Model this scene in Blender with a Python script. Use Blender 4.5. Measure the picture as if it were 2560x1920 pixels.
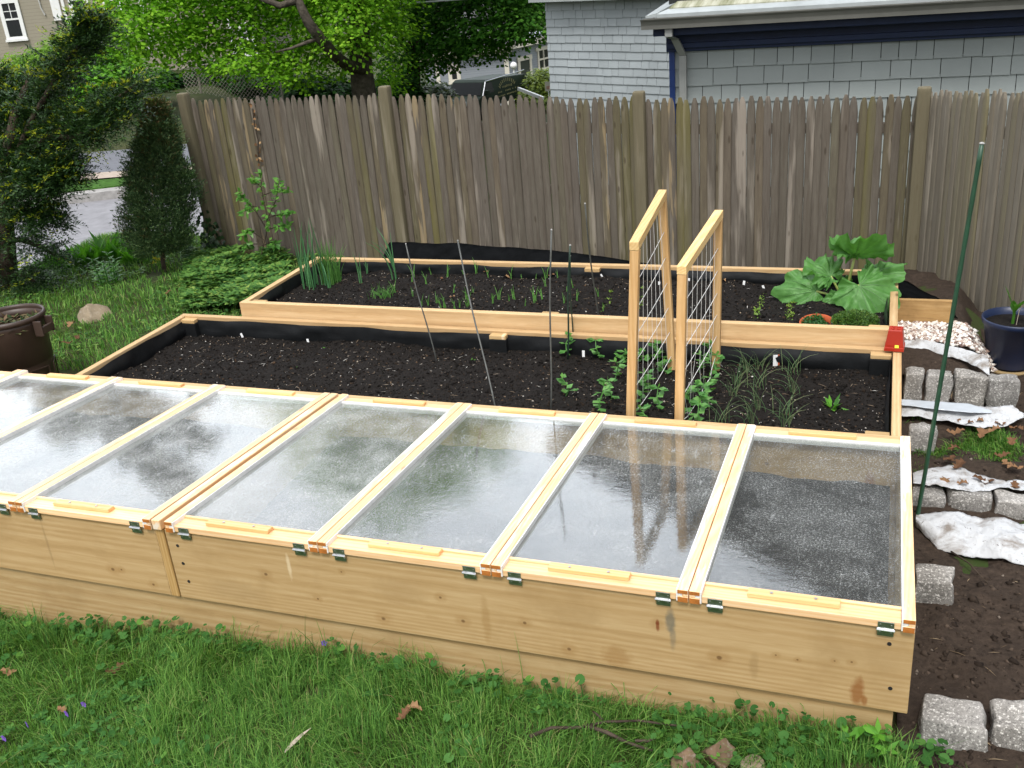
import bpy, bmesh, math, random
import numpy as np
from mathutils import Vector, Matrix

S = bpy.context.scene
for o in list(bpy.data.objects):
    bpy.data.objects.remove(o, do_unlink=True)
random.seed(7)
RG = np.random.default_rng(11)
COL = S.collection

# ------------------------------------------------------------------ camera, sky, sun, exposure
F_PX, PITCH, ROLL, YAW = 2517.16, -0.410498, -0.0882633, 0.3737456
CAM = np.array([-0.154558, -2.389509, 1.763303])
_fw = np.array([-math.sin(YAW) * math.cos(PITCH), math.cos(YAW) * math.cos(PITCH), math.sin(PITCH)])
_r0 = np.array([math.cos(YAW), math.sin(YAW), 0.0])
_u0 = np.cross(_r0, _fw)
_r = math.cos(ROLL) * _r0 + math.sin(ROLL) * _u0
_u = -math.sin(ROLL) * _r0 + math.cos(ROLL) * _u0
cd = bpy.data.cameras.new('camera')
cam = bpy.data.objects.new('camera', cd)
COL.objects.link(cam)
cd.sensor_width = 36.0
cd.lens = F_PX / 2560 * 36.0
cd.clip_start = 0.05
cd.clip_end = 1500
M = Matrix(((_r[0], _u[0], -_fw[0], CAM[0]), (_r[1], _u[1], -_fw[1], CAM[1]), (_r[2], _u[2], -_fw[2], CAM[2]), (0, 0, 0, 1)))
cam.matrix_world = M
S.camera = cam

SUN_EL, SUN_AZ = math.radians(60), math.radians(-172)      # azimuth measured from +Y towards -X
w = bpy.data.worlds.new('World')
S.world = w
w.use_nodes = True
nt = w.node_tree
for n in list(nt.nodes):
    nt.nodes.remove(n)
sky = nt.nodes.new('ShaderNodeTexSky')
sky.sky_type = 'NISHITA'
sky.sun_disc = False
sky.sun_elevation = SUN_EL
sky.sun_rotation = -SUN_AZ
sky.dust_density = 4.0
sky.air_density = 1.2
hs = nt.nodes.new('ShaderNodeHueSaturation')
hs.inputs['Saturation'].default_value = 0.28
tcw = nt.nodes.new('ShaderNodeTexCoord')
cn = nt.nodes.new('ShaderNodeTexNoise')
cn.inputs['Scale'].default_value = 2.2
cn.inputs['Detail'].default_value = 6
cr = nt.nodes.new('ShaderNodeMapRange')
cr.inputs['From Min'].default_value = 0.3
cr.inputs['From Max'].default_value = 0.7
cr.inputs['To Min'].default_value = 0.85
cr.inputs['To Max'].default_value = 1.25
mulw = nt.nodes.new('ShaderNodeMix')
mulw.data_type = 'RGBA'
mulw.blend_type = 'MULTIPLY'
mulw.inputs[0].default_value = 1.0
bg = nt.nodes.new('ShaderNodeBackground')
bg.inputs['Strength'].default_value = 0.15
ow = nt.nodes.new('ShaderNodeOutputWorld')
nt.links.new(tcw.outputs['Generated'], cn.inputs['Vector'])
nt.links.new(cn.outputs['Fac'], cr.inputs['Value'])
nt.links.new(sky.outputs['Color'], hs.inputs['Color'])
nt.links.new(hs.outputs['Color'], mulw.inputs[6])
nt.links.new(cr.outputs['Result'], mulw.inputs[7])
# added bright sky patch, low behind the garden towards the left, for glass reflections
vd = nt.nodes.new('ShaderNodeVectorMath'); vd.operation = 'DOT_PRODUCT'
_c = Vector((-math.sin(math.radians(42)), math.cos(math.radians(42)), 0.40)).normalized()
vd.inputs[1].default_value = _c
nt.links.new(tcw.outputs['Generated'], vd.inputs[0])
cb_ = nt.nodes.new('ShaderNodeMapRange'); cb_.interpolation_type = 'SMOOTHSTEP'
cb_.inputs['From Min'].default_value = 0.62; cb_.inputs['From Max'].default_value = 0.93
cb_.inputs['To Min'].default_value = 1.0; cb_.inputs['To Max'].default_value = 4.0
nt.links.new(vd.outputs['Value'], cb_.inputs['Value'])
mul2 = nt.nodes.new('ShaderNodeVectorMath'); mul2.operation = 'SCALE'
nt.links.new(mulw.outputs[2], mul2.inputs[0]); nt.links.new(cb_.outputs['Result'], mul2.inputs['Scale'])
nt.links.new(mul2.outputs[0], bg.inputs['Color'])
nt.links.new(bg.outputs['Background'], ow.inputs['Surface'])

sl = bpy.data.lights.new('sun', 'SUN')
sl.energy = 1.5
sl.angle = math.radians(10)
sl.color = (1.0, 0.975, 0.93)
so = bpy.data.objects.new('sun', sl)
COL.objects.link(so)
so.rotation_euler = Vector((math.sin(SUN_AZ) * math.cos(SUN_EL), -math.cos(SUN_AZ) * math.cos(SUN_EL), -math.sin(SUN_EL))).to_track_quat('-Z', 'Y').to_euler()
S.view_settings.view_transform = 'Standard'
S.view_settings.look = 'None'
S.view_settings.gamma = 1.0
S.view_settings.exposure = 0.5
S.cycles.max_bounces = 8
S.cycles.transparent_max_bounces = 16
S.cycles.caustics_reflective = False
S.cycles.caustics_refractive = False
S.cycles.use_denoising = True

# ------------------------------------------------------------------ helpers
def ray(u, v):
    return _fw + _r * ((u - 1280) / F_PX) - _u * ((v - 960) / F_PX)

def at_y(u, v, y):
    d = ray(u, v)
    return CAM + d * ((y - CAM[1]) / d[1])

def at_z(u, v, z):
    d = ray(u, v)
    return CAM + d * ((z - CAM[2]) / d[2])

FH = np.array([-math.sin(YAW), math.cos(YAW), 0.0])
def at_f(u, v, D):
    d = ray(u, v)
    return CAM + d * (D / (d @ FH))

def lin(h):
    h = h.lstrip('#')
    c = [int(h[i:i + 2], 16) / 255 for i in (0, 2, 4)]
    return tuple(x / 12.92 if x <= 0.04045 else ((x + 0.055) / 1.055) ** 2.4 for x in c) + (1.0,)

def tag(o, label=None, cat=None, group=None, kind=None):
    if label: o['label'] = label
    if cat: o['category'] = cat
    if group: o['group'] = group
    if kind: o['kind'] = kind
    return o

def empty(name, label, cat, loc=(0, 0, 0), rz=0.0, group=None):
    o = bpy.data.objects.new(name, None)
    o.empty_display_size = 0.05
    COL.objects.link(o)
    o.location = loc
    o.rotation_euler = (0, 0, rz)
    return tag(o, label, cat, group)

def dup(root, loc=None, rz=None, label=None, group=None, scale=None):
    def cp(o, par):
        c = o.copy()
        COL.objects.link(c)
        c.parent = par
        for ch in list(o.children):
            cp(ch, c)
        return c
    r = cp(root, None)
    if loc is not None: r.location = loc
    if rz is not None: r.rotation_euler = (0, 0, rz)
    if scale is not None: r.scale = (scale,) * 3
    if label: r['label'] = label
    if group: r['group'] = group
    return r

class MB:
    def __init__(self):
        self.v = []; self.f = []; self.m = []; self.n = 0
    def add(self, vs, fs, m=0):
        vs = [tuple(map(float, p)) for p in vs]
        self.v += vs
        for f in fs:
            self.f.append(tuple(i + self.n for i in f)); self.m.append(m)
        self.n += len(vs)
        return self
    def box(self, x0, x1, y0, y1, z0, z1, m=0, T=None):
        vs = [(x, y, z) for z in (z0, z1) for y in (y0, y1) for x in (x0, x1)]
        if T is not None: vs = [tuple(T @ Vector(p)) for p in vs]
        return self.add(vs, [(0, 2, 3, 1), (4, 5, 7, 6), (0, 1, 5, 4), (2, 6, 7, 3), (0, 4, 6, 2), (1, 3, 7, 5)], m)
    def hexa(self, p, m=0):
        """p: 8 points ordered like box (z0: y0x0,y0x1,y1x0,y1x1 ; z1 ...)"""
        return self.add(p, [(0, 2, 3, 1), (4, 5, 7, 6), (0, 1, 5, 4), (2, 6, 7, 3), (0, 4, 6, 2), (1, 3, 7, 5)], m)
    def tube(self, pts, rad, n=6, m=0, cap=True):
        pts = [Vector(p) for p in pts]
        if not hasattr(rad, '__len__'): rad = [rad] * len(pts)
        vs = []; fs = []
        t0 = (pts[1] - pts[0]).normalized()
        a = t0.orthogonal().normalized()
        for i, p in enumerate(pts):
            t = (pts[min(i + 1, len(pts) - 1)] - pts[max(i - 1, 0)]).normalized()
            a = (a - t * a.dot(t))
            a = a.normalized() if a.length > 1e-6 else t.orthogonal().normalized()
            b = t.cross(a)
            for k in range(n):
                an = 2 * math.pi * k / n
                vs.append(p + (a * math.cos(an) + b * math.sin(an)) * rad[i])
        for i in range(len(pts) - 1):
            for k in range(n):
                k2 = (k + 1) % n
                fs.append((i * n + k, i * n + k2, (i + 1) * n + k2, (i + 1) * n + k))
        if cap:
            fs.append(tuple(range(n - 1, -1, -1)))
            fs.append(tuple((len(pts) - 1) * n + k for k in range(n)))
        return self.add(vs, fs, m)
    def lathe(self, prof, n=32, m=0, c=(0, 0, 0), closed=False):
        vs = []; fs = []
        for r, z in prof:
            for k in range(n):
                a = 2 * math.pi * k / n
                vs.append((c[0] + r * math.cos(a), c[1] + r * math.sin(a), c[2] + z))
        for i in range(len(prof) - 1):
            for k in range(n):
                k2 = (k + 1) % n
                fs.append((i * n + k, i * n + k2, (i + 1) * n + k2, (i + 1) * n + k))
        return self.add(vs, fs, m)
    def disc(self, r, z, n=32, m=0, c=(0, 0, 0)):
        return self.add([(c[0] + r * math.cos(2 * math.pi * k / n), c[1] + r * math.sin(2 * math.pi * k / n), c[2] + z) for k in range(n)], [tuple(range(n))], m)
    def build(self, name, mats, parent=None, smooth=False, bevel=0.0, loc=None):
        me = bpy.data.meshes.new(name)
        me.from_pydata(self.v, [], self.f)
        if not isinstance(mats, (list, tuple)): mats = [mats]
        for mt in mats: me.materials.append(mt)
        if len(mats) > 1: me.polygons.foreach_set('material_index', self.m)
        if smooth: me.polygons.foreach_set('use_smooth', [True] * len(me.polygons))
        me.update()
        o = bpy.data.objects.new(name, me)
        COL.objects.link(o)
        if parent is not None: o.parent = parent
        if loc is not None: o.location = loc
        if bevel:
            b = o.modifiers.new('bevel', 'BEVEL'); b.width = bevel; b.segments = 2; b.limit_method = 'ANGLE'; b.angle_limit = math.radians(40)
        return o

def tri_obj(name, V, T, mats, parent=None, mi=None, smooth=False, loc=None):
    V = np.asarray(V, np.float32); T = np.asarray(T, np.int32)
    me = bpy.data.meshes.new(name)
    me.vertices.add(len(V)); me.vertices.foreach_set('co', V.ravel())
    me.loops.add(len(T) * 3); me.loops.foreach_set('vertex_index', T.ravel())
    me.polygons.add(len(T))
    me.polygons.foreach_set('loop_start', np.arange(0, len(T) * 3, 3, dtype=np.int32))
    me.polygons.foreach_set('loop_total', np.full(len(T), 3, np.int32))
    if not isinstance(mats, (list, tuple)): mats = [mats]
    for mt in mats: me.materials.append(mt)
    if mi is not None: me.polygons.foreach_set('material_index', np.asarray(mi, np.int32))
    if smooth: me.polygons.foreach_set('use_smooth', np.ones(len(T), bool))
    me.update(calc_edges=True); me.validate()
    o = bpy.data.objects.new(name, me); COL.objects.link(o)
    if parent is not None: o.parent = parent
    if loc is not None: o.location = loc
    return o

def nrm(a):
    a = np.asarray(a, float)
    return a / (np.linalg.norm(a, axis=-1, keepdims=True) + 1e-9)

def leaves(P, D, N, L, W, fold=0.25, shape=0.45):
    """kite leaves: base point, direction, normal, length, width"""
    P = np.asarray(P, float); n = len(P)
    D = nrm(D); Sd = nrm(np.cross(D, N)); Nn = np.cross(Sd, D)
    L = np.broadcast_to(np.asarray(L, float), (n,))[:, None]; W = np.broadcast_to(np.asarray(W, float), (n,))[:, None]
    mid = P + D * L * shape
    tip = P + D * L - Nn * L * 0.12
    a = mid + Sd * W * 0.5 - Nn * W * fold
    b = mid - Sd * W * 0.5 - Nn * W * fold
    V = np.stack([P, a, tip, b], 1).reshape(-1, 3)
    i = np.arange(n)[:, None] * 4
    T = np.concatenate([i + np.array([[0, 1, 2]]), i + np.array([[0, 2, 3]])], 1).reshape(-1, 3)
    return V, T

def blades(P, H, W, lean, az):
    """grass blades with a bend"""
    P = np.asarray(P, float); n = len(P)
    H = np.broadcast_to(H, (n,)); W = np.broadcast_to(W, (n,)); lean = np.broadcast_to(lean, (n,))
    d = np.stack([np.cos(az), np.sin(az), np.zeros(n)], 1)
    s = np.stack([-np.sin(az), np.cos(az), np.zeros(n)], 1)
    z = np.array([0, 0, 1.0])
    w = (W * 0.5)[:, None]; h = H[:, None]; l = (lean * H)[:, None]
    m = P + d * l * 0.35 + z * h * 0.6
    t = P + d * l + z * h * (1 - 0.35 * np.minimum(lean, 1.6)[:, None])
    V = np.stack([P - s * w, P + s * w, m - s * w * 0.8, m + s * w * 0.8, t], 1).reshape(-1, 3)
    i = np.arange(n)[:, None] * 5
    T = np.concatenate([i + np.array([[0, 1, 3]]), i + np.array([[0, 3, 2]]), i + np.array([[2, 3, 4]])], 1).reshape(-1, 3)
    return V, T

def merge(parts):
    V = []; T = []; n = 0; mi = []
    for p in parts:
        V.append(p[0]); T.append(np.asarray(p[1]) + n); n += len(p[0])
        mi.append(np.full(len(p[1]), p[2] if len(p) > 2 else 0))
    return np.concatenate(V), np.concatenate(T), np.concatenate(mi)

_ico = None
def rocks(P, R, squash=0.7, jit=0.25):
    """many small lumps (octahedra with jitter)"""
    n = len(P)
    base = np.array([[1, 0, 0], [-1, 0, 0], [0, 1, 0], [0, -1, 0], [0, 0, 1], [0, 0, -1]], float)
    tri = np.array([[0, 2, 4], [2, 1, 4], [1, 3, 4], [3, 0, 4], [2, 0, 5], [1, 2, 5], [3, 1, 5], [0, 3, 5]])
    R = np.broadcast_to(R, (n,))
    B = base[None] * (1 + RG.uniform(-jit, jit, (n, 6, 3))) + RG.uniform(-jit, jit, (n, 6, 3))
    a = RG.uniform(0, 6.28, n); c, s = np.cos(a), np.sin(a)
    X = B[..., 0] * c[:, None] - B[..., 1] * s[:, None]; Y = B[..., 0] * s[:, None] + B[..., 1] * c[:, None]
    V = np.stack([X, Y, B[..., 2] * squash], -1) * R[:, None, None] + np.asarray(P)[:, None, :]
    T = (tri[None] + (np.arange(n) * 6)[:, None, None]).reshape(-1, 3)
    return V.reshape(-1, 3), T

def vnoise(x, y, seed=0, sc=1.0):
    """smooth value noise, numpy"""
    g = np.random.default_rng(seed).uniform(-1, 1, (256, 256))
    x = np.asarray(x, float) * sc + 57.3; y = np.asarray(y, float) * sc + 91.7
    xi = np.floor(x).astype(int); yi = np.floor(y).astype(int)
    fx = x - xi; fy = y - yi
    fx = fx * fx * (3 - 2 * fx); fy = fy * fy * (3 - 2 * fy)
    A = g[xi % 256, yi % 256]; B = g[(xi + 1) % 256, yi % 256]; C_ = g[xi % 256, (yi + 1) % 256]; D = g[(xi + 1) % 256, (yi + 1) % 256]
    return (A * (1 - fx) + B * fx) * (1 - fy) + (C_ * (1 - fx) + D * fx) * fy

def fbm(x, y, seed=0, sc=1.0, oct=4):
    r = 0; a = 1.0
    for k in range(oct):
        r = r + a * vnoise(x, y, seed + k, sc * 2 ** k); a *= 0.5
    return r

def grid_obj(name, xs, ys, zf, mat, parent=None, smooth=True, mask=None):
    X, Y = np.meshgrid(xs, ys)
    Z = zf(X, Y)
    nx, ny = len(xs), len(ys)
    V = np.stack([X, Y, Z], -1).reshape(-1, 3)
    i = (np.arange(ny - 1)[:, None] * nx + np.arange(nx - 1)[None]).ravel()
    if mask is not None:
        cx = (X[:-1, :-1] + X[1:, 1:]) / 2; cy = (Y[:-1, :-1] + Y[1:, 1:]) / 2
        i = i[mask(cx, cy).ravel()]
    T = np.concatenate([np.stack([i, i + 1, i + nx + 1], 1), np.stack([i, i + nx + 1, i + nx], 1)])
    return tri_obj(name, V, T, mat, parent, smooth=smooth)

# ------------------------------------------------------------------ materials
class NT:
    def __init__(self, name):
        self.mat = bpy.data.materials.new(name); self.mat.use_nodes = True
        self.t = self.mat.node_tree
        for n in list(self.t.nodes): self.t.nodes.remove(n)
        self.out = self.t.nodes.new('ShaderNodeOutputMaterial')
    def N(self, ty, **kw):
        n = self.t.nodes.new(ty)
        for k, v in kw.items():
            if k in n.inputs: 
                self.set(n.inputs[k], v)
            else: setattr(n, k, v)
        return n
    def set(self, sock, v):
        if hasattr(v, 'is_output'): self.t.links.new(v, sock)
        elif hasattr(v, 'outputs'): self.t.links.new(v.outputs[0], sock)
        else: sock.default_value = v
    def coord(self, kind='Object', scale=(1, 1, 1), rnd=False):
        tc = self.N('ShaderNodeTexCoord')
        mp = self.N('ShaderNodeMapping'); mp.inputs['Scale'].default_value = scale
        self.t.links.new(tc.outputs[kind], mp.inputs['Vector'])
        if rnd:
            oi = self.N('ShaderNodeObjectInfo')
            mu = self.N('ShaderNodeMath', operation='MULTIPLY'); mu.inputs[1].default_value = 37.0
            self.t.links.new(oi.outputs['Random'], mu.inputs[0])
            self.t.links.new(mu.outputs[0], mp.inputs['Location'])
        return mp.outputs[0]
    def noise(self, vec, scale=5, detail=4, rough=0.5, dist=0.0):
        n = self.N('ShaderNodeTexNoise'); n.inputs['Scale'].default_value = scale; n.inputs['Detail'].default_value = detail
        n.inputs['Roughness'].default_value = rough; n.inputs['Distortion'].default_value = dist
        if vec is not None: self.t.links.new(vec, n.inputs['Vector'])
        return n.outputs['Fac']
    def ramp(self, fac, stops, interp='LINEAR'):
        r = self.N('ShaderNodeValToRGB'); r.color_ramp.interpolation = interp
        e = r.color_ramp.elements
        while len(e) < len(stops): e.new(0.5)
        for i, (p, c) in enumerate(stops):
            e[i].position = p; e[i].color = c if len(c) == 4 else tuple(c) + (1,)
        self.t.links.new(fac, r.inputs['Fac'])
        return r.outputs['Color']
    def mixc(self, fac, a, b, blend='MIX'):
        m = self.N('ShaderNodeMix'); m.data_type = 'RGBA'; m.blend_type = blend
        self.set(m.inputs[0], fac); self.set(m.inputs[6], a); self.set(m.inputs[7], b)
        return m.outputs[2]
    def math(self, op, a, b=0.0, clamp=False):
        m = self.N('ShaderNodeMath', operation=op); m.use_clamp = clamp
        self.set(m.inputs[0], a); self.set(m.inputs[1], b)
        return m.outputs[0]
    def rng(self, v, a, b, c=0.0, d=1.0):
        m = self.N('ShaderNodeMapRange'); self.set(m.inputs['Value'], v)
        for k, x in zip(('From Min', 'From Max', 'To Min', 'To Max'), (a, b, c, d)): m.inputs[k].default_value = x
        return m.outputs['Result']
    def bump(self, h, strength=0.3, dist=0.01):
        b = self.N('ShaderNodeBump'); b.inputs['Strength'].default_value = strength; b.inputs['Distance'].default_value = dist
        self.t.links.new(h, b.inputs['Height'])
        return b.outputs['Normal']
    def bsdf(self, color, rough=0.6, normal=None, spec=0.5, metal=0.0, **kw):
        p = self.N('ShaderNodeBsdfPrincipled')
        self.set(p.inputs['Base Color'], color); self.set(p.inputs['Roughness'], rough)
        p.inputs['Specular IOR Level'].default_value = spec; p.inputs['Metallic'].default_value = metal
        if normal is not None: self.t.links.new(normal, p.inputs['Normal'])
        for k, v in kw.items(): self.set(p.inputs[k.replace('_', ' ')], v)
        self.t.links.new(p.outputs[0], self.out.inputs['Surface'])
        return p
    def island(self):
        g = self.N('ShaderNodeNewGeometry')
        return g.outputs['Random Per Island']
    def orand(self):
        return self.N('ShaderNodeObjectInfo').outputs['Random']

def wood(name, axis, light, mid, dark, rough=0.6, spec=0.3, stain=0.35, knots=0.9, ring=26.0, per_island=0.0, weather=None, spots=(), ua=0, va=2):
    k = NT(name)
    along, across = 0.55, 7.0
    sc = [across] * 3; sc[axis] = along
    v = k.coord('Object', tuple(sc), rnd=True)
    warp = k.noise(v, 1.3, 3, 0.5)
    grain = k.noise(v, 9.0, 6, 0.65, 1.2)
    sc2 = [ring * 3] * 3; sc2[axis] = 1.6
    v2 = k.coord('Object', tuple(sc2), rnd=True)
    wv = k.N('ShaderNodeTexWave'); wv.wave_type = 'RINGS'; wv.rings_direction = 'XYZ'[axis]
    wv.inputs['Scale'].default_value = 0.35; wv.inputs['Distortion'].default_value = 5.5; wv.inputs['Detail'].default_value = 3; wv.inputs['Detail Scale'].default_value = 0.6
    k.t.links.new(v2, wv.inputs['Vector'])
    f = k.math('ADD', k.math('MULTIPLY', wv.outputs['Fac'], 0.22), k.math('MULTIPLY', grain, 0.78))
    c = k.ramp(f, [(0.22, light), (0.58, mid), (1.0, dark)])
    # broad stains
    st = k.noise(k.coord('Object', (3.0, 3.0, 3.0), rnd=True), 1.2, 5, 0.6)
    c = k.mixc(k.rng(st, 0.52, 0.8, 0, stain), c, dark)
    # knots
    sck = [5.5] * 3; sck[axis] = 2.6
    vk = k.coord('Object', tuple(sck), rnd=True)
    vo = k.N('ShaderNodeTexVoronoi'); vo.inputs['Scale'].default_value = 1.0
    k.t.links.new(vk, vo.inputs['Vector'])
    dd = k.math('ADD', vo.outputs['Distance'], k.math('MULTIPLY', k.noise(v, 20, 2), 0.05))
    kn = k.rng(dd, 0.05, 0.105, knots, 0.0)
    halo = k.rng(dd, 0.07, 0.22, 0.35 * knots, 0.0)
    c = k.mixc(halo, c, dark)
    kd = tuple(x * 0.35 for x in dark[:3]) + (1,)
    c = k.mixc(kn, c, kd)
    if weather is not None:
        c = k.mixc(k.rng(k.noise(v, 2.2, 6, 0.7), 0.52, 0.60, 0, 0.75), c, weather)
    if spots:
        pos = k.N('ShaderNodeSeparateXYZ'); tcs = k.N('ShaderNodeTexCoord'); k.t.links.new(tcs.outputs['Object'], pos.inputs[0])
        wob = k.math('MULTIPLY', k.math('SUBTRACT', k.noise(k.coord('Object', (30, 30, 30)), 1.5, 3), .5), .9)
        for (sx, sz, rx, rz, colr, stg) in spots:
            du = k.math('MULTIPLY', k.math('SUBTRACT', pos.outputs[ua], sx), 1 / rx); dv = k.math('MULTIPLY', k.math('SUBTRACT', pos.outputs[va], sz), 1 / rz)
            r2 = k.math('ADD', k.math('SQRT', k.math('ADD', k.math('MULTIPLY', du, du), k.math('MULTIPLY', dv, dv))), wob)
            c = k.mixc(k.rng(r2, .55, 1.15, stg, 0), c, colr)
    # small tone change from board to board
    c = k.mixc(1.0, c, k.ramp(k.orand(), [(0, (0.82, 0.81, 0.79, 1)), (1, (1.08, 1.07, 1.06, 1))]), 'MULTIPLY')
    k.bsdf(c, rough, k.bump(f, 0.15, 0.002), spec)
    return k.mat

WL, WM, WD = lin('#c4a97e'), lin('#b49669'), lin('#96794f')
KN, ST, RU, GR = lin('#5a3c22'), lin('#9a7646'), lin('#8a5426'), lin('#59605c')
_kn = []
for kx, kz, kr in ((-.70, -.10, .010), (-2.05, -.13, .011), (-1.86, -.20, .008), (-1.62, -.24, .013), (-1.40, -.12, .009), (-1.33, -.20, .012), (-1.12, -.17, .010), (-.98, -.245, .012), (-.52, -.19, .014), (-.36, -.15, .006), (-.30, -.155, .005), (-2.72, -.21, .013), (-2.68, -.205, .008), (-3.3, -.06, .014), (-3.8, -.12, .012), (-2.55, -.25, .010), (-1.75, -.075, .006), (-.20, -.14, .005), (-.155, -.135, .006)):
    _kn += [(kx, kz, kr * 2.6, kr * 2.2, ST, .35), (kx, kz, kr * .62, kr * .55, KN, .7)]
_kn += [(-.135, -.235, .020, .055, RU, .75), (-.115, -.262, .010, .018, RU, .7), (-.70, -.105, .006, .022, lin('#7a3a1c'), .8), (-.662, -.085, .016, .045, GR, .65), (-.655, -.14, .010, .05, GR, .4), (-.83, -.245, .05, .04, lin('#96703f'), .5), (-1.25, -.18, .016, .09, lin('#9c7a4a'), .45), (-1.95, -.08, .008, .05, lin('#ead9b8'), .5), (-.42, -.20, .014, .05, lin('#8f744c'), .35), (-1.55, -.12, .10, .06, lin('#9d8158'), .3), (-2.2, -.22, .12, .05, lin('#a08660'), .3), (-.95, -.12, .09, .05, lin('#9d8158'), .25), (-3.0, -.14, .006, .11, lin('#8a7250'), .4), (-3.5, -.2, .15, .05, lin('#a08660'), .3)]
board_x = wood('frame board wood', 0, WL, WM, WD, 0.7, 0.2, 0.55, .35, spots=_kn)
board_y = wood('frame board wood across', 1, WL, WM, WD, 0.7, 0.2)
board_z = wood('stud wood', 2, lin('#bd9f6e'), lin('#a98754'), lin('#856538'), 0.7, 0.2)
low_x = wood('lower board wood', 0, lin('#b7a078'), lin('#a68a60'), lin('#826742'), 0.75, 0.2, 0.5)
RL, RM, RD = lin('#d0b68e'), lin('#bd9d72'), lin('#977750')
rail_x = wood('bed rail wood', 0, RL, RM, RD, 0.65, 0.25)
rail_y = wood('bed rail wood across', 1, RL, RM, RD, 0.65, 0.25)
LL, LM, LD = lin('#f3d6ae'), lin('#eec493'), lin('#d59c5e')
lid_x = wood('lid rail wood', 0, LL, LM, LD, 0.38, 0.5, 0.25, 0.5)
lid_y = wood('lid stile wood', 1, LL, LM, LD, 0.38, 0.5, 0.25, 0.6, weather=lin('#ece6da'))
bat_x = wood('batten wood', 0, lin('#efcb98'), lin('#e4b77d'), lin('#c28c4e'), 0.45, 0.4, 0.2, 0.4)
trel_z = wood('trellis post wood', 2, lin('#d9b98a'), lin('#c7a06c'), lin('#a47c4b'), 0.6, 0.25, 0.3, 0.5)
trel_y = wood('trellis rail wood', 1, lin('#e6cb99'), lin('#d8b67c'), lin('#b78e55'), 0.6, 0.25, 0.2, 0.5)
gravel_board_x = wood('stained edging wood', 0, lin('#c6a878'), lin('#ae8c5c'), lin('#6e5434'), 0.75, 0.2, 0.9)

def simple(name, color, rough=0.6, spec=0.4, metal=0.0, var=0.12, scale=12.0, bump=0.1, bdist=0.002, det=5):
    k = NT(name)
    n = k.noise(k.coord('Object', (1, 1, 1)), scale, det, 0.6)
    lo = tuple(max(0, x * (1 - var)) for x in color[:3]) + (1,); hi = tuple(min(1, x * (1 + var)) for x in color[:3]) + (1,)
    c = k.ramp(n, [(0.3, lo), (0.7, hi)])
    k.bsdf(c, rough, k.bump(n, bump, bdist), spec, metal)
    return k.mat

def leafmat(name, stops, rough=0.45, spec=0.35, trans=0.35, by='island', tip=None):
    """thin foliage: per-leaf tone, some light passes through"""
    k = NT(name)
    c = k.ramp(k.island() if by == 'island' else k.orand(), stops)
    n = k.noise(k.coord('Object', (1, 1, 1)), 1.3, 3)
    c = k.mixc(k.rng(n, 0.35, 0.7, 0.0, 0.45), c, k.mixc(1.0, c, (0.62, 0.72, 0.6, 1), 'MULTIPLY'))
    p = k.N('ShaderNodeBsdfPrincipled'); k.set(p.inputs['Base Color'], c); p.inputs['Roughness'].default_value = rough; p.inputs['Specular IOR Level'].default_value = spec
    t = k.N('ShaderNodeBsdfTranslucent'); k.set(t.inputs['Color'], k.mixc(1.0, c, (1.25, 1.25, 0.6, 1), 'MULTIPLY'))
    m = k.N('ShaderNodeMixShader'); m.inputs[0].default_value = trans
    k.t.links.new(p.outputs[0], m.inputs[1]); k.t.links.new(t.outputs[0], m.inputs[2]); k.t.links.new(m.outputs[0], k.out.inputs['Surface'])
    return k.mat

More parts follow.
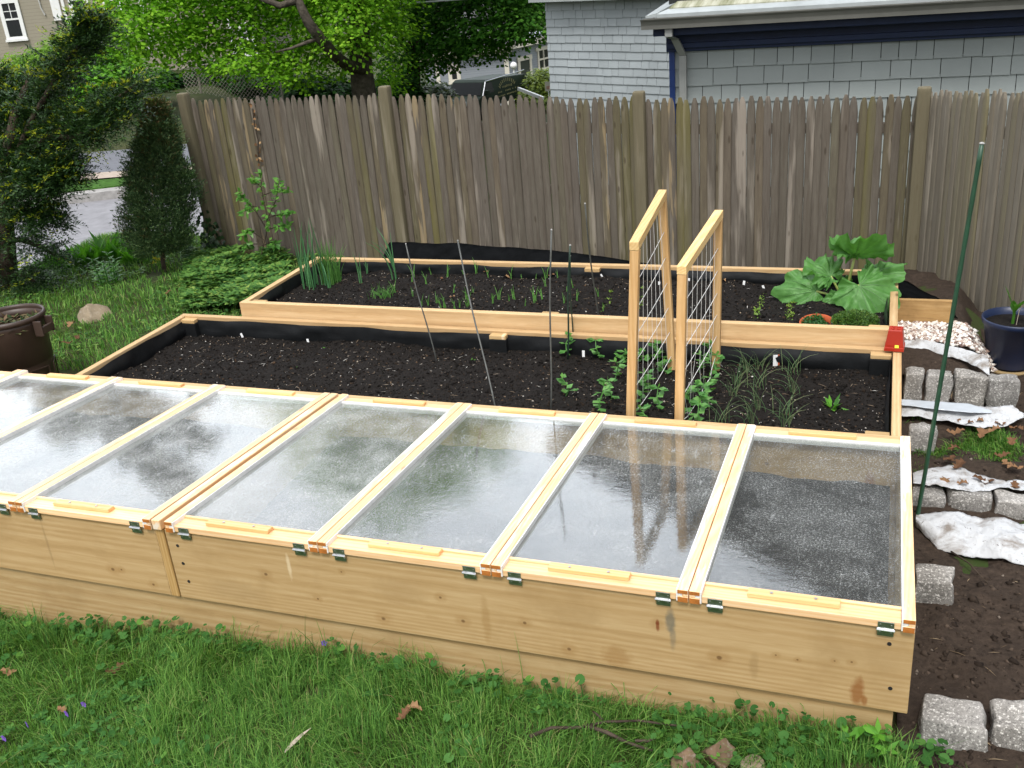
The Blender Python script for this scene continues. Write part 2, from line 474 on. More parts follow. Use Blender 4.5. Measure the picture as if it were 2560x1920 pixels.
def glassmat(name, haze=(0.02, 0.07), drops=0.42, wetk=0.12):
    k = NT(name)
    v = k.coord('Object', (1, 1, 1), rnd=True)
    drop = k.noise(k.coord('Object', (1.0, 1.6, 1.0), rnd=True), 150, 3, 0.8)
    patch = k.noise(v, 5.5, 5, 0.65, 0.2)
    streak = k.noise(k.coord('Object', (9.0, 2.2, 1.0), rnd=True), 7.0, 5, 0.75, 0.35)
    wet = k.rng(streak, 0.60, 0.64, 0.0, 1.0)
    dmask = k.math('MULTIPLY', k.rng(drop, 0.56, 0.64, 0, 1), k.rng(patch, 0.3, 0.62, 0.25, 1.0))
    veil = k.math('ADD', k.math('MULTIPLY', dmask, drops), k.rng(patch, 0.38, 0.68, haze[0], haze[1]), True)
    veil = k.math('ADD', veil, k.math('MULTIPLY', wet, wetk), True)
    bn = k.bump(k.math('ADD', k.math('MULTIPLY', drop, 0.05), k.math('ADD', k.math('MULTIPLY', patch, 0.6), k.math('MULTIPLY', k.noise(k.coord('Object', (1.0, 1.8, 1.0), rnd=True), 26, 3, .6), .32))), 0.20, 0.003)
    fr = k.N('ShaderNodeFresnel'); gq = k.N('ShaderNodeNewGeometry'); k.set(fr.inputs['IOR'], k.rng(gq.outputs['Backfacing'], 0, 1, 1.5, 1 / 1.5))
    tr = k.N('ShaderNodeBsdfTransparent'); tr.inputs['Color'].default_value = (0.93, 0.95, 0.93, 1)
    gl = k.N('ShaderNodeBsdfGlossy'); gl.inputs['Roughness'].default_value = 0.02; k.t.links.new(bn, gl.inputs['Normal'])
    m1 = k.N('ShaderNodeMixShader'); k.set(m1.inputs[0], k.math('MULTIPLY', fr.outputs[0], 1.35, True))
    k.t.links.new(tr.outputs[0], m1.inputs[1]); k.t.links.new(gl.outputs[0], m1.inputs[2])
    df = k.N('ShaderNodeBsdfDiffuse'); df.inputs['Color'].default_value = (0.8, 0.82, 0.82, 1)
    m2 = k.N('ShaderNodeMixShader'); k.set(m2.inputs[0], veil)
    tl = k.N('ShaderNodeBsdfTranslucent'); tl.inputs['Color'].default_value = (0.8, 0.82, 0.8, 1)
    m3 = k.N('ShaderNodeMixShader'); m3.inputs[0].default_value = 0.4; k.t.links.new(df.outputs[0], m3.inputs[1]); k.t.links.new(tl.outputs[0], m3.inputs[2])
    k.t.links.new(m1.outputs[0], m2.inputs[1]); k.t.links.new(m3.outputs[0], m2.inputs[2])
    k.t.links.new(m2.outputs[0], k.out.inputs['Surface'])
    return k.mat

def soilmat(name, dark, light, sc=60, rough=0.95):
    k = NT(name)
    v = k.coord('Object', (1, 1, 1))
    n = k.noise(v, sc, 8, 0.75); n2 = k.noise(v, 3.0, 4)
    c = k.ramp(n, [(0.3, dark), (0.75, light)])
    c = k.mixc(k.rng(n2, 0.4, 0.7, 0, 0.35), c, tuple(x * 1.5 for x in dark[:3]) + (1,))
    k.bsdf(c, rough, k.bump(n, 0.8, 0.012), 0.15)
    return k.mat

def stonemat(name, a, b, speck=0.5, sc=40):
    k = NT(name)
    v = k.coord('Object', (1, 1, 1), rnd=True)
    n = k.noise(v, 4, 6, 0.65); s = k.noise(v, sc * 5, 2, 0.8)
    c = k.ramp(n, [(0.3, a), (0.7, b)])
    c = k.mixc(k.math('MULTIPLY', k.rng(s, 0.55, 0.68, 0, 1), speck), c, (0.7, 0.69, 0.66, 1))
    c = k.mixc(k.math('MULTIPLY', k.rng(s, 0.42, 0.32, 0, 1), speck), c, (0.05, 0.05, 0.05, 1))
    c = k.mixc(1.0, c, k.ramp(k.orand(), [(0, (0.82, 0.82, 0.82, 1)), (1, (1.08, 1.06, 1.03, 1))]), 'MULTIPLY')
    k.bsdf(c, 0.85, k.bump(k.math('ADD', n, k.math('MULTIPLY', s, 0.25)), 0.5, 0.01), 0.25)
    return k.mat

white_paint = simple('chalky white paint', (0.80, 0.80, 0.79, 1), 0.55, 0.4, var=0.1, scale=40)
endgrain = simple('red brown end grain', lin('#a8682f'), 0.8, 0.2, var=0.25, scale=60)
glass = glassmat('wet spattered glass', (0.03, 0.08), 0.50, 0.12)
glass_sky_haze = glassmat('misted glass with painted sky haze', (0.10, 0.30), 0.55, 0.16)  # pale veil: mist, plus the bright reflected sky put into the colour
glass_mid = glassmat('streaky wet glass', (0.04, 0.13), 0.52, 0.20)
steel = simple('galvanised steel', (0.46, 0.49, 0.47, 1), 0.34, 0.5, 1.0, 0.2, 60)
screw = simple('screw steel', (0.45, 0.45, 0.44, 1), 0.35, 0.5, 1.0)
pin_steel = simple('bright pin steel', (0.75, 0.76, 0.78, 1), 0.25, 0.5, 1.0)
liner = simple('black pond liner', (0.010, 0.011, 0.012, 1), 0.42, 0.2, var=0.3, scale=9, bump=0.4, bdist=0.01)
fabric_black = simple('black weed fabric', (0.006, 0.0065, 0.007, 1), 1.0, 0.0, var=0.3, scale=14, bump=0.5, bdist=0.01)
soil_black = soilmat('black potting soil', (0.0050, 0.0043, 0.0039, 1), (0.0215, 0.018, 0.0155, 1))
soil_brown = soilmat('brown garden soil', (0.020, 0.0145, 0.011, 1), (0.075, 0.054, 0.040, 1), 45)
granite = stonemat('grey granite', (0.12, 0.115, 0.105, 1), (0.33, 0.32, 0.305, 1), .8, 24)
# ------------------------------------------------------------------ the ground
def sstep(a, b, x):
    t = np.clip((np.asarray(x, float) - a) / (b - a), 0, 1)
    return t * t * (3 - 2 * t)

def ground_z(x, y):
    x = np.asarray(x, float); y = np.asarray(y, float)
    front = np.interp(x, [-9, -4.5, -3.2, -2.1, -1.2, 0, 6], [-.62, -.60, -.55, -.46, -.45, -.41, -.41])
    back = np.interp(x, [-9, -5.2, -3.5, 0, 6], [-.42, -.35, -.33, -.38, -.4])
    g = front + (back - front) * sstep(-0.2, 2.6, y)
    rt = np.interp(y, [-5, 0.0, 1.25, 1.4, 2.2, 2.4, 2.9, 3.3, 5], [-.42, -.42, -.42, -.37, -.36, -.24, -.18, -.24, -.38])
    rt = rt + (np.interp(y, [-5, 1.25, 1.4, 3.3, 4.2], [-.42, -.42, -.37, -.35, -.4]) - rt) * sstep(0.26, 0.40, x)
    g = g + (rt - g) * sstep(-0.15, 0.02, x) * (1 - sstep(4.0, 4.4, y))
    # the hill falls away behind the fence, gently to the left, steeply ahead
    dx = x - CAM[0]; dy = y - CAM[1]
    d = np.hypot(dx, dy); az = np.degrees(np.arctan2(-dx, dy))
    slope = np.interp(az, [-40, 15, 31, 36, 60], [0.05, 0.11, 0.11, 0.010, 0.003])
    outer = -1.2 - slope * np.maximum(0, d - np.interp(az, [0, 31, 37], [9, 9, 19]))
    outer = np.maximum(outer, -7.5)
    s = np.maximum(sstep(4.7, 6.6, y), sstep(6.75, 8.2, -x) * sstep(-3, 1, y))
    return g + (outer - g) * s

def axis_pts(a):
    out = [a[0][0]]
    for lo, hi, st in a:
        out += list(np.arange(lo + st, hi + 1e-6, st))
    return np.array(out)

kg = NT('turf and earth')
vv = kg.coord('Object', (1, 1, 1))
n1 = kg.noise(vv, 1.1, 5, 0.6); n2 = kg.noise(vv, 45, 4, 0.7)
cc = kg.mixc(kg.rng(n1, 0.35, 0.65), (0.030, 0.052, 0.012, 1), (0.05, 0.055, 0.02, 1))
cc = kg.mixc(kg.rng(n2, 0.45, 0.75, 0, 0.6), cc, (0.045, 0.032, 0.02, 1))
kg.bsdf(cc, 0.95, kg.bump(n2, 0.5, 0.02), 0.15)
gx = axis_pts([(-160, -60, 10), (-60, -24, 2), (-24, -8, .5), (-8, 3, .12), (3, 30, 1.5), (30, 160, 10)])
gy = axis_pts([(-12, -2, 1), (-2, 8, .12), (8, 26, .6), (26, 80, 3), (80, 300, 20)])
ground = grid_obj('ground', gx, gy, lambda X, Y: ground_z(X, Y) + 0.012 * fbm(X, Y, 3, 2.2, 3), kg.mat)
tag(ground, 'grassy sloping ground of the garden and the hill behind', kind='structure')

# brown earth right of the beds
sx = np.arange(-0.02, 2.6, 0.02); sy = np.arange(-0.9, 4.18, 0.02)
soil_r = grid_obj('garden_soil', sx, sy, lambda X, Y: ground_z(X, Y) + 0.02 + 0.02 * fbm(X, Y, 5, 7, 4) * sstep(0.0, 0.1, X) - 0.06 * sstep(-0.25, -0.6, Y) , soil_brown)
tag(soil_r, 'dug brown earth beside the raised beds', kind='structure')

# clods, grit and straw on the brown earth
nc = 9000
cx_ = RG.uniform(.0, 1.6, nc); cy_ = RG.uniform(-.5, 2.75, nc)
okc = ((cy_ < .95) | ((cy_ > 2.22) & (cy_ < 2.7)) | (RG.uniform(0, 1, nc) < .12)) & ((cx_ > .02))
cx_, cy_ = cx_[okc], cy_[okc]
cz_ = ground_z(cx_, cy_) + .02 + .02 * fbm(cx_, cy_, 5, 7, 4) * sstep(0, .1, cx_) - 0.06 * sstep(-0.25, -0.6, cy_)
V1, T1 = rocks(np.stack([cx_, cy_, cz_], 1), RG.gamma(1.6, .0028, len(cx_)) + .0015, .7, .35)
q = RG.uniform(0, 1, len(cx_)) < .05
az_ = RG.uniform(0, 6.28, q.sum())
V2, T2 = leaves(np.stack([cx_, cy_, cz_ + .006], 1)[q], np.stack([np.cos(az_), np.sin(az_), RG.uniform(-.05, .25, q.sum())], 1), np.tile([0, 0, 1.0], (q.sum(), 1)), RG.gamma(2, .014, q.sum()) + .01, .0025, .1)
clod = NT('brown clods'); clod.bsdf(clod.ramp(clod.island(), [(0, (0.018, 0.013, 0.010, 1)), (.7, (0.045, 0.033, 0.025, 1)), (.95, (0.085, 0.063, 0.048, 1)), (1, (.2, .17, .14, 1))]), .95, None, .1)
straw = NT('straw bits'); straw.bsdf(straw.ramp(straw.island(), [(0, (.10, .07, .045, 1)), (1, (.36, .28, .18, 1))]), .9, None, .1)
V_, T_0, mi_0 = merge([(V1, T1, 0), (V2, T2, 1)])
tag(tri_obj('earth_clods', V_, T_0, [clod.mat, straw.mat], mi=mi_0), 'clods, grit and straw bits on the brown earth', kind='stuff')

# streets seen past the yew
asph = simple('pale worn asphalt', (0.22, 0.22, 0.235, 1), 0.9, 0.2, var=0.15, scale=6, bump=0.1)
asph2 = simple('darker asphalt', (0.14, 0.145, 0.165, 1), 0.9, 0.2, var=0.12, scale=5)
paveM = simple('pinkish concrete paving', (0.36, 0.30, 0.25, 1), 0.9, 0.2, var=0.1, scale=7)
kerbM = simple('granite kerb', (0.30, 0.29, 0.28, 1), 0.85, 0.2, var=0.2, scale=15)
vergeM = simple('verge turf', (0.045, 0.11, 0.018, 1), 0.95, 0.1, var=0.4, scale=14, bump=0.6, bdist=0.05)
def strip(name, a0, a1, b0, b1, z, mat, th=0.0, ext=1.0, label=None, cat=None, n=24):
    """a band between two pixel lines, on the plane at height z, extended beyond both ends"""
    A0, A1, B0, B1 = [at_z(p[0], p[1], z) for p in (a0, a1, b0, b1)]
    dA, dB = A1 - A0, B1 - B0
    A0, A1 = A0 - dA * ext, A1 + dA * ext
    B0, B1 = B0 - dB * ext, B1 + dB * ext
    m = MB(); 
    P = lambda s, t: (1 - t) * (A0 + (A1 - A0) * s) + t * (B0 + (B1 - B0) * s)
    vs = []; fs = []
    for i in range(n + 1):
        for t in (0, 1):
            q = P(i / n, t); vs.append((q[0], q[1], z + th))
        if th:
            for t in (0, 1):
                q = P(i / n, t); vs.append((q[0], q[1], z - 0.1))
    st = 4 if th else 2
    for i in range(n):
        o = i * st; p = o + st
        fs.append((o, p, p + 1, o + 1))
        if th:
            fs.append((o + 2, p + 2, p, o)); fs.append((o + 1, p + 1, p + 3, o + 3))
    m.add(vs, fs)
    o = m.build(name, mat)
    return tag(o, label, cat, kind='structure')
strip('road', (150, 760), (330, 745), (150, 508), (330, 487), -1.16, asph, label='pale asphalt road behind the yew')
strip('kerb', (150, 513), (330, 492), (150, 500), (330, 479), -1.16, kerbM, th=0.12, label='granite kerb at the road edge')
strip('grass_verge', (150, 501), (330, 480), (150, 474), (330, 459), -1.14, vergeM, th=0.12, label='strip of grass between kerb and pavement')
strip('pavement', (150, 474), (330, 459), (150, 454), (330, 441), -1.12, paveM, th=0.10, label='pinkish pavement beyond the verge')
strip('far_road', (150, 453), (330, 440), (150, 388), (330, 372), -1.12, asph2, label='grey far road beyond the pavement')

# ------------------------------------------------------------------ cold frame
W_LID = 0.605; XS = -2.456; FRONT_L = -4.90
DEPTH = 1.249; ZF, ZB = 0.040, -0.046
def ztop(y): return ZF + (ZB - ZF) * y / DEPTH
cf = empty('cold_frame_box', 'long wooden cold frame box with two tiers of planks, nearest of the three beds', 'cold frame', (0, 0, -0.42))
def cfp(mb, name, mat, bevel=0.003):
    return mb.build(name, mat, cf, bevel=bevel, loc=(0, 0, 0.42))
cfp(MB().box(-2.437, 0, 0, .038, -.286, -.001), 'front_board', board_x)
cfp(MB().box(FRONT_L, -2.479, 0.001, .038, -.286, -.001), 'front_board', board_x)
cfp(MB().box(-2.4755, -2.4405, -0.003, .034, -.284, -.003), 'stud', board_z)
cfp(MB().box(FRONT_L, -.036, 0.013, .045, -.66, -.293), 'lower_board', low_x)
def side(x0, x1):
    z0, z1 = -.286, -.003
    zb = ztop(1.21) - ZF - 0.003
    return MB().hexa([(x0, .040, z0), (x1, .040, z0), (x0, 1.208, z0), (x1, 1.208, z0), (x0, .040, z1), (x1, .040, z1), (x0, 1.208, zb), (x1, 1.208, zb)])
cfp(side(-.038, -.001), 'end_board', board_y)
cfp(side(FRONT_L, FRONT_L + .038), 'end_board', board_y)
cfp(side(-2.475, -2.437), 'divider', board_y)
cfp(MB().box(-.074, -.037, .047, 1.246, -.66, -.291), 'lower_end_board', low_x)
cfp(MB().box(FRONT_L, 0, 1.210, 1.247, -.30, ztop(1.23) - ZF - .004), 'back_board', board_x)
# cold frame centre batten over the stud
def lidbar(x0, x1, zlo, zhi, y0=-.012, y1=DEPTH + .008):
    return MB().hexa([(x0, y0, ztop(y0) + zlo), (x1, y0, ztop(y0) + zlo), (x0, y1, ztop(y1) + zlo), (x1, y1, ztop(y1) + zlo),
                      (x0, y0, ztop(y0) + zhi), (x1, y0, ztop(y0) + zhi), (x0, y1, ztop(y1) + zhi), (x1, y1, ztop(y1) + zhi)])
cfp(lidbar(-2.4735, -2.4385, -.040, 0.0), 'centre_batten', lid_y)
# screws and knots on the front
for x, z in ((-2.395, -.062), (-2.385, -.21), (-2.39, -.135), (-.062, -.055), (-.05, -.205)):
    cfp(MB().tube([(x, -.0015, z), (x, 0.004, z)], .006, 10), 'screw_head', simple('dark screw', (0.05, 0.045, 0.05, 1), 0.4, 0.5, 0.6) if 'dark screw' not in bpy.data.materials else bpy.data.materials['dark screw'], 0)
fsx = np.arange(FRONT_L + .04, -.04, .02); fsy = np.arange(.046, 1.21, .02)
fs_ = grid_obj('cold_frame_soil', fsx, fsy, lambda X, Y: -.238 + .012 * fbm(X, Y, 8, 6, 4), soil_black)
tag(fs_, 'dark soil under the cold frame glass', kind='structure')

# ------------------------------------------------------------------ the glazed lids
def make_lid(x_right, label, pane_mat):
    t = empty('glazed_lid', label, 'cold frame lid', (x_right - W_LID / 2, 0, 0), group='glazed lids of the cold frame')
    h = W_LID / 2 - .0015; sw = .031
    P = lambda mb, n, mt, bv=.002, par=t: mb.build(n, mt, par, bevel=bv)
    for s in (-1, 1):
        a, b = (-h, -h + sw) if s < 0 else (h - sw, h)
        # grooved old sash stile: outer web, top and bottom lips
        st = MB()
        for (xa, xb, zl, zh) in ((a, b, -.013, 0), (a, b, -.042, -.024)):
            q = lidbar(xa, xb, zl, zh); st.add(q.v, q.f)
        web = (a, a + .017) if s < 0 else (b - .017, b)
        q = lidbar(web[0], web[1], -.0238, -.0132); st.add(q.v, q.f)
        stile = P(st, 'stile', lid_y)
        # white paint kept on the inner face and in the groove
        xi = b if s < 0 else a
        x0, x1 = (xi, xi + .0035) if s < 0 else (xi - .0035, xi)
        q = lidbar(x0, x1, -.040, -.0025, -.011, DEPTH + .006)
        g0, g1 = (a + .0175, b - .0005) if s < 0 else (a + .0005, b - .0175)
        q2 = lidbar(g0, g1, -.0225, -.0150, -.0105, DEPTH + .004); q.add(q2.v, q2.f)
        P(q, 'white_paint_edge', white_paint, 0, stile)
        q = MB().box(a + .001, b - .001, -.0132, -.0125, ztop(0) - .0415, ztop(0) - .0245); q.box(a + .001, b - .001, -.0132, -.0125, ztop(0) - .0125, ztop(0) - .001)
        P(q, 'end_grain', endgrain, 0, stile)
    xi = h - sw - .004
    P(lidbar(-xi, xi, -.040, -.016, -.008, .062), 'front_rail', lid_x)
    P(lidbar(-xi, xi, -.0158, -.009, .052, .064), 'glazing_strip', lid_x)
    P(lidbar(-xi, xi, -.040, -.015, DEPTH - .045, DEPTH + .003), 'back_rail', lid_x)
    P(lidbar(-xi, xi, -.040, -.0135, DEPTH - .062, DEPTH - .046), 'white_inner_strip', white_paint, .001)
    P(lidbar(-xi, xi, -.0225, -.0185, .055, DEPTH - .055), 'glass_pane', pane_mat, 0)
    j = random.uniform(-.02, .02)
    bt = P(lidbar(-.135 + j, .115 + j, -.0155, -.002, .018, .051), 'front_batten', bat_x)
    for dx in (-.07, .05):
        P(MB().tube([(dx + j, .034, ztop(.034) - .0025), (dx + j, .034, ztop(.034) + .0008)], .0045, 8), 'screw', screw, 0, bt)
    j = random.uniform(-.02, .02)
    P(lidbar(-.125 + j, .125 + j, -.0145, -.002, DEPTH - .034, DEPTH - .001), 'back_batten', bat_x)
    for s in (-1, 1):
        x = s * (h - sw - .042)
        hg = P(MB().box(x - .021, x + .021, -.0105, -.0085, ztop(0) - .040, ztop(0) - .019).box(x - .021, x + .021, -.0065, -.0045, ztop(0) - .067, ztop(0) - .046), 'hinge', steel, .0008)
        P(MB().tube([(x - .023, -.0115, ztop(0) - .043), (x + .023, -.0115, ztop(0) - .043)], .0042, 8), 'hinge_pin', pin_steel, 0, hg)
        for dx in (-.014, .014):
            for zz, yy in ((-.029, -.0105), (-.057, -.0065)):
                P(MB().tube([(x + dx, yy + .001, ztop(0) + zz), (x + dx, yy - .0012, ztop(0) + zz)], .0032, 7), 'screw', screw, 0, hg)
    return t
lid_labels = ['glazed lid at the right end of the cold frame, brown plank showing through its glass',
              'glazed lid second from the right end, bright wedge of sky reflected in its glass',
              'glazed lid in front of the thin stakes, third from the right, streaky dark grey glass',
              'glazed lid just right of the centre batten and stud, pale mottled glass',
              'glazed lid just left of the centre batten and stud, treetops mirrored in its glass',
              'glazed lid second to the left of the centre batten, glass white with sky',
              'glazed lid cut off by the left edge of the photo, nearest the brown bin',
              'last glazed lid at the far left end, almost out of the photo']
xr = 0.0
for i, lb in enumerate(lid_labels):
    if i == 4: xr = -2.478
    make_lid(xr, lb, (glass, glass_mid, glass_mid, glass_sky_haze, glass_sky_haze, glass_sky_haze, glass_sky_haze, glass_sky_haze)[i])
    xr -= W_LID

# ------------------------------------------------------------------ raised beds
def make_bed(x0, x1, y0, y1, zt, hgt, soil_z, label, posts, y_front_hidden=False, thick=.038):
    t = empty('raised_bed', label, 'raised bed', (0, 0, zt - hgt))
    L = (0, 0, hgt - zt)
    b = lambda mb, n, mt, bv=.003: mb.build(n, mt, t, bevel=bv, loc=L)
    b(MB().box(x0, x1, y0, y0 + thick, zt - hgt, zt), 'front_board', rail_x)
    b(MB().box(x0, x1, y1 - thick, y1, zt - hgt, zt), 'back_board', rail_x)
    b(MB().box(x0 + .001, x0 + thick, y0 + thick + .001, y1 - thick - .001, zt - hgt, zt - .001), 'side_board', rail_y)
    b(MB().box(x1 - thick, x1 - .001, y0 + thick + .001, y1 - thick - .001, zt - hgt, zt - .001), 'side_board', rail_y)
    for px, py in posts:
        b(MB().box(px - .045, px + .045, py - .022, py + .022, zt - .030, zt - .009), 'corner_block', board_x)
        b(MB().box(px - .048, px + .048, py - .0245, py + .022, zt - hgt, zt - .0305), 'block_lining', liner)
    # black plastic lining, a little wavy
    n = 260
    xi0, xi1, yi0, yi1 = x0 + thick + .004, x1 - thick - .004, y0 + thick + .004, y1 - thick - .004
    per = []
    for i in range(n): per.append((xi0 + (xi1 - xi0) * i / n, yi0, 0, 1))
    for i in range(80): per.append((xi1, yi0 + (yi1 - yi0) * i / 80, -1, 0))
    for i in range(n): per.append((xi1 + (xi0 - xi1) * i / n, yi1, 0, -1))
    for i in range(80): per.append((xi0, yi1 + (yi0 - yi1) * i / 80, 1, 0))
    vs = []; fs = []; K = 6; m = len(per)
    for i, (x, y, nx, ny) in enumerate(per):
        for k in range(K + 1):
            wv = .5 + .5 * vnoise(i * .11, k * .5, 21); wv2 = .5 + .5 * vnoise(i * .33, k * .9, 22)
            off = .002 + (.020 * wv + .006 * wv2) * math.sin(math.pi * min(1, (k + .4) / K))
            top = zt - .010 - .014 * (.5 + .5 * vnoise(i * .08, 0, 23))
            vs.append((x + nx * off, y + ny * off, top + (soil_z - .04 - top) * k / K))
    for i in range(m):
        j = (i + 1) % m
        for k in range(K):
            fs.append((i * (K + 1) + k, j * (K + 1) + k, j * (K + 1) + k + 1, i * (K + 1) + k + 1))
    MB().add(vs, fs).build('plastic_liner', liner, t, smooth=True, loc=L)
    return t
B2 = dict(x0=-3.985, x1=-.030, y0=1.252, y1=2.198, zt=-.066)
B3 = dict(x0=-3.592, x1=-.052, y0=2.214, y1=3.112, zt=.011)
SZ2, SZ3 = -.168, -.066
make_bed(B2['x0'], B2['x1'], B2['y0'], B2['y1'], B2['zt'], .28, SZ2, 'middle raised bed of dark soil with the string trellises, between cold frame and back bed',
         [(-3.985 + .085, 2.198 - .062), (-1.98, 2.198 - .062), (-.118, 2.198 - .062), (-.118, 1.252 + .062)])
make_bed(B3['x0'], B3['x1'], B3['y0'], B3['y1'], B3['zt'], .24, SZ3, 'back raised bed by the fence with rhubarb at one end and onions at the other',
         [(-.135, 2.214 + .062), (-3.5, 2.214 + .062), (-1.74, 2.214 + .062), (-1.72, 3.112 - .062)])
def bed_soil(B, z, seed):
    xs = np.arange(B['x0'] + .040, B['x1'] - .030, .013); ys = np.arange(B['y0'] + .040, B['y1'] - .030, .013)
    def zf(X, Y): return z + .018 * fbm(X, Y, seed, 3.0, 3) + .006 * fbm(X, Y, seed + 5, 22, 3)
    o = grid_obj('bed_soil', xs, ys, zf, soil_black)
    return zf, o
zf2, o2 = bed_soil(B2, SZ2, 31); tag(o2, 'black crumbly soil of the middle bed', kind='structure')
zf3, o3 = bed_soil(B3, SZ3, 41); tag(o3, 'black crumbly soil of the back bed', kind='structure')
# crumbs, bark and perlite on the soil
crumb = NT('soil crumbs'); crumb.bsdf(crumb.ramp(crumb.island(), [(0, (0.004, 0.0035, 0.003, 1)), (0.7, (0.010, 0.0085, 0.0075, 1)), (0.95, (0.024, 0.017, 0.012, 1)), (1, (0.08, 0.05, 0.03, 1))]), 0.95, None, 0.1)
perl = NT('perlite and wood chips'); perl.bsdf(perl.ramp(perl.island(), [(0, (0.20, 0.14, 0.09, 1)), (0.5, (0.32, 0.25, 0.18, 1)), (0.8, (0.55, 0.52, 0.47, 1)), (1, (0.75, 0.74, 0.70, 1))]), 0.9, None, 0.1)
def scatter_bed(B, zf, n1, n2, name, label):
    def pts(n):
        x = RG.uniform(B['x0'] + .05, B['x1'] - .05, n); y = RG.uniform(B['y0'] + .05, B['y1'] - .05, n)
        return np.stack([x, y, zf(x, y)], 1)
    a = pts(n1); V1, T1 = rocks(a, RG.gamma(2.2, .0014, n1) + .0012, .7, .35)
    b = pts(n2); b = b[fbm(b[:, 0], b[:, 1], 91, 3.5, 3) > RG.uniform(-.9, .9, len(b))]; n2 = len(b); V2, T2 = rocks(b + [0, 0, .003], RG.gamma(2.0, .0007, n2) + .0010, .7, .4)
    # fine bark splinters
    n3 = n2 // 2; c = pts(n3) + [0, 0, .004]; az = RG.uniform(0, 6.28, n3)
    V3, T3 = leaves(c, np.stack([np.cos(az), np.sin(az), RG.uniform(-.1, .25, n3)], 1), np.tile([0, 0, 1.0], (n3, 1)), RG.gamma(2, .008, n3) + .006, RG.uniform(.0015, .0035, n3), .1)
    V, T, mi = merge([(V1, T1, 0), (V2, T2, 1), (V3, T3, 1)])
    tag(tri_obj(name, V, T, [crumb.mat, perl.mat], mi=mi), label, kind='stuff')
scatter_bed(B2, zf2, 16000, 1900, 'soil_crumbs', 'soil crumbs, bark and pale specks on the middle bed')
scatter_bed(B3, zf3, 13000, 1300, 'soil_crumbs', 'soil crumbs, bark and pale specks on the back bed')

# ------------------------------------------------------------------ string trellises
cord = simple('white cord', (0.72, 0.72, 0.70, 1), 0.8, 0.2, var=0.05)
def trellis(fb, ft, bb, bt_, label, sag):
    """front base, front top, back base, back top in world space"""
    fb, ft, bb, bt_ = map(Vector, (fb, ft, bb, bt_))
    t = empty('pea_trellis', label, 'trellis', tuple(fb), group='string pea trellises')
    lo = -fb
    q = .018
    def post(a, b):
        m = MB()
        m.hexa([(a.x - q, a.y - q, a.z), (a.x + q, a.y - q, a.z), (a.x - q, a.y + q, a.z), (a.x + q, a.y + q, a.z),
                (b.x - q, b.y - q, b.z), (b.x + q, b.y - q, b.z), (b.x - q, b.y + q, b.z), (b.x + q, b.y + q, b.z)])
        return m.build('post', trel_z, t, bevel=.002, loc=lo)
    H = Vector((0, 0, .002))
    post(fb, ft - H * 0); post(bb, bt_)
    a, b = ft + Vector((0, -.0185, .002)), bt_ + Vector((0, .0185, .002))
    MB().hexa([(a.x - q - .001, a.y, a.z), (a.x + q + .001, a.y, a.z), (b.x - q - .001, b.y, b.z), (b.x + q + .001, b.y, b.z),
               (a.x - q - .001, a.y, a.z + .036), (a.x + q + .001, a.y, a.z + .036), (b.x - q - .001, b.y, b.z + .036), (b.x + q + .001, b.y, b.z + .036)]).build('top_rail', trel_y, t, bevel=.002, loc=lo)
    m = MB()
    P = lambda s, h: (fb.lerp(ft, h)).lerp(bb.lerp(bt_, h), s)     # s along, h up
    nh = 6; rows = []
    for i in range(nh):
        h = 0.10 + 0.145 * i
        pts = []
        for k in range(9):
            s = k / 8
            p = P(s, h)
            sg = (.006 + (sag if i == 0 else 0)) * math.sin(math.pi * s)
            wob = (random.uniform(-.008, .008) if (i == 0 and sag > .03) else 0)
            pts.append(Vector((p.x + .004 + wob, p.y, p.z - sg + (fb.z * 0))))
        m.tube(pts, .0015, 5)
        m.lathe([(.0, -.006), (.006, 0), (.0, .006)], 6, 0, tuple(pts[-1])); m.lathe([(.0, -.006), (.006, 0), (.0, .006)], 6, 0, tuple(pts[0]))
        rows.append(pts)
    for k in range(1, 8):
        s = k / 8
        top = P(s, 1.0) + Vector((.002, 0, .0))
        pts = [top]
        for i in range(nh - 1, -1, -1):
            q_ = rows[i][k].copy()
            if sag > .03 and i < 2: q_.x += random.uniform(-.012, .012); q_.y += random.uniform(-.012, .012)
            pts.append(q_)
        m.tube(pts, .0010, 4)
    for e in (rows[0][0], rows[0][-1]):
        m.tube([e, e + Vector((.01, -.005, -.02)), e + Vector((.025, 0, -.03)), e + Vector((.02, .01, -.05)), e + Vector((.03, .01, -.06))], .0015, 4)
    m.build('cord_net', cord, t, smooth=True, loc=lo)
    return t
trellis(at_y(1575, 1046, 1.40) + [0, 0, -.07], at_y(1588, 625, 1.40), at_y(1680, 893, 2.05) + [0, 0, -.07], at_y(1655, 497, 2.05), 'taller trellis of pale wood with taut white cords, left of the pair', .012)
trellis(at_y(1697, 1054, 1.40) + [0, 0, -.07], at_y(1706, 685, 1.40), at_y(1790, 890, 2.05) + [0, 0, -.07], at_y(1796, 548, 2.05), 'shorter trellis of pale wood with a slack tangled bottom cord, right of the pair', .05)

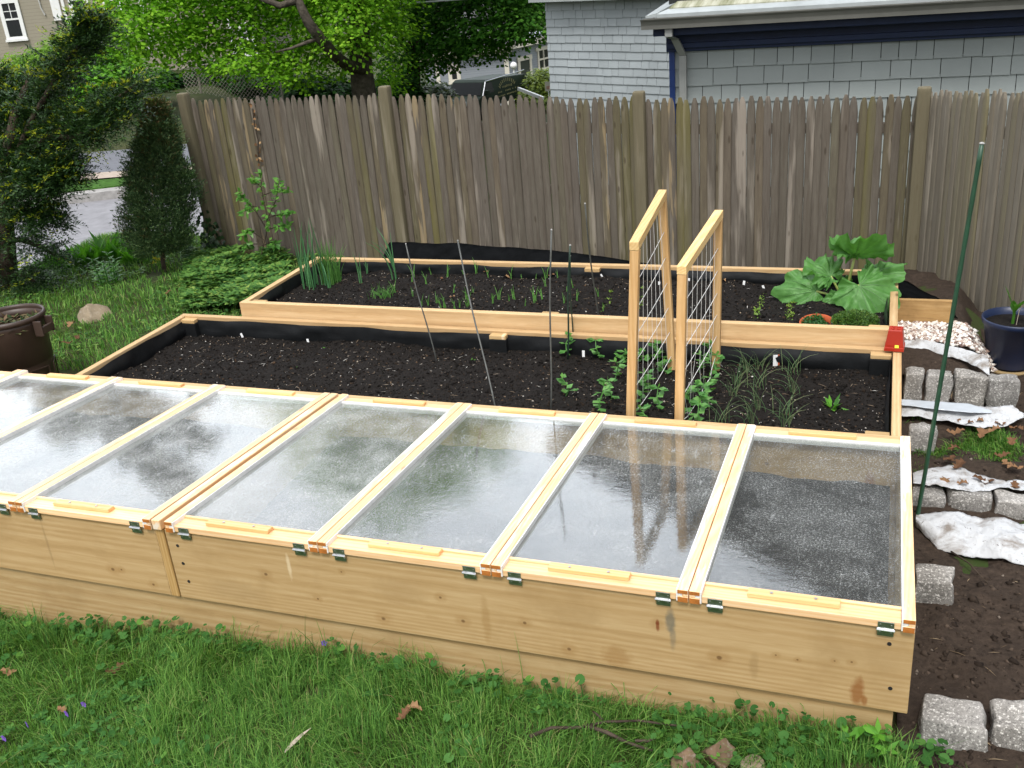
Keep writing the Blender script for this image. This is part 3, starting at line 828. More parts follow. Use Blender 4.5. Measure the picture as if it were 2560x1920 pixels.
# ------------------------------------------------------------------ thin stakes
rodM = simple('grey painted rod', (0.085, 0.09, 0.085, 1), 0.5, 0.4, 0.2, var=0.3, scale=20)
greenM = simple('green coated stake', (0.014, 0.055, 0.028, 1), 0.42, 0.5, var=0.2, scale=25)
greenM2 = simple('dark green rod', (0.02, 0.045, 0.032, 1), 0.45, 0.5)
def stake(name, b, t, r, mat, label, cat='stake', group='thin stakes in the middle bed', rings=False):
    b, t = Vector(b), Vector(t)
    e = empty(name, label, cat, tuple(b), group=group)
    n = 24 if rings else 8
    pts = [(t - b) * (i / n) + Vector((0.003 * math.sin(i * .9), 0.003 * math.cos(i * .7), 0)) * (0 if rings else 1) for i in range(n + 1)]
    MB().tube(pts, [r * (1 + (.12 if (rings and i % 2) else 0)) for i in range(n + 1)], 8).build('rod', mat, e, smooth=True)
    MB().tube([pts[-1] * .9985, pts[-1], pts[-1] + (t - b).normalized() * .004], [r * 1.25, r * 1.25, r * .5], 8).build('tip', simple('pale tip', (.3, .3, .29, 1)) if 'pale tip' not in bpy.data.materials else bpy.data.materials['pale tip'], e)
    return e
dz = np.array([0, 0, -.02])
stake('garden_stake', at_z(1092, 903, SZ2) + dz, at_y(1013, 610, 2.05), .0035, rodM, 'thin grey stake leaning left, left end of the row of thin stakes')
stake('garden_stake', at_z(1241, 1030, SZ2) + dz, at_y(1143, 602, 1.95), .004, rodM, 'thin grey stake leaning steeply left, second in the row of thin stakes')
stake('garden_stake', at_z(1376, 1040, SZ2) + dz, at_y(1377, 575, 1.55), .004, rodM, 'thin upright grey stake in the middle of the row of thin stakes')
stake('garden_stake', at_z(1418, 897, SZ2) + dz, at_y(1424, 613, 2.0), .0045, greenM2, 'dark green upright stake beside a pea seedling')
stake('garden_stake', at_z(1432, 868, SZ2) + dz, at_y(1424, 640, 2.1), .0035, greenM2, 'second dark green stake crossing close behind the other green one')
stake('garden_stake', at_z(1502, 848, SZ2) + dz, at_y(1461, 509, 2.15), .0038, rodM, 'thin grey stake leaning left, nearest the string trellises')
stake('plant_stake', at_z(2288, 1320, -.42) + dz, at_y(2455, 358, 1.30), .0075, greenM, 'tall green plastic coated stake standing right of the beds', group=None, rings=True)

# ------------------------------------------------------------------ granite setts
def sett(x0, x1, y0, y1, z0, z1, seed, label, group, rz=0.0):
    bm = bmesh.new()
    bmesh.ops.create_cube(bm, size=1.0)
    bmesh.ops.bevel(bm, geom=bm.edges[:], offset=.10, segments=2, affect='EDGES', profile=.6)
    bmesh.ops.subdivide_edges(bm, edges=bm.edges[:], cuts=3, use_grid_fill=True)
    from mathutils import noise
    sx_, sy_, sz_ = x1 - x0, y1 - y0, z1 - z0
    for v in bm.verts:
        p = Vector((v.co.x * sx_, v.co.y * sy_, v.co.z * sz_))
        nn = noise.noise(p * 14 + Vector((seed * 3.1, seed, 0))); n2 = noise.noise(p * 45 + Vector((seed, 0, seed * 2)))
        tap = 1 - .12 * (v.co.z + .5) * (((seed * 7) % 3) / 3)
        p = Vector((p.x * tap, p.y * tap, p.z)) + v.co.normalized() * (.017 * nn + .007 * n2)
        v.co = p
    me = bpy.data.meshes.new('granite_block'); bm.to_mesh(me); bm.free()
    me.polygons.foreach_set('use_smooth', [True] * len(me.polygons))
    me.materials.append(granite)
    o = bpy.data.objects.new('granite_block', me); COL.objects.link(o)
    o.location = ((x0 + x1) / 2, (y0 + y1) / 2, (z0 + z1) / 2); o.rotation_euler = (random.uniform(-.04, .04), random.uniform(-.03, .03), rz + random.uniform(-.05, .05))
    return tag(o, label, 'granite block', group)
def sett_px(u0, u1, vb, zb, zt, dep, seed, label, group):
    a = at_z(u0, vb, zb); b = at_z(u1, vb, zb)
    y = (a[1] + b[1]) / 2
    sett(a[0], b[0], y, y + dep, zb - .04, zt, seed, label, group)
g1, g2, g3 = 'row of four granite blocks', 'middle row of granite blocks', 'front granite blocks'
for i, (u0, u1, vb, lb) in enumerate([(2258, 2303, 1012, 'granite block next to the bed rail, first of the row under the gravel'),
                                      (2306, 2377, 1016, 'granite block behind the green stake, second of the row under the gravel'),
                                      (2381, 2460, 1020, 'squarish pale granite block, third of the row under the gravel'),
                                      (2463, 2540, 1030, 'tapered pale granite block, last of the row under the gravel')]):
    sett_px(u0, u1, vb, -.35, -.195, .085, i + 1, lb, g1)
sett_px(2262, 2336, 1166, -.42, -.25, .06, 11, 'single upright granite block in front of the leaf litter', None)
for i, (u0, u1, vb, lb) in enumerate([(2276, 2358, 1292, 'dark weathered granite block nearest the cold frame in the middle row'),
                                      (2364, 2478, 1296, 'broad granite block with a white sheet draped over it'),
                                      (2482, 2600, 1312, 'granite block cut by the right photo edge in the middle row')]):
    sett_px(u0, u1, vb, -.42, -.325, .10, i + 21, lb, g2)
sett_px(2284, 2380, 1524, -.42, -.31, .10, 31, 'single granite block against the corner of the cold frame', None)
sett_px(2294, 2464, 1895, -.43, -.315, .13, 41, 'large speckled granite block at the front corner of the cold frame', g3)
sett_px(2474, 2660, 1902, -.43, -.325, .12, 44, 'granite block cut by the right photo edge, in front of the bare earth', g3)

# ------------------------------------------------------------------ white sheets, gravel, black fabric
ks = NT('white woven sheet')
sv = ks.coord('Object'); sn = ks.noise(sv, 9, 6, .65, .5); sc1 = ks.noise(sv, 30, 4, .6, 1.5)
sc_ = ks.mixc(ks.rng(sn, .50, .66, 0, .85), (0.47, 0.485, 0.50, 1), (0.17, 0.14, 0.11, 1))
sc_ = ks.mixc(ks.rng(ks.noise(sv, 55, 3, .7), .62, .70, 0, .8), sc_, (0.05, 0.04, 0.03, 1))
ks.bsdf(sc_, .75, ks.bump(sc1, .7, .008), .15); sheetM = ks.mat
def sheet(name, poly_lo, poly_hi, z, mat, label, cat, amp=.012, seed=0, n=70, m=14, kind=None, thick=True, arch=0.0):
    """sheet between two pixel polylines laid on height z(x,y)"""
    def lerp_poly(pl, t):
        pl = np.array(pl, float); s = np.linspace(0, 1, len(pl))
        return np.interp(t, s, pl[:, 0]), np.interp(t, s, pl[:, 1])
    V = []
    for j in range(m + 1):
        for i in range(n + 1):
            t = i / n; s = j / m
            a = lerp_poly(poly_lo, t); b = lerp_poly(poly_hi, t)
            u, v = a[0] + (b[0] - a[0]) * s, a[1] + (b[1] - a[1]) * s
            zz = (z[0] + (z[1] - z[0]) * s) if hasattr(z, '__len__') else z
            p = at_z(u, v, zz + arch * math.sin(math.pi * s))
            e = min(1, 6 * s, 6 * (1 - s))
            V.append((p[0], p[1] , p[2] + amp * float(fbm(p[0], p[1], seed, 11, 4)) + .35 * amp * abs(float(fbm(p[0], p[1], seed + 9, 38, 2))) + .004))
    F = [(j * (n + 1) + i, j * (n + 1) + i + 1, (j + 1) * (n + 1) + i + 1, (j + 1) * (n + 1) + i) for j in range(m) for i in range(n)]
    o = MB().add(V, F).build(name, mat, smooth=True)
    if thick:
        so_ = o.modifiers.new('thickness', 'SOLIDIFY'); so_.thickness = .0012
    return tag(o, label, cat, kind=kind)
sheet('white_sheet', [(2245, 868), (2330, 880), (2370, 893), (2420, 908), (2452, 926), (2474, 938)], [(2243, 838), (2300, 848), (2340, 858), (2390, 872), (2440, 884), (2470, 890)], (-.19, -.155), sheetM, 'white sheet edging the gravel patch beside the blue pot', 'sheet', .008, 3)
sheet('white_sheet', [(2252, 1042), (2320, 1050), (2400, 1066), (2455, 1074), (2520, 1066), (2565, 1046)], [(2252, 1006), (2330, 1010), (2420, 1018), (2490, 1024), (2530, 1022), (2562, 1040)], (-.318, -.300), sheetM, 'dirty white sheet below the row of four granite blocks', 'sheet', .010, 4)
sheet('white_sheet', [(2282, 1214), (2330, 1216), (2380, 1226), (2440, 1226), (2520, 1222), (2580, 1226)], [(2282, 1186), (2340, 1172), (2380, 1166), (2430, 1186), (2510, 1206), (2580, 1208)], (-.315, -.335), sheetM, 'white sheet with black soil smears draped over the middle granite row', 'sheet', .012, 5)
sheet('white_sheet', [(2288, 1318), (2345, 1372), (2400, 1386), (2460, 1396), (2510, 1408), (2600, 1424)], [(2290, 1286), (2340, 1280), (2400, 1284), (2450, 1296), (2520, 1306), (2600, 1318)], (-.40, -.365), sheetM, 'large crumpled white sheet lying on the brown earth', 'sheet', .014, 6, m=26, arch=.02)
clearM = NT('grey clear plastic'); clearM.bsdf((0.42, 0.46, 0.50, 1), 0.15, None, 0.6); clearM = clearM.mat
sheet('plastic_strip', [(2252, 1014), (2330, 1024), (2420, 1032), (2478, 1034)], [(2252, 1000), (2330, 1004), (2420, 1010), (2480, 1028)], (-.285, -.280), clearM, 'smooth grey plastic strip lying along the foot of the granite row', 'plastic strip', .002, 7)
# board of the gravel patch
gb = at_z(2238, 750, -.05); gb1 = at_z(2386, 758, -.05)
o = MB().box(-.049, gb1[0], gb[1], gb[1] + .03, -.2, -.048).build('edging_board', gravel_board_x, bevel=.003)
tag(o, 'short stained board edging the back of the gravel patch', 'board')
# gravel
gy0 = at_z(2300, 846, -.155)[1]; gY = gb[1] - .005
ng = 5200
x = RG.uniform(-.045, .40, ng); y = RG.uniform(gy0 - .06, gY + .25, ng)
ok = (y > gy0 + .0 - .30 * np.clip(x, 0, 1) ) & (y < np.where(x < gb1[0] + .01, gY, gY - (x - gb1[0]) * .45 + .02))
x, y = x[ok], y[ok]
gz_ = -.158 + .012 * fbm(x, y, 9, 12, 2) - .14 * np.clip((x - .26) / .13, 0, 1) ** 1.5
V, T = rocks(np.stack([x, y, gz_], 1), RG.gamma(6, .0013, len(x)) + .003, .6, .3)
gravM = NT('white and rust gravel'); gravM.bsdf(gravM.ramp(gravM.island(), [(0, (0.10, 0.06, 0.05, 1)), (0.22, (0.30, 0.21, 0.17, 1)), (0.45, (0.52, 0.46, 0.40, 1)), (0.75, (0.72, 0.69, 0.64, 1)), (1, (0.82, 0.81, 0.79, 1))]), 0.75, None, 0.3)
tag(tri_obj('gravel', V, T, gravM.mat), 'white and rust coloured gravel patch behind the white sheet', kind='stuff')
# sheet of earth under the gravel
grid_b = grid_obj('gravel_bed', np.arange(-.048, .40, .02), np.arange(gy0 - .25, gY + .02, .03), lambda X, Y: -.168 - .15 * np.clip((X - .25) / .13, 0, 1) ** 1.5 - .30 * np.maximum(0, gy0 - .22 * X - Y) , soil_brown)
tag(grid_b, 'earth under the gravel patch', kind='structure')

def fabric_strip(name, top, bot, label, amp, seed):
    n = len(top); V = []; F = []; N_ = 90; K = 8
    tp = np.array(top); bt = np.array(bot); s = np.linspace(0, 1, n)
    for i in range(N_ + 1):
        t = i / N_
        a = [np.interp(t, s, tp[:, k]) for k in range(3)]; b = [np.interp(t, s, bt[:, k]) for k in range(3)]
        for k in range(K + 1):
            q = k / K
            V.append((a[0] + (b[0] - a[0]) * q, a[1] + (b[1] - a[1]) * q - amp * float(fbm(t * 9, q * 2, seed, 1, 3)), a[2] + (b[2] - a[2]) * q + .4 * amp * float(fbm(t * 12, q, seed + 3, 1, 2))))
    for i in range(N_):
        for k in range(K):
            F.append((i * (K + 1) + k, (i + 1) * (K + 1) + k, (i + 1) * (K + 1) + k + 1, i * (K + 1) + k + 1))
    o = MB().add(V, F).build(name, fabric_black, smooth=True)
    so_ = o.modifiers.new('thickness', 'SOLIDIFY'); so_.thickness = .002
    return tag(o, label, 'weed fabric')
top = [at_y(u, v, 3.45) for u, v in ((972, 606), (1060, 606), (1160, 612), (1300, 618), (1440, 634), (1570, 652), (1640, 664))]
fabric_strip('weed_fabric', top, [(p[0], 3.16, -.14) for p in top], 'black weed fabric rising behind the back rail against the fence', .02, 61)
fabric_strip('weed_fabric', [at_z(2180, 690, -.12), at_z(2268, 704, -.2), at_z(2330, 738, -.22), at_z(2380, 762, -.24), at_z(2420, 790, -.26)], [at_z(2180, 735, -.05) + [0, .04, -.04], at_z(2268, 752, -.05) + [0, .05, -.04], at_z(2330, 756, -.06) + [0, .04, -.05], at_z(2372, 765, -.08) + [0, .03, -.05], at_z(2395, 796, -.16)], 'black weed fabric lying in the corner behind the gravel board', .008, 71)
# ------------------------------------------------------------------ stockade fence
def fencemat(name, greyer=0.0, tone='#8f8677'):
    k = NT(name)
    isl = k.island()
    v = k.coord('Object', (9.0, 9.0, 0.8)); 
    off = k.N('ShaderNodeCombineXYZ'); k.set(off.inputs[2], k.math('MULTIPLY', isl, 50.0))
    va = k.N('ShaderNodeVectorMath', operation='ADD'); k.t.links.new(v, va.inputs[0]); k.t.links.new(off.outputs[0], va.inputs[1])
    g = k.noise(va.outputs[0], 5, 6, 0.7, 0.6)
    g2 = k.noise(va.outputs[0], 1.1, 4, 0.6)
    base = k.ramp(isl, [(0, lin('#5f5a51')), (0.3, lin('#676158')), (0.5, lin('#655f58')), (0.72, lin('#6a6153')), (0.9, lin('#5e5a43')), (1, lin('#6f6a63'))])
    c = k.mixc(k.rng(g, 0.35, 0.72, 0, 0.8), base, lin('#4c443c'))
    c = k.mixc(k.rng(g2, 0.56, 0.66, 0, 0.5), c, lin('#a59c90'))
    # green algae on some pickets, stronger low down
    al = k.math('MULTIPLY', k.math('GREATER_THAN', k.math('FRACT', k.math('MULTIPLY', isl, 17.3)), 0.76), k.rng(k.noise(va.outputs[0], 0.8, 3), 0.35, 0.6, 0, 0.55))
    c = k.mixc(al, c, lin('#67632f'))
    # raw split patches
    rp = k.math('MULTIPLY', k.math('GREATER_THAN', k.math('FRACT', k.math('MULTIPLY', isl, 41.7)), 0.86), k.rng(k.noise(va.outputs[0], 1.9, 4, 0.6), 0.55, 0.60, 0, 0.55))
    c = k.mixc(rp, c, lin('#9c8a6a'))
    vo = k.N('ShaderNodeTexVoronoi'); vo.inputs['Scale'].default_value = 1.0
    vk = k.coord('Object', (14, 14, 4.2)); va2 = k.N('ShaderNodeVectorMath', operation='ADD'); k.t.links.new(vk, va2.inputs[0]); k.t.links.new(off.outputs[0], va2.inputs[1])
    k.t.links.new(va2.outputs[0], vo.inputs['Vector'])
    c = k.mixc(k.rng(vo.outputs['Distance'], 0.07, 0.13, 0.6, 0), c, lin('#3a3128'))
    if greyer: c = k.mixc(greyer, c, lin(tone))
    k.bsdf(c, 0.9, k.bump(g, 0.6, 0.004), 0.15)
    return k.mat
fenceM = fencemat('weathered fence wood'); fenceM2 = fencemat('paler weathered fence wood', 0.35, '#8d8676')
postM = fencemat('mossy post wood', 0.55, '#6d674e')
fence = empty('stockade_fence', 'weathered brown stockade fence of pointed pickets behind the beds', 'fence', (-1.7, 4.2, -.42))
FL = (1.7, -4.2, .42)
def pickets(name, p0, p1, zb0, zb1, zt0, zt1, mat, sp=.0505, seed=0):
    rg = random.Random(seed)
    p0, p1 = Vector(p0), Vector(p1)
    L = (p1 - p0).length; d = (p1 - p0) / L; nrm_ = Vector((d.y, -d.x, 0))
    n = int(L / sp); m = MB()
    for i in range(n):
        s = (i + .5) / n; c = p0 + d * L * s + nrm_ * rg.uniform(-.003, .003)
        w = L / n * rg.uniform(1.02, 1.06) / 2
        zt = zt0 + (zt1 - zt0) * s + rg.uniform(-.012, .012); zb = zb0 + (zb1 - zb0) * s
        lean = rg.uniform(-.006, .006); th = rg.uniform(.012, .017)
        prof = [(-1, 0), (-.97, .55), (-.7, .9), (0, 1), (.7, .9), (.97, .55), (1, 0)]
        tipw = rg.uniform(.25, .36); tl = rg.uniform(.085, .10)
        vs = []; rows = [(zb, 1, 1), ((zb + zt) / 2, 1, 1), (zt - tl, 1, 1), (zt - tl * .35, .72, .95), (zt, tipw, .8)]
        for (z, k_, dd) in rows:
            for (a, b) in prof:
                q = c + d * (a * w * k_ + lean * (z - zb)) + nrm_ * (b * th * dd); vs.append((q.x, q.y, z))
        P_ = len(prof); fs = []
        for r in range(len(rows) - 1):
            for k_ in range(P_ - 1): fs.append((r * P_ + k_, r * P_ + k_ + 1, (r + 1) * P_ + k_ + 1, (r + 1) * P_ + k_))
            fs.append((r * P_ + P_ - 1, r * P_, (r + 1) * P_, (r + 1) * P_ + P_ - 1))
        fs.append(tuple((len(rows) - 1) * P_ + k_ for k_ in range(P_)))
        m.add(vs, fs)
    o = m.build(name, mat, fence, loc=FL)
    r = MB()
    for f in (.18, .5, .82):
        za, zb_ = zb0 + (zt0 - zb0) * f, zb1 + (zt1 - zb1) * f
        a, b = p0 - nrm_ * .004, p1 - nrm_ * .004
        c, e = a - nrm_ * .04, b - nrm_ * .04
        r = MB().hexa([(c.x, c.y, za), (e.x, e.y, zb_), (a.x, a.y, za), (b.x, b.y, zb_), (c.x, c.y, za + .06), (e.x, e.y, zb_ + .06), (a.x, a.y, za + .06), (b.x, b.y, zb_ + .06)])
        r.build('back_rail', fenceM, o)
    return o
def fpost(x, y, zt, w=.040, mat=postM, lx=0.0):
    n = 16; m = MB()
    rows = [(-.6, 1), (zt - .02, 1), (zt - .006, .96), (zt, .86)]
    vs = []; fs = []
    for z, s in rows:
        for k_ in range(n):
            a = 2 * math.pi * k_ / n; sq = 1 / max(abs(math.cos(a)), abs(math.sin(a))); sq = min(sq, 1.22)
            vs.append((x + w * s * sq * math.cos(a) + lx * (z + .4), y + w * s * sq * math.sin(a), z))
    for r in range(3):
        for k_ in range(n): fs.append((r * n + k_, r * n + (k_ + 1) % n, (r + 1) * n + (k_ + 1) % n, (r + 1) * n + k_))
    fs.append(tuple(3 * n + k_ for k_ in range(n)))
    return m.add(vs, fs).build('post', mat, fence, smooth=False, loc=FL, bevel=0)
PX = [-5.165, -3.485, -1.675, .035]
pickets('picket_panel', (PX[0] + .02, 4.2, 0), (PX[1] - .025, 4.2, 0), -.55, -.5, .885, .868, fenceM, seed=1)
pickets('picket_panel', (PX[1] + .025, 4.2, 0), (PX[2] - .025, 4.2, 0), -.5, -.5, .862, .787, fenceM, seed=2)
pickets('picket_panel', (PX[2] + .025, 4.2, 0), (PX[3] - .01, 4.2, 0), -.5, -.5, .780, .752, fenceM, seed=3)
RD_ = Vector((.46, -.89, 0)).normalized()
pE = Vector((PX[3] + .02, 4.18, 0)) + RD_ * 2.0
pickets('picket_panel', Vector((PX[3] + .03, 4.17, 0)), pE, -.5, -.5, .775, 1.01, fenceM2, sp=.052, seed=4)
for x, z, l in ((PX[0], .935, -.012), (PX[1], .928, 0), (PX[2], .832, 0), (PX[3], .80, .0)):
    fpost(x, 4.165, z, lx=l)
fpost(pE.x + .02, pE.y, 1.02)
# ivy climbing at the left post, brown dead vine on the pickets
def ivy_obj(name, label, cat, pts, n, size, mat, spread, parent=None):
    pts = np.array(pts); s = np.linspace(0, 1, len(pts)); t = RG.uniform(0, 1, n)
    P = np.stack([np.interp(t, s, pts[:, k]) for k in range(3)], 1) + RG.normal(0, 1, (n, 3)) * np.array(spread)
    D = np.stack([RG.normal(0, 1, n), RG.uniform(-.6, 0, n), RG.normal(-.5, .5, n)], 1)
    V, T = leaves(P, D, np.tile([0.1, -1, .35], (n, 1)) + RG.normal(0, .35, (n, 3)), RG.uniform(.7, 1.2, n) * size, RG.uniform(.6, 1, n) * size, .12, .4)
    e = empty(name, label, cat, tuple(pts[0]))
    MB().tube([tuple(p - pts[0]) for p in pts], .005, 5).build('stem', barkM, e)
    tri_obj('leaves', V - pts[0], T, mat, e)
    return e
barkM = simple('brown bark', (0.055, 0.042, 0.032, 1), 0.95, 0.1, var=0.5, scale=18, bump=0.8, bdist=0.02)
barkL = simple('grey brown maple bark', (0.075, 0.065, 0.052, 1), 0.95, 0.1, var=0.5, scale=9, bump=0.9, bdist=0.04)
ivyM = leafmat('ivy leaves', [(0, (0.008, 0.022, 0.008, 1)), (0.7, (0.016, 0.045, 0.014, 1)), (1, (0.04, 0.09, 0.025, 1))], 0.35, 0.5, 0.15)
ivy_obj('ivy', 'dark green ivy climbing the left end post of the fence', 'ivy', [at_y(548, 655, 4.05), at_y(532, 625, 4.06), at_y(522, 590, 4.06), at_y(516, 552, 4.07)], 170, .045, ivyM, (.05, .02, .05))
deadM = leafmat('dead leaves', [(0, (0.10, 0.05, 0.025, 1)), (0.5, (0.22, 0.12, 0.06, 1)), (1, (0.38, 0.25, 0.14, 1))], 0.8, 0.15, 0.1)
ivy_obj('dead_vine', 'thin withered vine hanging down the left fence panel', 'vine', [at_y(632, 272, 4.16), at_y(636, 310, 4.165), at_y(645, 350, 4.165), at_y(648, 405, 4.165)], 22, .03, deadM, (.012, .004, .06))

# ------------------------------------------------------------------ foliage of the far trees
def tufts(blobs, n, per, L, W, rt, droop=.35):
    """leaf sprays through the volume of ellipsoid blobs: (centre, radius vector, weight)"""
    wts = np.array([b[1][0] * b[1][1] * b[1][2] for b in blobs]) ** .8; wts /= wts.sum()
    ids = RG.choice(len(blobs), n, p=wts)
    C = np.array([b[0] for b in blobs])[ids]; R = np.array([b[1] for b in blobs])[ids]
    u = nrm(RG.normal(0, 1, (n, 3))); rad = RG.uniform(.35, 1.0, n) ** .6
    P0 = C + u * R * rad[:, None]
    out = nrm(u * [1, 1, .5] + [0, 0, .25])
    P = np.repeat(P0, per, 0); O = np.repeat(out, per, 0); m = n * per
    a = RG.uniform(0, 6.283, m); r = rt * np.sqrt(RG.uniform(0, 1, m))
    hd = np.stack([np.cos(a), np.sin(a), np.zeros(m)], 1)
    P = P + hd * r[:, None] + np.stack([np.zeros(m), np.zeros(m), -droop * r * r / rt + RG.normal(0, rt * .16, m)], 1)
    D = hd + O * .5 + np.stack([np.zeros(m), np.zeros(m), RG.uniform(-.9, -.1, m)], 1) + RG.normal(0, .25, (m, 3))
    N = np.array([0, 0, 1.0]) + O * .5 + RG.normal(0, .35, (m, 3))
    s = RG.uniform(.65, 1.2, m)
    return leaves(P, D, N, L * s, W * s, .15, .45)

def px_blob(u, v, D, r, dep=None, fl=1.0):
    c = at_f(u, v, D); rm = r / F_PX * D
    dep = rm if dep is None else dep
    # radii along world axes, roughly a ball squashed along height by fl
    return (c, (max(rm, dep) if False else rm, dep, rm * fl))

def tree(name, label, base, blobs, trunk, limbs, nt_, per, L, W, rt, mat, bark, group=None, cat='tree', droop=.35):
    e = empty(name, label, cat, tuple(base), group=group)
    b = np.array(base)
    if trunk: MB().tube([tuple(np.array(p) - b) for p in trunk[0]], trunk[1], 12).build('trunk', bark, e, smooth=True)
    for pts, rr in limbs:
        MB().tube([tuple(np.array(p) - b) for p in pts], rr, 8).build('limb', bark, e, smooth=True)
    V, T = tufts(blobs, nt_, per, L, W, rt, droop)
    tri_obj('crown', V - b, T, mat, e)
    return e
mapleM = leafmat('bright maple leaves', [(0, (0.09, 0.24, 0.015, 1)), (0.5, (0.19, 0.42, 0.026, 1)), (0.85, (0.28, 0.54, 0.04, 1)), (1, (0.36, 0.60, 0.06, 1))], 0.6, 0.12, 0.5)
mapleD = leafmat('dark maple leaves', [(0, (0.025, 0.09, 0.012, 1)), (0.6, (0.06, 0.19, 0.022, 1)), (1, (0.13, 0.32, 0.04, 1))], 0.65, 0.1, 0.35)
hedgeM = leafmat('hedge leaves', [(0, (0.06, 0.18, 0.018, 1)), (0.6, (0.13, 0.34, 0.03, 1)), (1, (0.22, 0.46, 0.045, 1))], 0.65, 0.1, 0.3)
hedgeL = leafmat('light hedge leaves', [(0, (0.10, 0.22, 0.025, 1)), (1, (0.25, 0.42, 0.06, 1))], 0.65, 0.1, 0.4)
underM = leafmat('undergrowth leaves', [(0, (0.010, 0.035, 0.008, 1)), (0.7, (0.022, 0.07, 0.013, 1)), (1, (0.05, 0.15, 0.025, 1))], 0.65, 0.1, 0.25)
def gpt(u, D):
    p = at_f(u, 300, D); return np.array([p[0], p[1], float(ground_z(p[0], p[1]))])
# big bright maple
mb_ = gpt(905, 26)
Bm = [px_blob(*a) for a in [(420, 45, 24, 95, 2.0), (500, 20, 25, 110, 2.2), (570, 80, 25, 100, 2.0), (690, 50, 26, 120, 2.4), (830, 30, 26.4, 105, 2.2), (900, 40, 25, 105, 2.0), (960, 70, 26, 55, 1.4),
      (630, 140, 24, 45, 1.2), (745, 160, 25, 58, 1.4), (690, 175, 24, 30, 1.0), (490, 100, 24, 55, 1.4), (340, 40, 23, 95, 1.6), (300, 55, 23, 60, 1.4), (860, 130, 27, 60, 1.4), (965, 160, 28, 45, 1.2), (960, 215, 28, 30, 1), (250, 20, 23, 55, 1.2),
      (430, -150, 25, 190, 3), (640, -200, 26, 220, 3.4), (860, -170, 26, 220, 3.4), (560, -420, 27, 230, 3.2), (800, -480, 27, 260, 3.4), (950, -330, 27, 180, 2.8), (700, -680, 27, 200, 3), (880, -760, 28, 230, 3), (620, -850, 28, 170, 2.6), (760, -980, 28, 200, 3), (960, -950, 29, 160, 2.6), (400, -380, 26, 120, 2)]]
tr_top = at_f(915, 120, 26)
T_ = lambda *p: [at_f(u, v, D) for u, v, D in p]
tree('maple_tree', 'large bright green maple with a thick low limb behind the fence', mb_, Bm,
     ([mb_ + [0, 0, -.3], at_f(912, 250, 26), at_f(905, 190, 26), at_f(900, 120, 26), at_f(895, 0, 26), at_f(890, -250, 26.3)], [.42, .32, .29, .27, .22, .10]),
     [(T_((905, 172, 25.8), (870, 165, 25.0), (835, 137, 24.0), (800, 95, 23.3), (770, 55, 23.1), (745, 0, 23.1), (700, -120, 23.5)), [.15, .14, .13, .12, .11, .09, .05]),
      (T_((800, 95, 23.3), (770, 105, 23.2), (730, 120, 23.1), (690, 130, 23.1)), [.05, .04, .03, .02]),
      (T_((745, 0, 23.1), (700, 14, 23.0), (650, -4, 23.0), (600, -30, 23.2)), [.08, .07, .05, .03]),
      (T_((895, 20, 26), (920, -80, 25.8), (980, -180, 25.6)), [.16, .12, .06]),
      (T_((900, 60, 26), (840, -60, 25.5), (760, -220, 25.5)), [.16, .12, .05])],
     7400, 18, .105, .09, .40, mapleM, barkL, 'maples behind the fence')
# darker maple
db = gpt(1035, 36)
Bd = [px_blob(*a) for a in [(1040, 60, 36, 80, 3), (1130, 50, 36, 95, 3), (1230, 45, 35, 90, 3), (1320, 35, 34, 62, 2.4), (1010, 120, 36, 55, 2), (1100, 120, 35, 46, 2), (1175, 75, 35, 42, 2), (1260, 55, 34, 40, 2), (1345, 60, 34, 28, 1.5), (995, 178, 36, 34, 1.5), (1050, 172, 36, 26, 1.2), (1140, 150, 35, 20, 1),
      (1090, -130, 36, 160, 4), (1290, -120, 35, 140, 4), (1180, -330, 36, 200, 4), (1050, -420, 37, 160, 3.5), (1340, -300, 36, 130, 3), (1080, -620, 37, 170, 3), (1230, -560, 37, 150, 3), (1050, -820, 37, 120, 2.5)]]
tree('maple_tree', 'darker green maple leaning over the parked van', db, Bd,
     ([db + [0, 0, -.3], at_f(1033, 240, 36), at_f(1032, 150, 36), at_f(1040, 60, 36), at_f(1060, -150, 36)], [.36, .27, .24, .20, .08]),
     [(T_((1032, 130, 36), (1070, 80, 35.5), (1130, 30, 35)), [.14, .1, .05]), (T_((1034, 150, 36), (1000, 90, 35.6), (980, 20, 35.5)), [.12, .09, .05]), (T_((1040, 60, 36), (1180, -10, 35), (1300, 0, 34)), [.13, .09, .04])],
     4600, 16, .15, .13, .50, mapleD, barkM, 'maples behind the fence')
# hedge and shrubs beyond the street
def bush(name, label, blobs, n, per, L, W, rt, mat, group=None, cat='bush', base=None, droop=.3):
    base = blobs[0][0] * [1, 1, 0] + [0, 0, float(ground_z(blobs[0][0][0], blobs[0][0][1]))] if base is None else base
    e = empty(name, label, cat, tuple(base), group=group)
    zc = min(b[0][2] - b[1][2] * .2 for b in blobs)
    st = MB(); 
    for i in range(4):
        a = i * 1.7; st.tube([(.08 * math.cos(a), .08 * math.sin(a), -.2), (.3 * math.cos(a), .3 * math.sin(a), max(.3, (zc - base[2]) * .8))], [.05, .03], 6)
    st.build('stems', barkM, e)
    V, T = tufts(blobs, n, per, L, W, rt, droop)
    tri_obj('foliage', V - base, T, mat, e)
    return e
bush('hedge', 'large rounded leafy hedge across the street, left of the maple', [px_blob(*a) for a in [(190, 210, 26, 70, 1.3), (250, 190, 26, 75, 1.4), (290, 240, 26, 62, 1.3), (220, 262, 26, 58, 1.2), (160, 262, 26, 50, 1.1), (310, 292, 26, 34, .9), (130, 220, 26, 55, 1.2), (330, 200, 26, 50, 1.2), (90, 260, 26, 60, 1.2), (200, 300, 26, 32, .9), (265, 300, 26, 34, .9)]], 1500, 14, .15, .10, .32, hedgeM, cat='hedge', droop=.5)
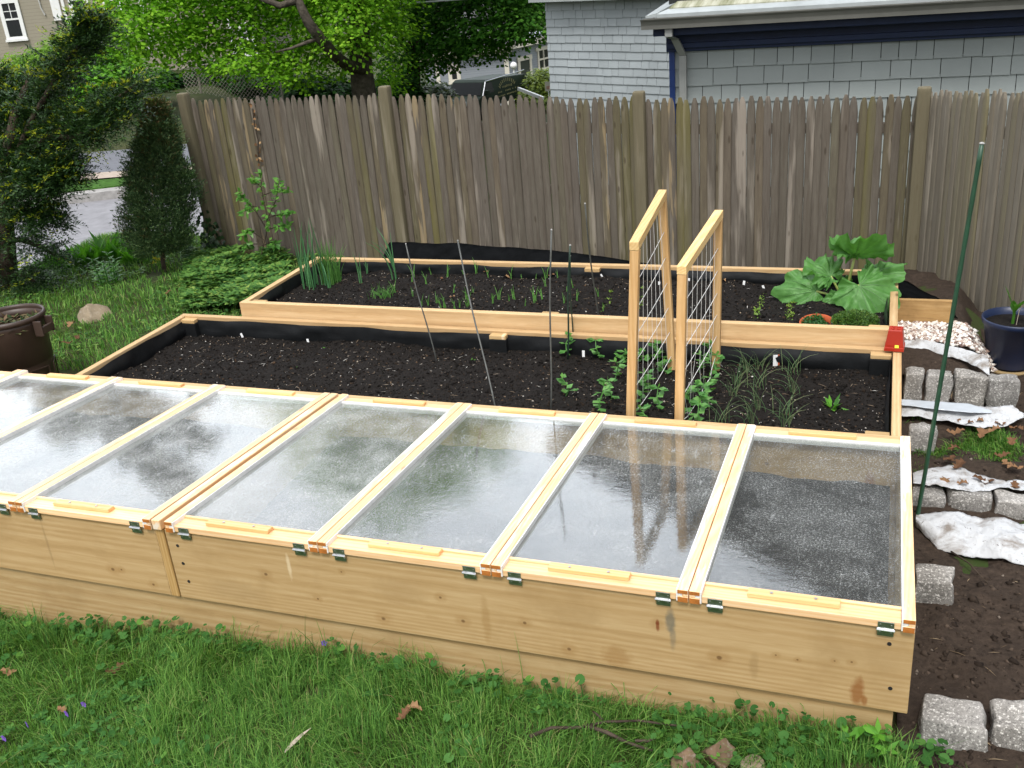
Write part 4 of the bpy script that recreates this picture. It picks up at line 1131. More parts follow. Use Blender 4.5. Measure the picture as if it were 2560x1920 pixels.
bush('bush', 'light yellow green feathery bush above the hedge, below the tan house', [px_blob(*a) for a in [(225, 105, 28, 50, 1.2), (150, 135, 28, 42, 1.1), (280, 110, 28, 40, 1), (90, 165, 28, 48, 1.1), (190, 140, 28, 45, 1), (30, 190, 28, 50, 1)]], 900, 14, .14, .06, .30, hedgeL)
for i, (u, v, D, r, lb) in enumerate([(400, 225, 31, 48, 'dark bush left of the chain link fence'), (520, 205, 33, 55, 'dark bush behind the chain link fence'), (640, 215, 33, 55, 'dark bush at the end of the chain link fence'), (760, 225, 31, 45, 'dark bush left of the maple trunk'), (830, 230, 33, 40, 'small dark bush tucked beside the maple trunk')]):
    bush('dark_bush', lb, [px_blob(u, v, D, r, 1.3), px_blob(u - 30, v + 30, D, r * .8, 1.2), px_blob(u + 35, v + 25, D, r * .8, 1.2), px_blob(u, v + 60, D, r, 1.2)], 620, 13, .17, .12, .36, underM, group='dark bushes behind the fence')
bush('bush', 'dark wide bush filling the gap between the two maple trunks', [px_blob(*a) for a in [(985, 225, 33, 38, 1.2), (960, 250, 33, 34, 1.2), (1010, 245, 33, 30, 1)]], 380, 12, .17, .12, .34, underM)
bush('bush', 'grey green variegated bush left of the van', [px_blob(*a) for a in [(1072, 226, 40, 24, 1), (1090, 240, 40, 20, 1), (1050, 240, 40, 24, 1)]], 330, 12, .2, .12, .4, leafmat('grey green leaves', [(0, (0.03, 0.06, 0.03, 1)), (1, (0.16, 0.20, 0.11, 1))], 0.5, .3, .3))
bush('bush', 'yellow green bush beside the grey house wall', [px_blob(*a) for a in [(1355, 195, 48, 24, 1), (1350, 225, 48, 26, 1), (1372, 210, 48, 22, 1), (1335, 250, 47, 26, 1), (1375, 250, 47, 24, 1)]], 520, 12, .2, .11, .4, leafmat('yellow green leaves', [(0, (0.06, 0.10, 0.012, 1)), (1, (0.22, 0.29, 0.04, 1))], 0.5, .3, .35))
# chain link fence with its posts
steelP = simple('dull galvanised pipe', (0.30, 0.27, 0.24, 1), 0.6, 0.4, 0.3, var=0.3, scale=8)
clf = empty('chain_link_fence', 'rusty chain link fence with a top pipe beyond the stockade fence', 'fence', tuple(gpt(490, 29)))
cb = np.array(clf.location)
c0, c1, c2 = at_f(452, 172, 29), at_f(490, 165, 29), at_f(690, 138, 29)
MB().tube([tuple(p - cb) for p in (c0, c1, c2)], .022, 6).build('top_pipe', steelP, clf)
for p in (c1, c2):
    MB().tube([tuple(p - cb), (p[0] - cb[0], p[1] - cb[1], -1.2 + 0 * p[2])], .03, 6).build('post', steelP, clf)
m = MB(); hh = 1.5
for a, b in ((c0, c1), (c1, c2)):
    L_ = np.linalg.norm(b - a); n = int(L_ / .11)
    for i in range(-int(hh / .11), n + int(hh / .11)):
        for sgn in (1, -1):
            s0, s1 = i * .11, i * .11 + sgn * hh
            lo_, hi_ = 0.0, 1.0
            # clip to [0, L]
            f = lambda s: (s - s0) / (s1 - s0)
            ta, tb = sorted((f(0), f(L_))); ta, tb = max(0, ta), min(1, tb)
            if tb - ta < .02: continue
            q = []
            for t in (ta, tb):
                p = a + (b - a) * ((s0 + (s1 - s0) * t) / L_); q.append((p[0] - cb[0], p[1] - cb[1], p[2] - t * hh - cb[2]))
            m.tube(q, .006, 3, cap=False)
m.build('wire_mesh', steelP, clf)

# ------------------------------------------------------------------ houses
class Loc:
    """local frame of a facade that faces the garden at forward distance D"""
    def __init__(s, u, v, D, turn=0.0):
        s.D = D; s.O = at_f(u, v, D); s.rz = YAW + turn
        s.R = np.array([math.cos(s.rz), math.sin(s.rz), 0]); s.F = np.array([-math.sin(s.rz), math.cos(s.rz), 0])
        s.gz = float(ground_z(s.O[0], s.O[1])); s.O = np.array([s.O[0], s.O[1], s.gz])
    def at(s, u, v):
        d = ray(u, v); t = ((s.O - CAM) @ s.F) / (d @ s.F); p = CAM + d * t - s.O
        return float(p @ s.R), float(p[2])
def siding(name, col, pitch, dark=.6):
    k = NT(name)
    wv = k.N('ShaderNodeTexWave'); wv.wave_type = 'BANDS'; wv.bands_direction = 'Z'; wv.wave_profile = 'SAW'
    wv.inputs['Scale'].default_value = 1.0 / pitch / 3.1831 * 1.0; wv.inputs['Distortion'].default_value = 0
    k.t.links.new(k.coord('Object'), wv.inputs['Vector'])
    c = k.mixc(k.rng(wv.outputs['Fac'], .0, .16, 1, 0), col, tuple(x * dark for x in col[:3]) + (1,))
    c = k.mixc(k.rng(k.noise(k.coord('Object'), .8, 4), .4, .7, 0, .2), c, tuple(x * .8 for x in col[:3]) + (1,))
    k.bsdf(c, .7, k.bump(wv.outputs['Fac'], .6, .03), .3)
    return k.mat
whiteTrim = simple('white painted trim', (0.74, 0.75, 0.74, 1), .5, .4, var=.06)
creamTrim = simple('cream painted trim', (0.66, 0.63, 0.54, 1), .5, .4, var=.06)
winglass = NT('dark window glass'); winglass.bsdf((0.02, 0.022, 0.026, 1), .06, None, .8); winglass = winglass.mat
roofM = simple('grey roof shingles', (0.10, 0.10, 0.105, 1), .9, .2, var=.3, scale=10)
def house_window(par, x0, x1, z0, z1, trim, y=-.02, fr=.09, bars=(1, 1)):
    f = MB()
    f.box(x0, x0 + fr, y - .05, y, z0, z1); f.box(x1 - fr, x1, y - .05, y, z0, z1)
    f.box(x0 + fr, x1 - fr, y - .05, y, z1 - fr, z1); f.box(x0 - .03, x1 + .03, y - .09, y - .002, z0 - fr * .6, z0 - .001)
    f.box(x0 + fr, x1 - fr, y - .04, y, z0, z0 + fr * .6)
    o = f.build('window', trim, par)
    MB().box(x0 + fr, x1 - fr, y - .012, y - .006, z0 + fr * .6, z1 - fr).build('pane', winglass, o)
    b = MB(); zm = (z0 + z1) / 2; b.box(x0 + fr, x1 - fr, y - .035, y - .014, zm - .03, zm + .03)
    for i in range(1, bars[0] + 1):
        xm = x0 + fr + (x1 - x0 - 2 * fr) * i / (bars[0] + 1); b.box(xm - .012, xm + .012, y - .028, y - .0145, zm + .03, z1 - fr)
    for i in range(1, bars[1] + 1):
        zz = zm + (z1 - fr - zm) * i / (bars[1] + 1); b.box(x0 + fr, x1 - fr, y - .027, y - .015, zz - .012, zz + .012)
    b.build('sash_bars', trim, o)
    return o
# tan house across the street
lt = Loc(120, 60, 38)
th = empty('house', 'tan clapboard house with white window frames across the street at far left', 'house', tuple(lt.O), lt.rz)
tanM = siding('tan clapboard', lin('#a39c8c'), .115)
x0, x1 = lt.at(-300, 60)[0], lt.at(640, 60)[0]
MB().box(x0, x1, 0, 8, -.5, 5.6).build('wall', tanM, th)
rm = MB(); rm.hexa([(x0 - .4, -.5, 5.6), (x1 + .4, -.5, 5.6), (x0 - .4, 8.5, 5.6), (x1 + .4, 8.5, 5.6), (x0 - .4, 3.9, 8.6), (x1 + .4, 3.9, 8.6), (x0 - .4, 4.1, 8.6), (x1 + .4, 4.1, 8.6)]).build('roof', roofM, th)
def twin(ua, ub, va, vb):
    um, vm = (ua + ub) / 2, (va + vb) / 2
    a = lt.at(ua, vm)[0]; b = lt.at(ub, vm)[0]; zt_ = lt.at(um, va)[1]; zb_ = lt.at(um, vb)[1]
    return a, b, zb_, zt_
house_window(th, *twin(5, 58, -3, 98), whiteTrim, fr=.13)
house_window(th, *twin(170, 220, -55, 50), whiteTrim, fr=.13)
house_window(th, *twin(256, 300, -55, 52), whiteTrim, fr=.13)
house_window(th, *twin(-110, -55, 5, 105), whiteTrim, fr=.13)
a = twin(124, 146, -60, 52); MB().box(a[0], a[1], -.06, -.002, a[2], a[3]).build('white_panel', whiteTrim, th)
a = twin(152, 159, -60, 60); MB().box(a[0], a[1], -.05, -.002, a[2], a[3]).build('downpipe', whiteTrim, th)
q = [lt.at(95, -30), lt.at(98, 0), lt.at(104, 20), lt.at(114, 38)]
MB().tube([(p[0], -.05, p[1]) for p in q], .025, 5).build('cable', simple('grey cable', (.45, .45, .43, 1)), th)
a = twin(360, 372, 0, 130); MB().box(a[0], a[1], -.06, -.002, a[2], a[3]).build('corner_board', whiteTrim, th)
a = twin(575, 585, 30, 135); MB().box(a[0], a[1], -.06, -.002, a[2], a[3]).build('corner_board', whiteTrim, th)
house_window(th, *twin(600, 640, 55, 140), whiteTrim, fr=.13)
# grey house down the hill
lg = Loc(1200, 150, 62)
gh = empty('house', 'grey clapboard house with cream trim down the hill behind the van', 'house', tuple(lg.O), lg.rz)
greyM = siding('grey clapboard', lin('#9aa0a9'), .13)
xa, xb = lg.at(1060, 150)[0], lg.at(1268, 150)[0]
ze = lg.at(1200, 130)[1]
MB().box(xa, xb, 0, 9, -2, ze).build('wall', greyM, gh)
MB().box(xa - .5, xb + .3, -.5, -.02, ze + .02, ze + .35).build('cornice', creamTrim, gh)
MB().box(xa - .5, xb + .3, -.12, -.021, ze - .25, ze + .01).build('frieze_board', creamTrim, gh)
MB().hexa([(xa - .6, -.7, ze + .36), (xb + .5, -.7, ze + .36), (xa - .6, 9.5, ze + .36), (xb + .5, 9.5, ze + .36), (xa - .6, 4.4, ze + 3.4), (xb + .5, 4.4, ze + 3.4), (xa - .6, 4.6, ze + 3.4), (xb + .5, 4.6, ze + 3.4)]).build('roof', roofM, gh)
cxw = lg.at(1264, 150)[0]; MB().box(cxw - .1, cxw + .17, -.08, .3, -2, ze - .26).build('corner_board', creamTrim, gh)
px_ = lg.at(1092, 160)[0]; MB().box(px_ - .12, px_ + .12, -.08, -.005, -2, ze - .26).build('pilaster', creamTrim, gh)
def gwin(ua, ub, va, vb):
    um, vm = (ua + ub) / 2, (va + vb) / 2
    return lg.at(ua, vm)[0], lg.at(ub, vm)[0], lg.at(um, vb)[1], lg.at(um, va)[1]
house_window(gh, *gwin(1120, 1151, 158, 204), creamTrim, fr=.22, bars=(1, 1))
# wing of the grey house, receding to the right
wing = MB(); an = math.radians(52); wd = 5.2
ex, ey = xb + .05 + wd * math.cos(an), wd * math.sin(an)
MB().hexa([(xb + .05, .02, -2), (ex, ey, -2), (xb + .05, 8.9, -2), (ex, 12, -2), (xb + .05, .02, ze + .02), (ex, ey, ze + .02), (xb + .05, 8.9, ze + .02), (ex, 12, ze + .02)]).build('wing_wall', greyM, gh)
W_ = Matrix.Translation((xb + .05, 0.0, 0)) @ Matrix.Rotation(an, 4, 'Z')
MB().box(0, wd + .2, -.45, -.03, ze + .03, ze + .36, T=W_).build('wing_cornice', creamTrim, gh)
MB().box(wd - .2, wd + .25, -.10, -.01, -2, ze, T=W_).build('wing_corner_board', creamTrim, gh)
def on_wing(mb): 
    return mb
f = MB(); zt_ = lg.at(1320, 140)[1]; zb_ = lg.at(1320, 186)[1]
for (a0, a1, b0, b1) in ((3.0, 3.12, zb_, zt_), (4.15, 4.27, zb_, zt_), (2.85, 4.42, zt_, zt_ + .2), (2.9, 4.37, zb_ - .15, zb_), (3.12, 4.15, (zb_ + zt_) / 2 - .05, (zb_ + zt_) / 2 + .05), (3.6, 3.66, zb_, zt_)):
    f.box(a0, a1, -.08, -.012, b0, b1, T=W_)
f = f.build('window', creamTrim, gh)
MB().box(3.12, 4.15, -.02, -.011, zb_, zt_, T=W_).build('pane', winglass, f)
dz0, dz1 = -2, lg.at(1290, 158)[1]
d = MB(); d.box(.9, 1.1, -.08, -.012, dz0, dz1, T=W_); d.box(2.1, 2.3, -.08, -.012, dz0, dz1, T=W_); d.box(.85, 2.35, -.1, -.013, dz1, dz1 + .25, T=W_)
d = d.build('door', creamTrim, gh); MB().box(1.1, 2.1, -.03, -.011, dz0, dz1, T=W_).build('door_leaf', simple('dark door paint', (.05, .06, .05, 1), .4), d)
lp = empty('globe_lamp', 'white globe lamp on a post in front of the grey house door', 'lamp', tuple(at_f(1284, 260, 58)))
gp = at_f(1284, 164, 58) - np.array(lp.location)
MB().tube([(0, 0, -1), (gp[0], gp[1], gp[2] - .1)], .05, 6).build('lamp_post', whiteTrim, lp)
MB().lathe([(.02, -.2), (.14, -.14), (.2, 0), (.14, .14), (.02, .2)], 14, 0, tuple(gp)).build('globe', whiteTrim, lp, smooth=True)

# ------------------------------------------------------------------ the van
lv = Loc(1205, 215, 45, turn=math.radians(58))
van = empty('parked_van', 'dark green work van with faded gold lettering parked behind the fence', 'van', tuple(lv.O), lv.rz)
zr = at_f(1205, 203, 45)[2] - lv.gz                               # roof height above ground, local
zw = at_f(1205, 240, 45)[2] - lv.gz
vanM = NT('dark green car paint'); vanM.bsdf(vanM.ramp(vanM.noise(vanM.coord('Object'), 2, 3), [(0, (0.014, 0.024, 0.018, 1)), (1, (0.024, 0.036, 0.024, 1))]), .6, None, .1); vanM = vanM.mat
vanglass = NT('tinted van glass'); vanglass.bsdf((.006, .008, .008, 1), .25, None, .25); vanglass = vanglass.mat
# local x runs along the side away from the nose, y into the width; origin at the near front corner (A pillar)
Wd, Ls = 1.9, 4.0
prof = [(-1.15, .45), (-1.05, zw - .25), (-.05, zw - .02), (.42, zr - .10), (.62, zr - .02), (Ls - .15, zr - .22), (Ls, zr - .34), (Ls, .45)]
vs = []; n = len(prof)
for y, ins in ((0.0, 0), (Wd, 0)):
    for x_, z_ in prof:
        tum = .12 * max(0, (z_ - zw) / (zr - zw)); vs.append((x_, y + (tum if y == 0 else -tum), z_))
fs = [tuple(range(n)), tuple(range(2 * n - 1, n - 1, -1))] + [(i, i + n, (i + 1) % n + n, (i + 1) % n) for i in range(n)]
MB().add(vs, fs).build('body', vanM, van, bevel=.04)
ww = lambda x_, z_, o=.004: (x_, .12 * max(0, (z_ - zw) / (zr - zw)) - o, z_)
nx = Vector((-(zr - .10 - zw + .02), 0, .47)).normalized() * .012
ws = []
for t, yy in ((.06, .10), (.06, Wd - .10), (.94, Wd - .20), (.94, .20)):
    x_, z_ = -.05 + .47 * t, zw - .02 + (zr - .08 - zw) * t; ws.append((x_ + nx.x, yy, z_ + nx.z))
MB().add(ws, [(0, 1, 2, 3)]).build('windscreen', vanglass, van).modifiers.new('thickness', 'SOLIDIFY').thickness = .006
o = MB().add([ww(.12, zw + .04), ww(.98, zw + .04), ww(.92, zr - .16), ww(.52, zr - .16)], [(0, 1, 2, 3)]).build('side_window', vanglass, van); o.modifiers.new('thickness', 'SOLIDIFY').thickness = .006
MB().tube([ww(-.03, zw, .01), ww(.43, zr - .1, .01)], .03, 5).build('door_pillar', pin_steel, van)
MB().tube([ww(.43, zr - .08, .0), ww(Ls - .1, zr - .06, .0)], .03, 6).build('roof_gutter', pin_steel, van)
for x_ in (.0, Ls - .8):
    for y in (.02, Wd - .02):
        wh = MB().tube([(x_, y - .1, .34), (x_, y + .1, .34)], .34, 18).build('wheel', simple('tyre rubber', (.02, .02, .02, 1), .8) if 'tyre rubber' not in bpy.data.materials else bpy.data.materials['tyre rubber'], van)
        MB().tube([(x_, y - .11, .34), (x_, y + .11, .34)], .18, 14).build('rim', steel, wh)
hl = MB().box(-1.17, -1.12, .15, .55, .75, .95).build('headlight', simple('lamp lens', (.6, .6, .6, 1), .1), van); MB().box(-1.17, -1.12, Wd - .55, Wd - .15, .75, .95).build('headlight', bpy.data.materials['lamp lens'], van)
mi_ = MB().box(.05, .25, -.22, -.03, zw + .02, zw + .22).build('side_mirror', vanM, van, bevel=.03)
goldM = simple('faded gold lettering', (0.20, 0.19, 0.09, 1), .8)
let = MB(); rg = random.Random(4)
def stroke(x_, z_, w_, h_, rot=0.0):
    T_ = Matrix.Translation((x_, .12 * max(0, (z_ - zw) / (zr - zw)) - .010, z_)) @ Matrix.Rotation(rot, 4, 'Y')
    let.box(-w_ / 2, w_ / 2, -.003, .003, -h_ / 2, h_ / 2, T=T_)
for i in range(11):
    a = math.pi * (.12 + .76 * i / 10); stroke(2.15 - .62 * math.cos(a) * 1.15, zr - .60 + .36 * math.sin(a), .045, .16, -(math.pi / 2 - a) * .7)
for i in range(8): stroke(1.75 + .11 * i, zr - .50 + rg.uniform(-.01, .01), .05, rg.uniform(.07, .12))
for row, nn in ((zr - .68, 16), (zr - .85, 15)):
    for i in range(nn):
        if rg.random() < .82: stroke(1.2 + .125 * i, row, .07, rg.uniform(.04, .07))
let.build('lettering', goldM, van)
wb = MB(); a, b = at_f(1296, 222, 42), at_f(1358, 246, 41)
wb.tube([tuple(a - a), tuple(b - a)], .09, 4); o = wb.build('white_plank', whiteTrim, bevel=.01, loc=tuple(a)); tag(o, 'white painted plank sloping down beside the van', 'plank')
sb = empty('yard_sign', 'small pale sign with a reddish picture beside the yellow green bush', 'sign', tuple(at_f(1371, 250, 40)))
o0 = np.array(sb.location); c = at_f(1371, 216, 40) - o0
MB().box(-.13, .13, -.01, .01, -.17, .17, T=Matrix.Translation(tuple(c)) @ Matrix.Rotation(YAW, 4, 'Z')).build('board', creamTrim, sb)
MB().box(-.08, .08, -.016, -.0105, -.1, .02, T=Matrix.Translation(tuple(c)) @ Matrix.Rotation(YAW, 4, 'Z')).build('picture', simple('faded red print', (.5, .3, .24, 1)), sb)
MB().tube([(0, 0, -.6), tuple(c - [0, 0, .16])], .02, 5).build('post', whiteTrim, sb)
pts = [at_f(560, 30, 30), at_f(800, 24, 30), at_f(1000, 9, 30), at_f(1120, 1, 30), at_f(1300, -14, 30), at_f(1700, -60, 30)]
o = MB().tube([tuple(p - pts[0]) for p in pts], .025, 5).build('overhead_cable', simple('pale cable sheath', (.5, .52, .55, 1)), loc=tuple(pts[0])); tag(o, 'pale overhead cable crossing the maples', 'cable')

# ------------------------------------------------------------------ the neighbour's shingled house
shM = NT('grey painted shingles')
cs = shM.mixc(1.0, shM.ramp(shM.noise(shM.coord('Object', (1, 1, 1)), 1.5, 4), [(.3, lin('#8f9699')), (.7, lin('#9ba2a5'))]), shM.ramp(shM.island(), [(0, (.93, .93, .93, 1)), (1, (1.05, 1.05, 1.05, 1))]), 'MULTIPLY')
shM.bsdf(cs, .6, shM.bump(shM.noise(shM.coord('Object', (40, 40, 3)), 4, 4), .2, .004), .3); shM = shM.mat
shM2 = NT('greener grey painted shingles')
cs = shM2.mixc(1.0, shM2.ramp(shM2.noise(shM2.coord('Object', (1, 1, 1)), 1.5, 4), [(.3, lin('#878e8d')), (.7, lin('#929998'))]), shM2.ramp(shM2.island(), [(0, (.94, .94, .94, 1)), (1, (1.05, 1.05, 1.05, 1))]), 'MULTIPLY')
shM2.bsdf(cs, .6, shM2.bump(shM2.noise(shM2.coord('Object', (40, 40, 3)), 4, 4), .2, .004), .3); shM2 = shM2.mat
blueM = simple('dark blue trim paint', (0.010, 0.021, 0.060, 1), .45, .3, var=.12)
blueB = simple('brighter blue corner paint', (0.012, 0.035, 0.14, 1), .45, .4, var=.1)
gutD = simple('dull dark gutter metal', (0.15, 0.15, 0.135, 1), .5, .4, .1, var=.15, scale=4)
gutM = simple('grey gutter metal', (0.26, 0.27, 0.26, 1), .4, .5, .1, var=.15, scale=4)
flashM = simple('pale roof flashing', (0.33, 0.36, 0.36, 1), .4, .4, .1, var=.15, scale=5)
mossM = NT('mossy pale roof')
v = mossM.coord('Object', (3.5, .3, 1)); mossM.bsdf(mossM.ramp(mossM.noise(v, 3, 5, .7), [(.35, lin('#b5b5a6')), (.5, lin('#9a9a86')), (.68, lin('#6a6d4c'))]), .85, None, .2); mossM = mossM.mat
nh = empty('neighbour_house', "grey shingled neighbour's house with dark blue trim and a long gutter", 'house', (-2, 7, -2.2))
NL = (2, -7, 2.2)
def shingle_wall(o, R, x0, x1, z0, z1, exp, wmin, wmax, name, mat, seed):
    rg = random.Random(seed); m = MB()
    o = Vector(o); R = Vector(R).normalized(); Nn = Vector((R.y, -R.x, 0))
    z = z1
    while z > z0:
        x = x0 - rg.uniform(0, wmax); lo = z - exp
        while x < x1:
            w_ = rg.uniform(wmin, wmax); a, b = max(x, x0), min(x + w_ - .006, x1)
            if b - a > .01:
                dz = rg.uniform(-.003, .003)
                P = lambda xx, off, zz: tuple(o + R * xx + Nn * off + Vector((0, 0, zz)))
                vs = [P(a, .002, lo + dz), P(b, .002, lo + dz), P(a, .022, lo + dz), P(b, .022, lo + dz), P(a, .000, z + .02), P(b, .000, z + .02), P(a, .006, z + .02), P(b, .006, z + .02)]
                m.hexa([vs[2], vs[3], vs[0], vs[1], vs[6], vs[7], vs[4], vs[5]])
            x += w_
        z = lo
    return m.build(name, mat, nh, loc=NL)
# near extension: wall plane y = 7
yE = 7.0
xc = at_y(1676, 240, yE)[0]; xRt = 3.6
zt = at_y(1690, 128, yE)[2]; zf0 = at_y(1690, 74, yE - .25)[2]
darkwall = simple('dark gap felt', (.02, .022, .022, 1), .9)
MB().box(xc, xRt, yE + .004, yE + 5.0, -2.2, zt + .5).build('extension_wall', darkwall, nh, loc=NL)
shingle_wall((0, yE, 0), (1, 0, 0), xc + .05, xRt, -1.2, zt, .152, .12, .24, 'shingles', shM2, 5)
MB().box(xc - .02, xRt, yE - .05, yE - .024, zt, zt + .155).build('frieze_board', blueM, nh, bevel=.004, loc=NL)
MB().box(xc - .09, xRt, yE - .26, yE - .052, zt + .157, zt + .32).build('soffit_box', blueM, nh, bevel=.004, loc=NL)
MB().box(xc - .01, xRt, yE - .085, yE - .052, zt + .03, zt + .075).build('frieze_moulding', blueM, nh, bevel=.004, loc=NL)
MB().box(xc, xc + .05, yE - .03, yE + .02, -1.2, zt - .002).build('corner_board', blueB, nh, loc=NL)
# gutter (half trough), fascia flashing, roof
gxl, gyr = at_y(1600, 62, yE - .42)[0], yE - .42
gz1 = at_y(1610, 50, yE - .42)[2]; gz0 = gz1 - .085
g = MB(); pr = [(-.125, 0), (-.118, -.012), (-.11, -.012), (-.095, -.05), (-.09, -.085), (-.03, -.09), (0, -.085), (0, 0), (-.006, 0), (-.006, -.078), (-.085, -.078), (-.113, -.004)]
vs = []; n = len(pr)
for xx in (gxl, xRt + .3):
    for a, b in pr: vs.append((xx, yE - .29 + a, gz1 + b))
g.add(vs, [(i, (i + 1) % n, (i + 1) % n + n, i + n) for i in range(n)] + [tuple(range(n))]); g.build('gutter', gutD, nh, loc=NL)
MB().hexa([(gxl + .10, yE - .285, gz1 + .0), (xRt + .3, yE - .285, gz1 + .0), (gxl + .2, yE - .20, gz1 + .0), (xRt + .3, yE - .20, gz1), (gxl + .10, yE - .285, gz1 + .028), (xRt + .3, yE - .285, gz1 + .028), (gxl + .2, yE - .20, gz1 + .062), (xRt + .3, yE - .20, gz1 + .062)]).build('drip_flashing', flashM, nh, loc=NL)
MB().hexa([(gxl + .21, yE - .199, gz1), (xRt + .3, yE - .199, gz1), (gxl + .6, yE + 2.2, gz1), (xRt + .3, yE + 2.2, gz1), (gxl + .21, yE - .199, gz1 + .07), (xRt + .3, yE - .199, gz1 + .07), (gxl + .6, yE + 2.2, gz1 + .52), (xRt + .3, yE + 2.2, gz1 + .52)]).build('roof', mossM, nh, loc=NL)
MB().hexa([(gxl + .02, yE - .29, gz1 + .004), (gxl + .12, yE - .29, gz1 + .004), (gxl + .34, yE + 1.0, gz1 + .15), (gxl + .58, yE + 1.0, gz1 + .15), (gxl + .02, yE - .29, gz1 + .02), (gxl + .12, yE - .29, gz1 + .04), (gxl + .34, yE + 1.0, gz1 + .26), (gxl + .58, yE + 1.0, gz1 + .28)]).build('rake_flashing', flashM, nh, loc=NL)
# downspout
dx_ = at_y(1692, 150, yE - .1)[0]
ds = MB(); 
def rect_tube(m, pts, hw, hd):
    for (a, b) in zip(pts[:-1], pts[1:]):
        m.hexa([(a[0] - hw, a[1] - hd, a[2]), (a[0] + hw, a[1] - hd, a[2]), (a[0] - hw, a[1] + hd, a[2]), (a[0] + hw, a[1] + hd, a[2]), (b[0] - hw, b[1] - hd, b[2]), (b[0] + hw, b[1] - hd, b[2]), (b[0] - hw, b[1] + hd, b[2]), (b[0] + hw, b[1] + hd, b[2])])
rect_tube(ds, [(dx_ + .05, yE - .075, -1.2), (dx_ + .05, yE - .075, zt - .03), (dx_ - .0, yE - .16, zt + .12), (dx_ - .02, yE - .33, zt + .155), (dx_ - .02, yE - .33, gz0 + .001)], .033, .026)
ds.build('downspout', gutM, nh, bevel=.006, loc=NL)
# farther wing with its own shingled side
wD = 12.0; wl = at_y(1371, 120, wD); wr = at_y(1700, 120, 11.0)
Rw = Vector((wr[0] - wl[0], wr[1] - wl[1], 0)); LW = Rw.length + 3.0; Rn = Rw.normalized(); Nw = Vector((Rn.y, -Rn.x, 0))
ztw = at_y(1372, 6, wD)[2]
o_ = Vector((wl[0], wl[1], 0))
shingle_wall(o_, Rn, 0, LW, -2.6, ztw, .107, .12, .30, 'wing_shingles', shM, 9)
TW = Matrix.Translation(o_) @ Matrix(((Rn.x, -Rn.y, 0, 0), (Rn.y, Rn.x, 0, 0), (0, 0, 1, 0), (0, 0, 0, 1)))
MB().box(0.01, LW, .004, 4, -3.2, ztw + .02, T=TW).build('wing_wall', darkwall, nh, loc=NL)
MB().box(-.12, LW, -.22, .4, ztw + .022, ztw + .11, T=TW).build('wing_eave', flashM, nh, loc=NL)
MB().hexa([tuple(TW @ Vector(p)) for p in [(-.12, -.24, ztw + .112), (LW, -.24, ztw + .112), (-.12, 4, ztw + .112), (LW, 4, ztw + .112), (-.12, -.24, ztw + .15), (LW, -.24, ztw + .15), (-.12, 4, ztw + 1.3), (LW, 4, ztw + 1.3)]]).build('wing_roof', roofM, nh, loc=NL)
# main block behind, gable rising to the right (mirrored in the cold frame glass)
MX0, MX1, MY = -5.3, 6.5, 14.5
pk = (MX0 + MX1) / 2 + 1.0
zl = 5.0
MB().add([(MX0, MY, -3), (MX1, MY, -3), (MX1, MY, zl), (pk, MY, zl + 3.1), (MX0, MY, zl), (MX0, MY + 9, -3), (MX1, MY + 9, -3), (MX1, MY + 9, zl), (pk, MY + 9, zl + 3.1), (MX0, MY + 9, zl)],
         [(0, 1, 2, 3, 4), (9, 8, 7, 6, 5), (0, 4, 9, 5), (1, 6, 7, 2), (4, 3, 8, 9), (3, 2, 7, 8), (0, 5, 6, 1)]).build('main_wall', siding('slate blue clapboard', lin('#3f464d'), .12), nh, loc=NL)
for (xa_, za, xb_, zb_) in ((MX0 - .4, zl - .2, pk, zl + 3.12), (MX1 + .4, zl - .2, pk, zl + 3.12)):
    MB().hexa([(xa_, MY - .5, za), (xb_, MY - .5, zb_), (xa_, MY + 9.5, za), (xb_, MY + 9.5, zb_), (xa_, MY - .5, za + .2), (xb_, MY - .5, zb_ + .2), (xa_, MY + 9.5, za + .2), (xb_, MY + 9.5, zb_ + .2)]).build('main_roof', roofM, nh, loc=NL)
for xx in (-2.5, 1.0, 3.2):
    f = MB().box(xx, xx + 1.0, MY - .06, MY - .003, 2.2, 3.9).build('window', whiteTrim, nh, loc=NL)
    MB().box(xx + .1, xx + .9, MY - .064, MY - .0605, 2.3, 3.8).build('pane', winglass, f)
# ------------------------------------------------------------------ yew, juniper and garden shrubs
def needle_sprays(pts_, dirs, n_per, slen, nl, nw, up=0.25, spread=.9):
    """flat feathery sprays; returns V, T, along fraction per triangle"""
    n = len(pts_); D = nrm(dirs)
    Nn = nrm(np.array([0, 0, 1.0]) + RG.normal(0, .35, (n, 3)) ); Sd = nrm(np.cross(D, Nn))
    t = np.tile(np.linspace(.08, 1, n_per), n); I = np.repeat(np.arange(n), n_per)
    side = np.tile(np.where(np.arange(n_per) % 2 == 0, 1.0, -1.0), n)
    SL = np.broadcast_to(slen, (n,))[I]
    P = pts_[I] + D[I] * (t * SL)[:, None] + np.array([0, 0, -1.0]) * (.25 * t * t * SL)[:, None]
    # side twigs: needles sit off the axis too
    offs = side * RG.uniform(0, .45, len(I)) * SL * (1 - .6 * t)
    P = P + Sd[I] * offs[:, None]
    d = D[I] * .7 + Sd[I] * side[:, None] * spread + RG.normal(0, .25, (len(I), 3)) + [0, 0, up]
    s = RG.uniform(.7, 1.2, len(I))
    V, T = leaves(P, d, Nn[I] + RG.normal(0, .3, (len(I), 3)), nl * s, nw * s, .1, .4)
    return V, T, np.repeat(t, 2), np.repeat(I, 2)
yewM = leafmat('yew needles', [(0, (0.010, 0.028, 0.009, 1)), (0.6, (0.023, 0.060, 0.015, 1)), (1, (0.055, 0.12, 0.024, 1))], 0.5, 0.3, 0.15)
